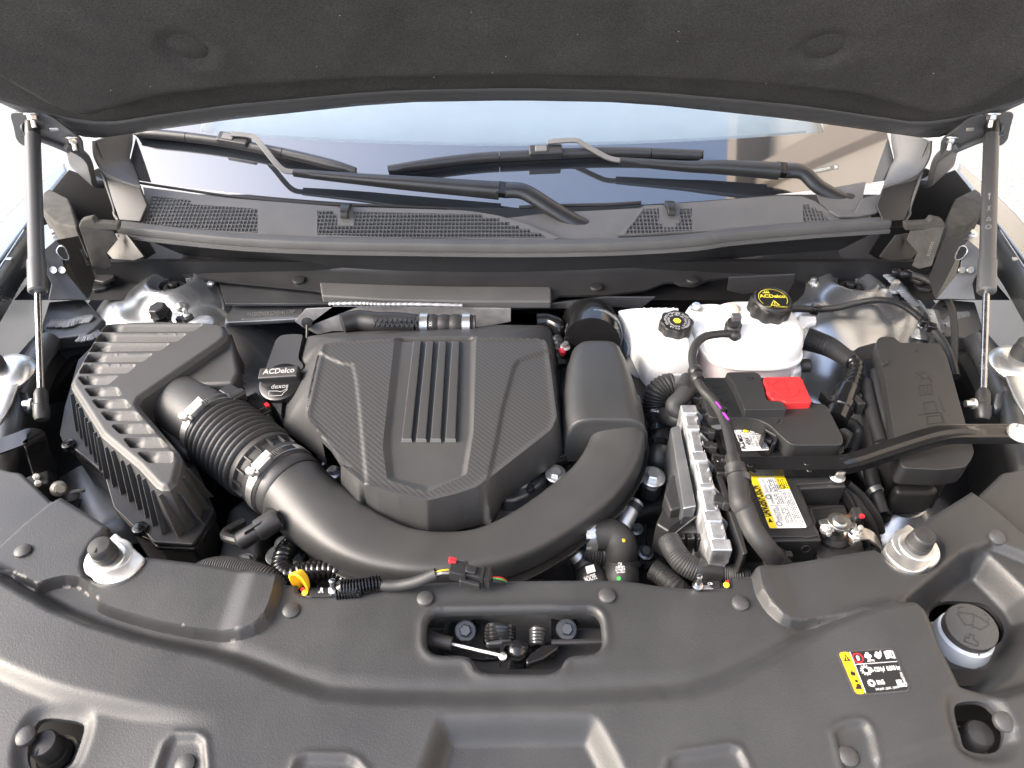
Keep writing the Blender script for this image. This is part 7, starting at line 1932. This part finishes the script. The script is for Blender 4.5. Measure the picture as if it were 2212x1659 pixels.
br2 = thing('braided_loom', 'black braided loom crossing under the elbow hose', 'wiring harness')
mk('loom', tube(PH([(1560, 330, -.08), (1640, 340, -.08), (1720, 330, -.09), (1700, 430, -.10), (1640, 470, -.12)]), .017, 16, corr=(44, .0007)), 'black', br2)
mk('strap', tube(PH([(1560, 260, -.07), (1600, 300, -.075), (1560, 380, -.085)]), .004, 8), 'steel', br2)
# engine mount with bolt, right of the duct
em = thing('engine_mount', 'black engine mount plate with a bright zinc bolt beside the duct', 'engine mount')
mk('mount_plate', prism(PT('E', [(1900, 1420), (1960, 1385), (2030, 1410), (2040, 1480), (2000, 1530), (1930, 1510), (1900, 1480)], -.06), dz=.03), 'black', em, bevel=.006, seg=3)
mk('bolt', hexbolt(PT('E', [(1975, 1445)], -.058)[0], (0, -.15, 1), .0125, .010, 1.55, .004), 'zinc', em)
mk('mount_arm', prism(PT('E', [(1900, 1550), (2060, 1480), (2090, 1640), (1960, 1659), (1850, 1700)], -.10), dz=.05), 'cast_dark', em, bevel=.01) if 'cast_dark' in MAT else mk('mount_arm', prism(PT('E', [(1900, 1550), (2060, 1480), (2090, 1640), (1960, 1659), (1850, 1700)], -.10), dz=.05), mat('cast_dark', (.03, .03, .03), .5, metal=.4, bump=.5, bscale=300, var=.3, vscale=30), em, bevel=.01)
mk('vertical_hose', tube(PT('E', [(2020, 1080, -.05), (2040, 1180, -.055), (2010, 1300, -.06), (2000, 1380, -.08)], 0), .022, 18), 'black', em)
mk('hose_collar', ring(PT('E', [(2025, 1190)], -.055)[0], (-.1, -1, 0), .0225, .012, .002, 30), 'gloss', em)
mk('hose_collar', ring(PT('E', [(2010, 1280)], -.058)[0], (-.1, -1, 0), .0225, .012, .002, 30), 'gloss', em)
# dark blocks in the depth right of the duct
dd = thing('transmission_case', 'dark cast transmission case with ribs deep beside the duct', 'transmission')
mk('case', prism(PT('E', [(1900, 1560), (2100, 1400), (2180, 1700), (2150, 1950), (1900, 2000), (1700, 1950)], -.14), dz=.15), 'cast_dark', dd, bevel=.012, seg=3)
for k in range(4):
    a, b = PT('H', [(1850 + 25*k, 150), (1880 + 12*k, 420)], -.135); mk('rib', beam(a, b, .006, .016), 'cast_dark', dd, bevel=.002)
for px in ((1870, 180), (1930, 330)): mk('bolt', hexbolt(PT('H', [px], -.125)[0], (0, -.2, 1), .008, .006), 'galv_dull', dd)
bk = thing('shifter_bracket', 'dark steel bracket with studs behind the intake shroud', 'bracket')
mk('plate', prism(PT('E', [(1900, 700), (2060, 740), (2180, 760), (2190, 900), (2050, 880), (1920, 860)], -.07), dz=.03), 'black', bk, bevel=.004)
for px in ((1962, 720), (1990, 745), (1985, 780)): mk('stud', hexbolt(PT('E', [px], -.055)[0], (0, -.1, 1), .006, .014, 1.4, .002), 'galv_dull', bk)
mk('cable_box', box(PT('E', [(1850, 640)], -.03)[0], .03, .03, .03, .2), 'washer_neck', bk, bevel=.003)
mk('red_wire', tube(PT('E', [(1870, 650, -.02), (1900, 648, -.02), (1930, 655, -.02)], 0), .0025, 8), 'red_small', bk)
mk('round_lid', lathe([(.030, 0), (.030, .004), (.026, .006), (.002, .006)], PT('E', [(1895, 770)], -.05)[0], (.3, -.2, .9), 30), 'galv_dull', bk)
mk('shaft_cap', lathe([(.018, -.02), (.018, .0), (.012, .004)], PT('E', [(2060, 830)], -.05)[0], (0, -.2, 1), 24), 'gloss', bk)

# hoses at the back of the engine, above the cover
rh = thing('rear_hose', 'black turbo hose with steel clamp and white marking behind the engine cover', 'hose')
mk('ribbed_sleeve', tube(PT('E', [(60, 500, .0), (160, 478, .0), (280, 490, .0), (400, 492, .0), (520, 505, .0)], 0), .020, 18), 'black', rh)
g = []
for k in range(9):
    a, b = PT('E', [(250 + 30*k, 466), (280 + 30*k, 520)], .022); g.append(beam(a, b, .002, .003)); a, b = PT('E', [(280 + 30*k, 466), (250 + 30*k, 520)], .022); g.append(beam(a, b, .002, .003))
mk('lattice', join(*g), 'black', rh)
mk('hose', tube(PT('E', [(520, 505, .0), (640, 505, .0), (760, 505, .0), (880, 505, .0)], 0), .019, 18, corr=(5, .0012)), 'rubber', rh)
for x in (565, 825): mk('clamp', ring(PT('E', [(x, 505)], .0)[0], (1, 0, 0), .0205, .014, .0016, 36), 'zinc', rh)
text_on('ICAC', PT('E', [(612, 512)], .0215)[0], PT('E', [(612, 484)], .0215)[0], (-1, 0, 0), 'print_white', rh, height=.006)
mk('corner_hose', tube(PT('E', [(1260, 480, -.01), (1330, 480, -.01), (1390, 510, -.012), (1385, 570, -.03)], 0), .014, 14), 'gloss', rh)
mk('loose_loom', tube(PT('E', [(1380, 590, -.02), (1400, 640, -.02), (1390, 690, -.03), (1410, 760, -.04)], 0), .010, 10, corr=(5, .001)), 'black', rh)
mk('red_lock', box(PT('E', [(1415, 670)], -.01)[0], .008, .014, .006, .3), 'red_small', rh)
mk('steel_tip', hexbolt(PT('E', [(1435, 640)], -.012)[0], (0, -.3, 1), .006, .010), 'zinc', rh)
# air-conditioning service ports behind the filter box
ac = thing('service_port', 'black hexagonal cap on an air conditioning port behind the filter box', 'service port', 'service ports')
c = PT('D', [(995, 440)], .0)[0]; mk('hex_cap', lathe([(.017, -.012), (.018, .0), (.017, .018), (.015, .020), (.002, .020)], c, (-.15, -.1, 1), 6), 'black', ac, bevel=.001)
mk('cap_band', lathe([(.0195, -.004), (.0195, .003)], c, (-.15, -.1, 1), 20), 'gloss', ac); mk('port_stem', lathe([(.010, -.03), (.010, -.010)], c, (-.15, -.1, 1), 14), 'zinc', ac)
a2 = thing('service_port', 'small alloy valve with black collar beside the hexagonal cap', 'service port', 'service ports')
c = PT('D', [(1150, 440)], .0)[0]; mk('valve_stem', lathe([(.006, -.02), (.006, .0), (.004, .002), (.004, .012), (.002, .014)], c, (0, -.05, 1), 14), 'alu', a2)
mk('collar', join(lathe([(.011, -.016), (.011, -.004)], c, (0, 0, 1), 18), box(c + Vector((-.014, .0, -.012)), .014, .010, .010)), 'black', a2)
mk('alloy_block', lathe([(.024, -.02), (.024, -.008), (.018, -.004)], PT('D', [(1230, 470)], -.004)[0], (0, 0, 1), 26), 'alu', a2)
a3 = thing('tower_bolt', 'round capped zinc bolt on the tower behind the filter box', 'bolt')
c = PT('D', [(1118, 395)], -.02)[0]; mk('bolt_head', lathe([(.012, -.012), (.012, .0), (.010, .006), (.004, .010), (.001, .0105)], c, (0, -.1, 1), 20), 'zinc', a3)

# black strap bracket and bolts beside the filter box
sb = thing('strap_bracket', 'bent glossy black steel strap beside the filter box front', 'bracket')
mk('strap', sweep(spline(PT('D', [(-120, 1300, .0), (0, 1255, .0), (110, 1215, .002), (180, 1190, .002), (215, 1215, -.004), (240, 1300, -.03), (280, 1430, -.06), (340, 1560, -.08)], 0), 6), lambda i, f: [(-.018, -.0015), (.018, -.0015), (.018, .0015), (-.018, .0015)]), 'gloss', sb, bevel=.0006)
mk('bolt', hexbolt(PT('D', [(360, 1515)], -.055)[0], (.8, -.4, .4), .008, .008, 1.5, .002), 'zinc', sb)
for px in ((225, 1440), (235, 1480)): mk('white_peg', lathe([(.004, -.006), (.005, .0), (.003, .005)], PT('D', [px], -.04)[0], (.5, -.3, .8), 12), 'label_white', sb)
mk('lock_block', box(PT('D', [(255, 1500)], -.06)[0], .03, .03, .03, .5), 'black', sb, bevel=.003)
mk('white_tie', tube(PT('D', [(430, 1560, -.09), (450, 1535, -.085), (490, 1528, -.085), (520, 1525, -.09)], 0), .003, 8), 'print_grey', sb)
mk('clip_head', lathe([(.012, 0), (.012, .003), (.006, .005)], PT('D', [(440, 1555)], -.09)[0], (.2, -.3, .9), 18), 'black', sb)
# rounded silver panel deep behind the strap
sp2 = thing('splash_panel', 'grey metal splash panel deep beside the filter box', 'body panel')
mk('panel', sweep(spline(PT('G', [(480, -200, -.14), (560, -60, -.15), (640, 60, -.16), (700, 160, -.17), (720, 300, -.20)], 0), 6), lambda i, f: [(-.06, -.03), (-.04, -.008), (.0, .0), (.04, -.008), (.06, -.03)]), 'galv_dull', sp2, smooth=60, solid=.002)

# sensor plug and hardware under the left end of the duct
sp3 = thing('pressure_sensor', 'grey sensor plug lying under the left end of the duct', 'sensor')
a_, b_ = PT('G', [(1500, 250)], -.03)[0], PT('G', [(1640, 165)], -.02)[0]
mk('sensor_body', lathe([(.010, -.008), (.013, -.004), (.013, .022), (.016, .024), (.016, .050), (.013, .056)], a_, b_ - a_, 20), 'black_soft', sp3)
mk('sensor_grip', obox(a_.lerp(b_, .75) + Vector((0, 0, .012)), (b_ - a_).normalized()*.012, Vector((.006, .010, 0)), Vector((0, 0, .004))), 'black_soft', sp3, bevel=.002)
mk('sensor_lead', tube(PT('G', [(1480, 260, -.032), (1400, 235, -.04), (1400, 200, -.05), (1500, 140, -.06)], 0), .007, 10), 'black', sp3)
cstg = thing('front_casting', 'grey cast engine bracket with hex bolts below the duct end', 'casting')
mk('casting', prism(PT('G', [(1400, 60), (1560, -60), (1620, 60), (1600, 330), (1500, 430), (1330, 410)], -.12), dz=.08), 'cast', cstg, bevel=.012, seg=3)
mk('casting_lobe', prism(PT('G', [(1690, 230), (1760, 200), (1840, 260), (1830, 400), (1720, 470), (1660, 400)], -.10), dz=.06), 'cast', cstg, bevel=.012, seg=3)
for px, z in (((1520, 390), -.105), ((1705, 350), -.085), ((1820, 350), -.09)): mk('bolt', hexbolt(PT('G', [px], z)[0], (0, -.2, 1), .010, .007, 1.5, .003), 'galv_dull', cstg)
th = thing('taped_harness', 'black taped wiring harness running under the duct', 'wiring harness')
mk('harness', tube(PT('G', [(1820, 260, -.07), (1760, 330, -.06), (1740, 420, -.06), (1790, 470, -.055), (1870, 450, -.055), (1960, 440, -.055), (2080, 450, -.06), (2200, 560, -.08)], 0), .014, 14, corr=(26, .0007)), 'gloss', th)
cv = thing('corrugated_hose', 'grey corrugated hose showing at the back edge of the cover', 'hose')
mk('hose', tube(PT('G', [(1230, 470, -.06), (1300, 440, -.045), (1400, 432, -.04), (1520, 450, -.04), (1640, 495, -.045), (1720, 560, -.06)], 0), .016, 18, corr=(42, .0011)), 'seal', cv)
# yellow pull loop and ambient sensors
yt = thing('yellow_loop', 'bright yellow plastic pull loop at the back edge of the cover', 'loop')
mk('loop', sweep(spline(PT('G', [(1905, 560, .02), (1895, 520, .045), (1865, 470, .060), (1832, 450, .062), (1815, 465, .055), (1825, 500, .04), (1850, 540, .02)], 0), 6), lambda i, f: [(-.006, -.0015), (.006, -.0015), (.006, .0015), (-.006, .0015)], up=(1, 0, .3)), 'yellow', yt, smooth=60)
def sensor(tile, body, lab, name_label, dot, dot2, screw, big, bigpos, small, spos, patch):
    s = thing('impact_sensor', name_label, 'sensor', 'labelled sensors')
    mk('body', prism(PT(tile, body, .034), dz=.02), 'black', s, bevel=.002)
    mk('label_face', prism(PT(tile, lab, .036), dz=.003), 'black', s, bevel=.0005)
    text_on(big, PT(tile, [bigpos[0]], .0365)[0], PT(tile, [bigpos[1]], .0365)[0], (0, 1, 0), 'print_white', s, bold=.03)
    if small: text_on(small, PT(tile, [spos[0]], .0365)[0], PT(tile, [spos[1]], .0365)[0], (0, 1, 0), 'print_white', s, height=.0028)
    mk('yellow_dot', lathe([(.0036, 0), (.0032, .0012), (.001, .0016)], PT(tile, [dot], .036)[0], (0, -.2, 1), 18), 'yellow', s)
    mk('red_dot', lathe([(.0022, 0), (.0022, .002)], PT(tile, [dot2], .034)[0], (0, 0, 1), 14), 'red_small', s)
    k = PT(tile, [screw], .036)[0]
    mk('screw', join(lathe([(.006, -.002), (.0062, .004), (.004, .005)], k, (0, -.1, 1), 14), lathe([(.0035, .004), (.0035, .018), (.002, .019)], k, (0, .1, 1), 12)), 'steel', s)
    return s
s1 = sensor('G', [(1858, 560), (1900, 545), (2080, 548), (2090, 575), (2075, 602), (1900, 606), (1860, 590)], [(1905, 545), (2040, 545), (2050, 598), (1915, 600)], 'black sensor lettered B beside the yellow loop', (1882, 578), (1868, 560), (2062, 565), 'B', ((1975, 568), (1992, 568)), '26136', ((1962, 580), (1996, 580)), None)
s2 = sensor('I', [(175, 545), (230, 520), (340, 510), (395, 520), (402, 545), (390, 560), (180, 562)], [(225, 508), (330, 502), (338, 545), (222, 555)], 'black sensor lettered CB below the braided cable', (375, 530), (380, 514), (195, 540), 'CB', ((262, 530), (290, 528)), None, None, None)
g = []
for r in range(3):
    a, b = PT('I', [(222, 536 + 9*r), (268 + 12*r, 534 + 9*r)], .0375); g.append(beam(a, b, .0011, .0003))
mk('fine_print', join(*g), 'print_grey', s2, smooth=0)
# spiral sleeve, wires and plug along the cover's back edge
ws2 = thing('sensor_lead', 'thin black sensor lead with spiral sleeve and red tipped plug', 'wire')
mk('spiral_sleeve', tube(PT('G', [(2080, 575, .034), (2150, 565, .036), (2212, 555, .038)], 0) + PH([(60, 548, .040), (150, 535, .042), (230, 520, .042), (290, 512, .040)]), .0085, 14, corr=(26, .0016)), 'gloss', ws2)
mk('taped_lead', tube(PH([(285, 520, .040), (330, 533, .040), (410, 532, .042), (500, 515, .048), (570, 490, .054), (640, 458, .060)]), .0068, 12), 'rubber', ws2)
for i, (dx, mname) in enumerate(((0, 'yellow'), (6, 'rubber'), (12, 'print_grey'))):
    mk('wire', tube(PH([(635, 455 + dx, .060), (670, 445 + dx*.8, .064), (715, 440 + dx*1.2, .062)]), .0018, 6), mname, ws2)
pa, pb = PH([(725, 432)], .058)[0], PH([(985, 490)], .048)[0]; pd = (pb - pa).normalized(); ps = pd.cross(Vector((0, 0, 1))).normalized(); PL = (pb - pa).length
pp = lambda f, s=0, z=0: pa + pd*PL*f + ps*s + Vector((0, 0, z))
mk('plug_body', join(obox(pp(.17), pd*PL*.17, ps*.0095, Vector((0, 0, .008))), obox(pp(.56), pd*PL*.25, ps*.0075, Vector((0, 0, .007))), obox(pp(.86), pd*PL*.06, ps*.0085, Vector((0, 0, .008))), obox(pp(.96), pd*PL*.035, ps*.006, Vector((0, 0, .006))), obox(pp(.5, 0, .007), pd*PL*.12, ps*.005, Vector((0, 0, .003))), obox(pp(.5, .011, -.004), pd*PL*.24, ps*.003, Vector((0, 0, .005)))), 'black', ws2, bevel=.0015)
mk('plug_ring', join(obox(pp(.77), pd*.0016, ps*.0095, Vector((0, 0, .009))), obox(pp(.92), pd*.0016, ps*.0095, Vector((0, 0, .009))), obox(pp(.36), pd*.0016, ps*.0105, Vector((0, 0, .009)))), 'black', ws2)
mk('red_lock', obox(pp(.04, -.007, .007), pd*.0045, ps*.0035, Vector((0, 0, .003))), 'red_small', ws2, bevel=.001)
for dx, mname in ((0, 'red_small'), (10, 'green'), (20, 'rubber')):
    mk('wire', tube(PH([(985, 485 + dx*.7, .050), (1030, 488 + dx, .046), (1060, 500 + dx*.8, .036), (1080, 520 + dx*.4, .020)]), .002, 6), mname, ws2)

# ================================================================== what the glass mirrors: a beige building standing to the right, and pale paving
bd_ = thing('beige_building', 'tall plain beige building beside the car, mirrored in the windshield', 'building')
mk('wall', box((4.8, 2.5, 4.6), .4, 16.0, 11.0), 'beige', bd_)
for y, w in ((5.2, .5), (3.4, .35), (.5, .5), (8.0, .5)):
    mk('pilaster', box((4.48, y, 4.6), .30, w, 11.0), 'beige_dark', bd_, bevel=.02)
mk('cornice', box((4.4, 2.5, 10.3), .8, 16.2, .5), 'beige_dark', bd_, bevel=.03)

# ================================================================== put every Empty at the base of its thing
def kids(o): return [c for c in bpy.data.objects if c.parent is o]
_ch = {}
for o in bpy.data.objects:
    if o.parent: _ch.setdefault(o.parent.name, []).append(o)
def bbox_world(o, off):
    pts = []
    if o.type == 'MESH':
        pts += [Vector(o.location) + Vector(c) + off for c in o.bound_box]
    for c in _ch.get(o.name, []): pts += bbox_world(c, off if o.type == 'EMPTY' else off)
    return pts
for s in SUB + ROOTS:
    pts = bbox_world(s, Vector())
    if not pts: continue
    s['_c'] = tuple(Vector((sum(p[0] for p in pts)/len(pts), sum(p[1] for p in pts)/len(pts), min(p[2] for p in pts))))
for s in SUB + ROOTS:
    if '_c' not in s: continue
    s.location = Vector(s['_c'])
worldloc = {o.name: Vector(o.location) for o in bpy.data.objects}
for o in bpy.data.objects:
    if o.parent: o.location = worldloc[o.name] - worldloc[o.parent.name]
for s in SUB + ROOTS:
    if '_c' in s: del s['_c']
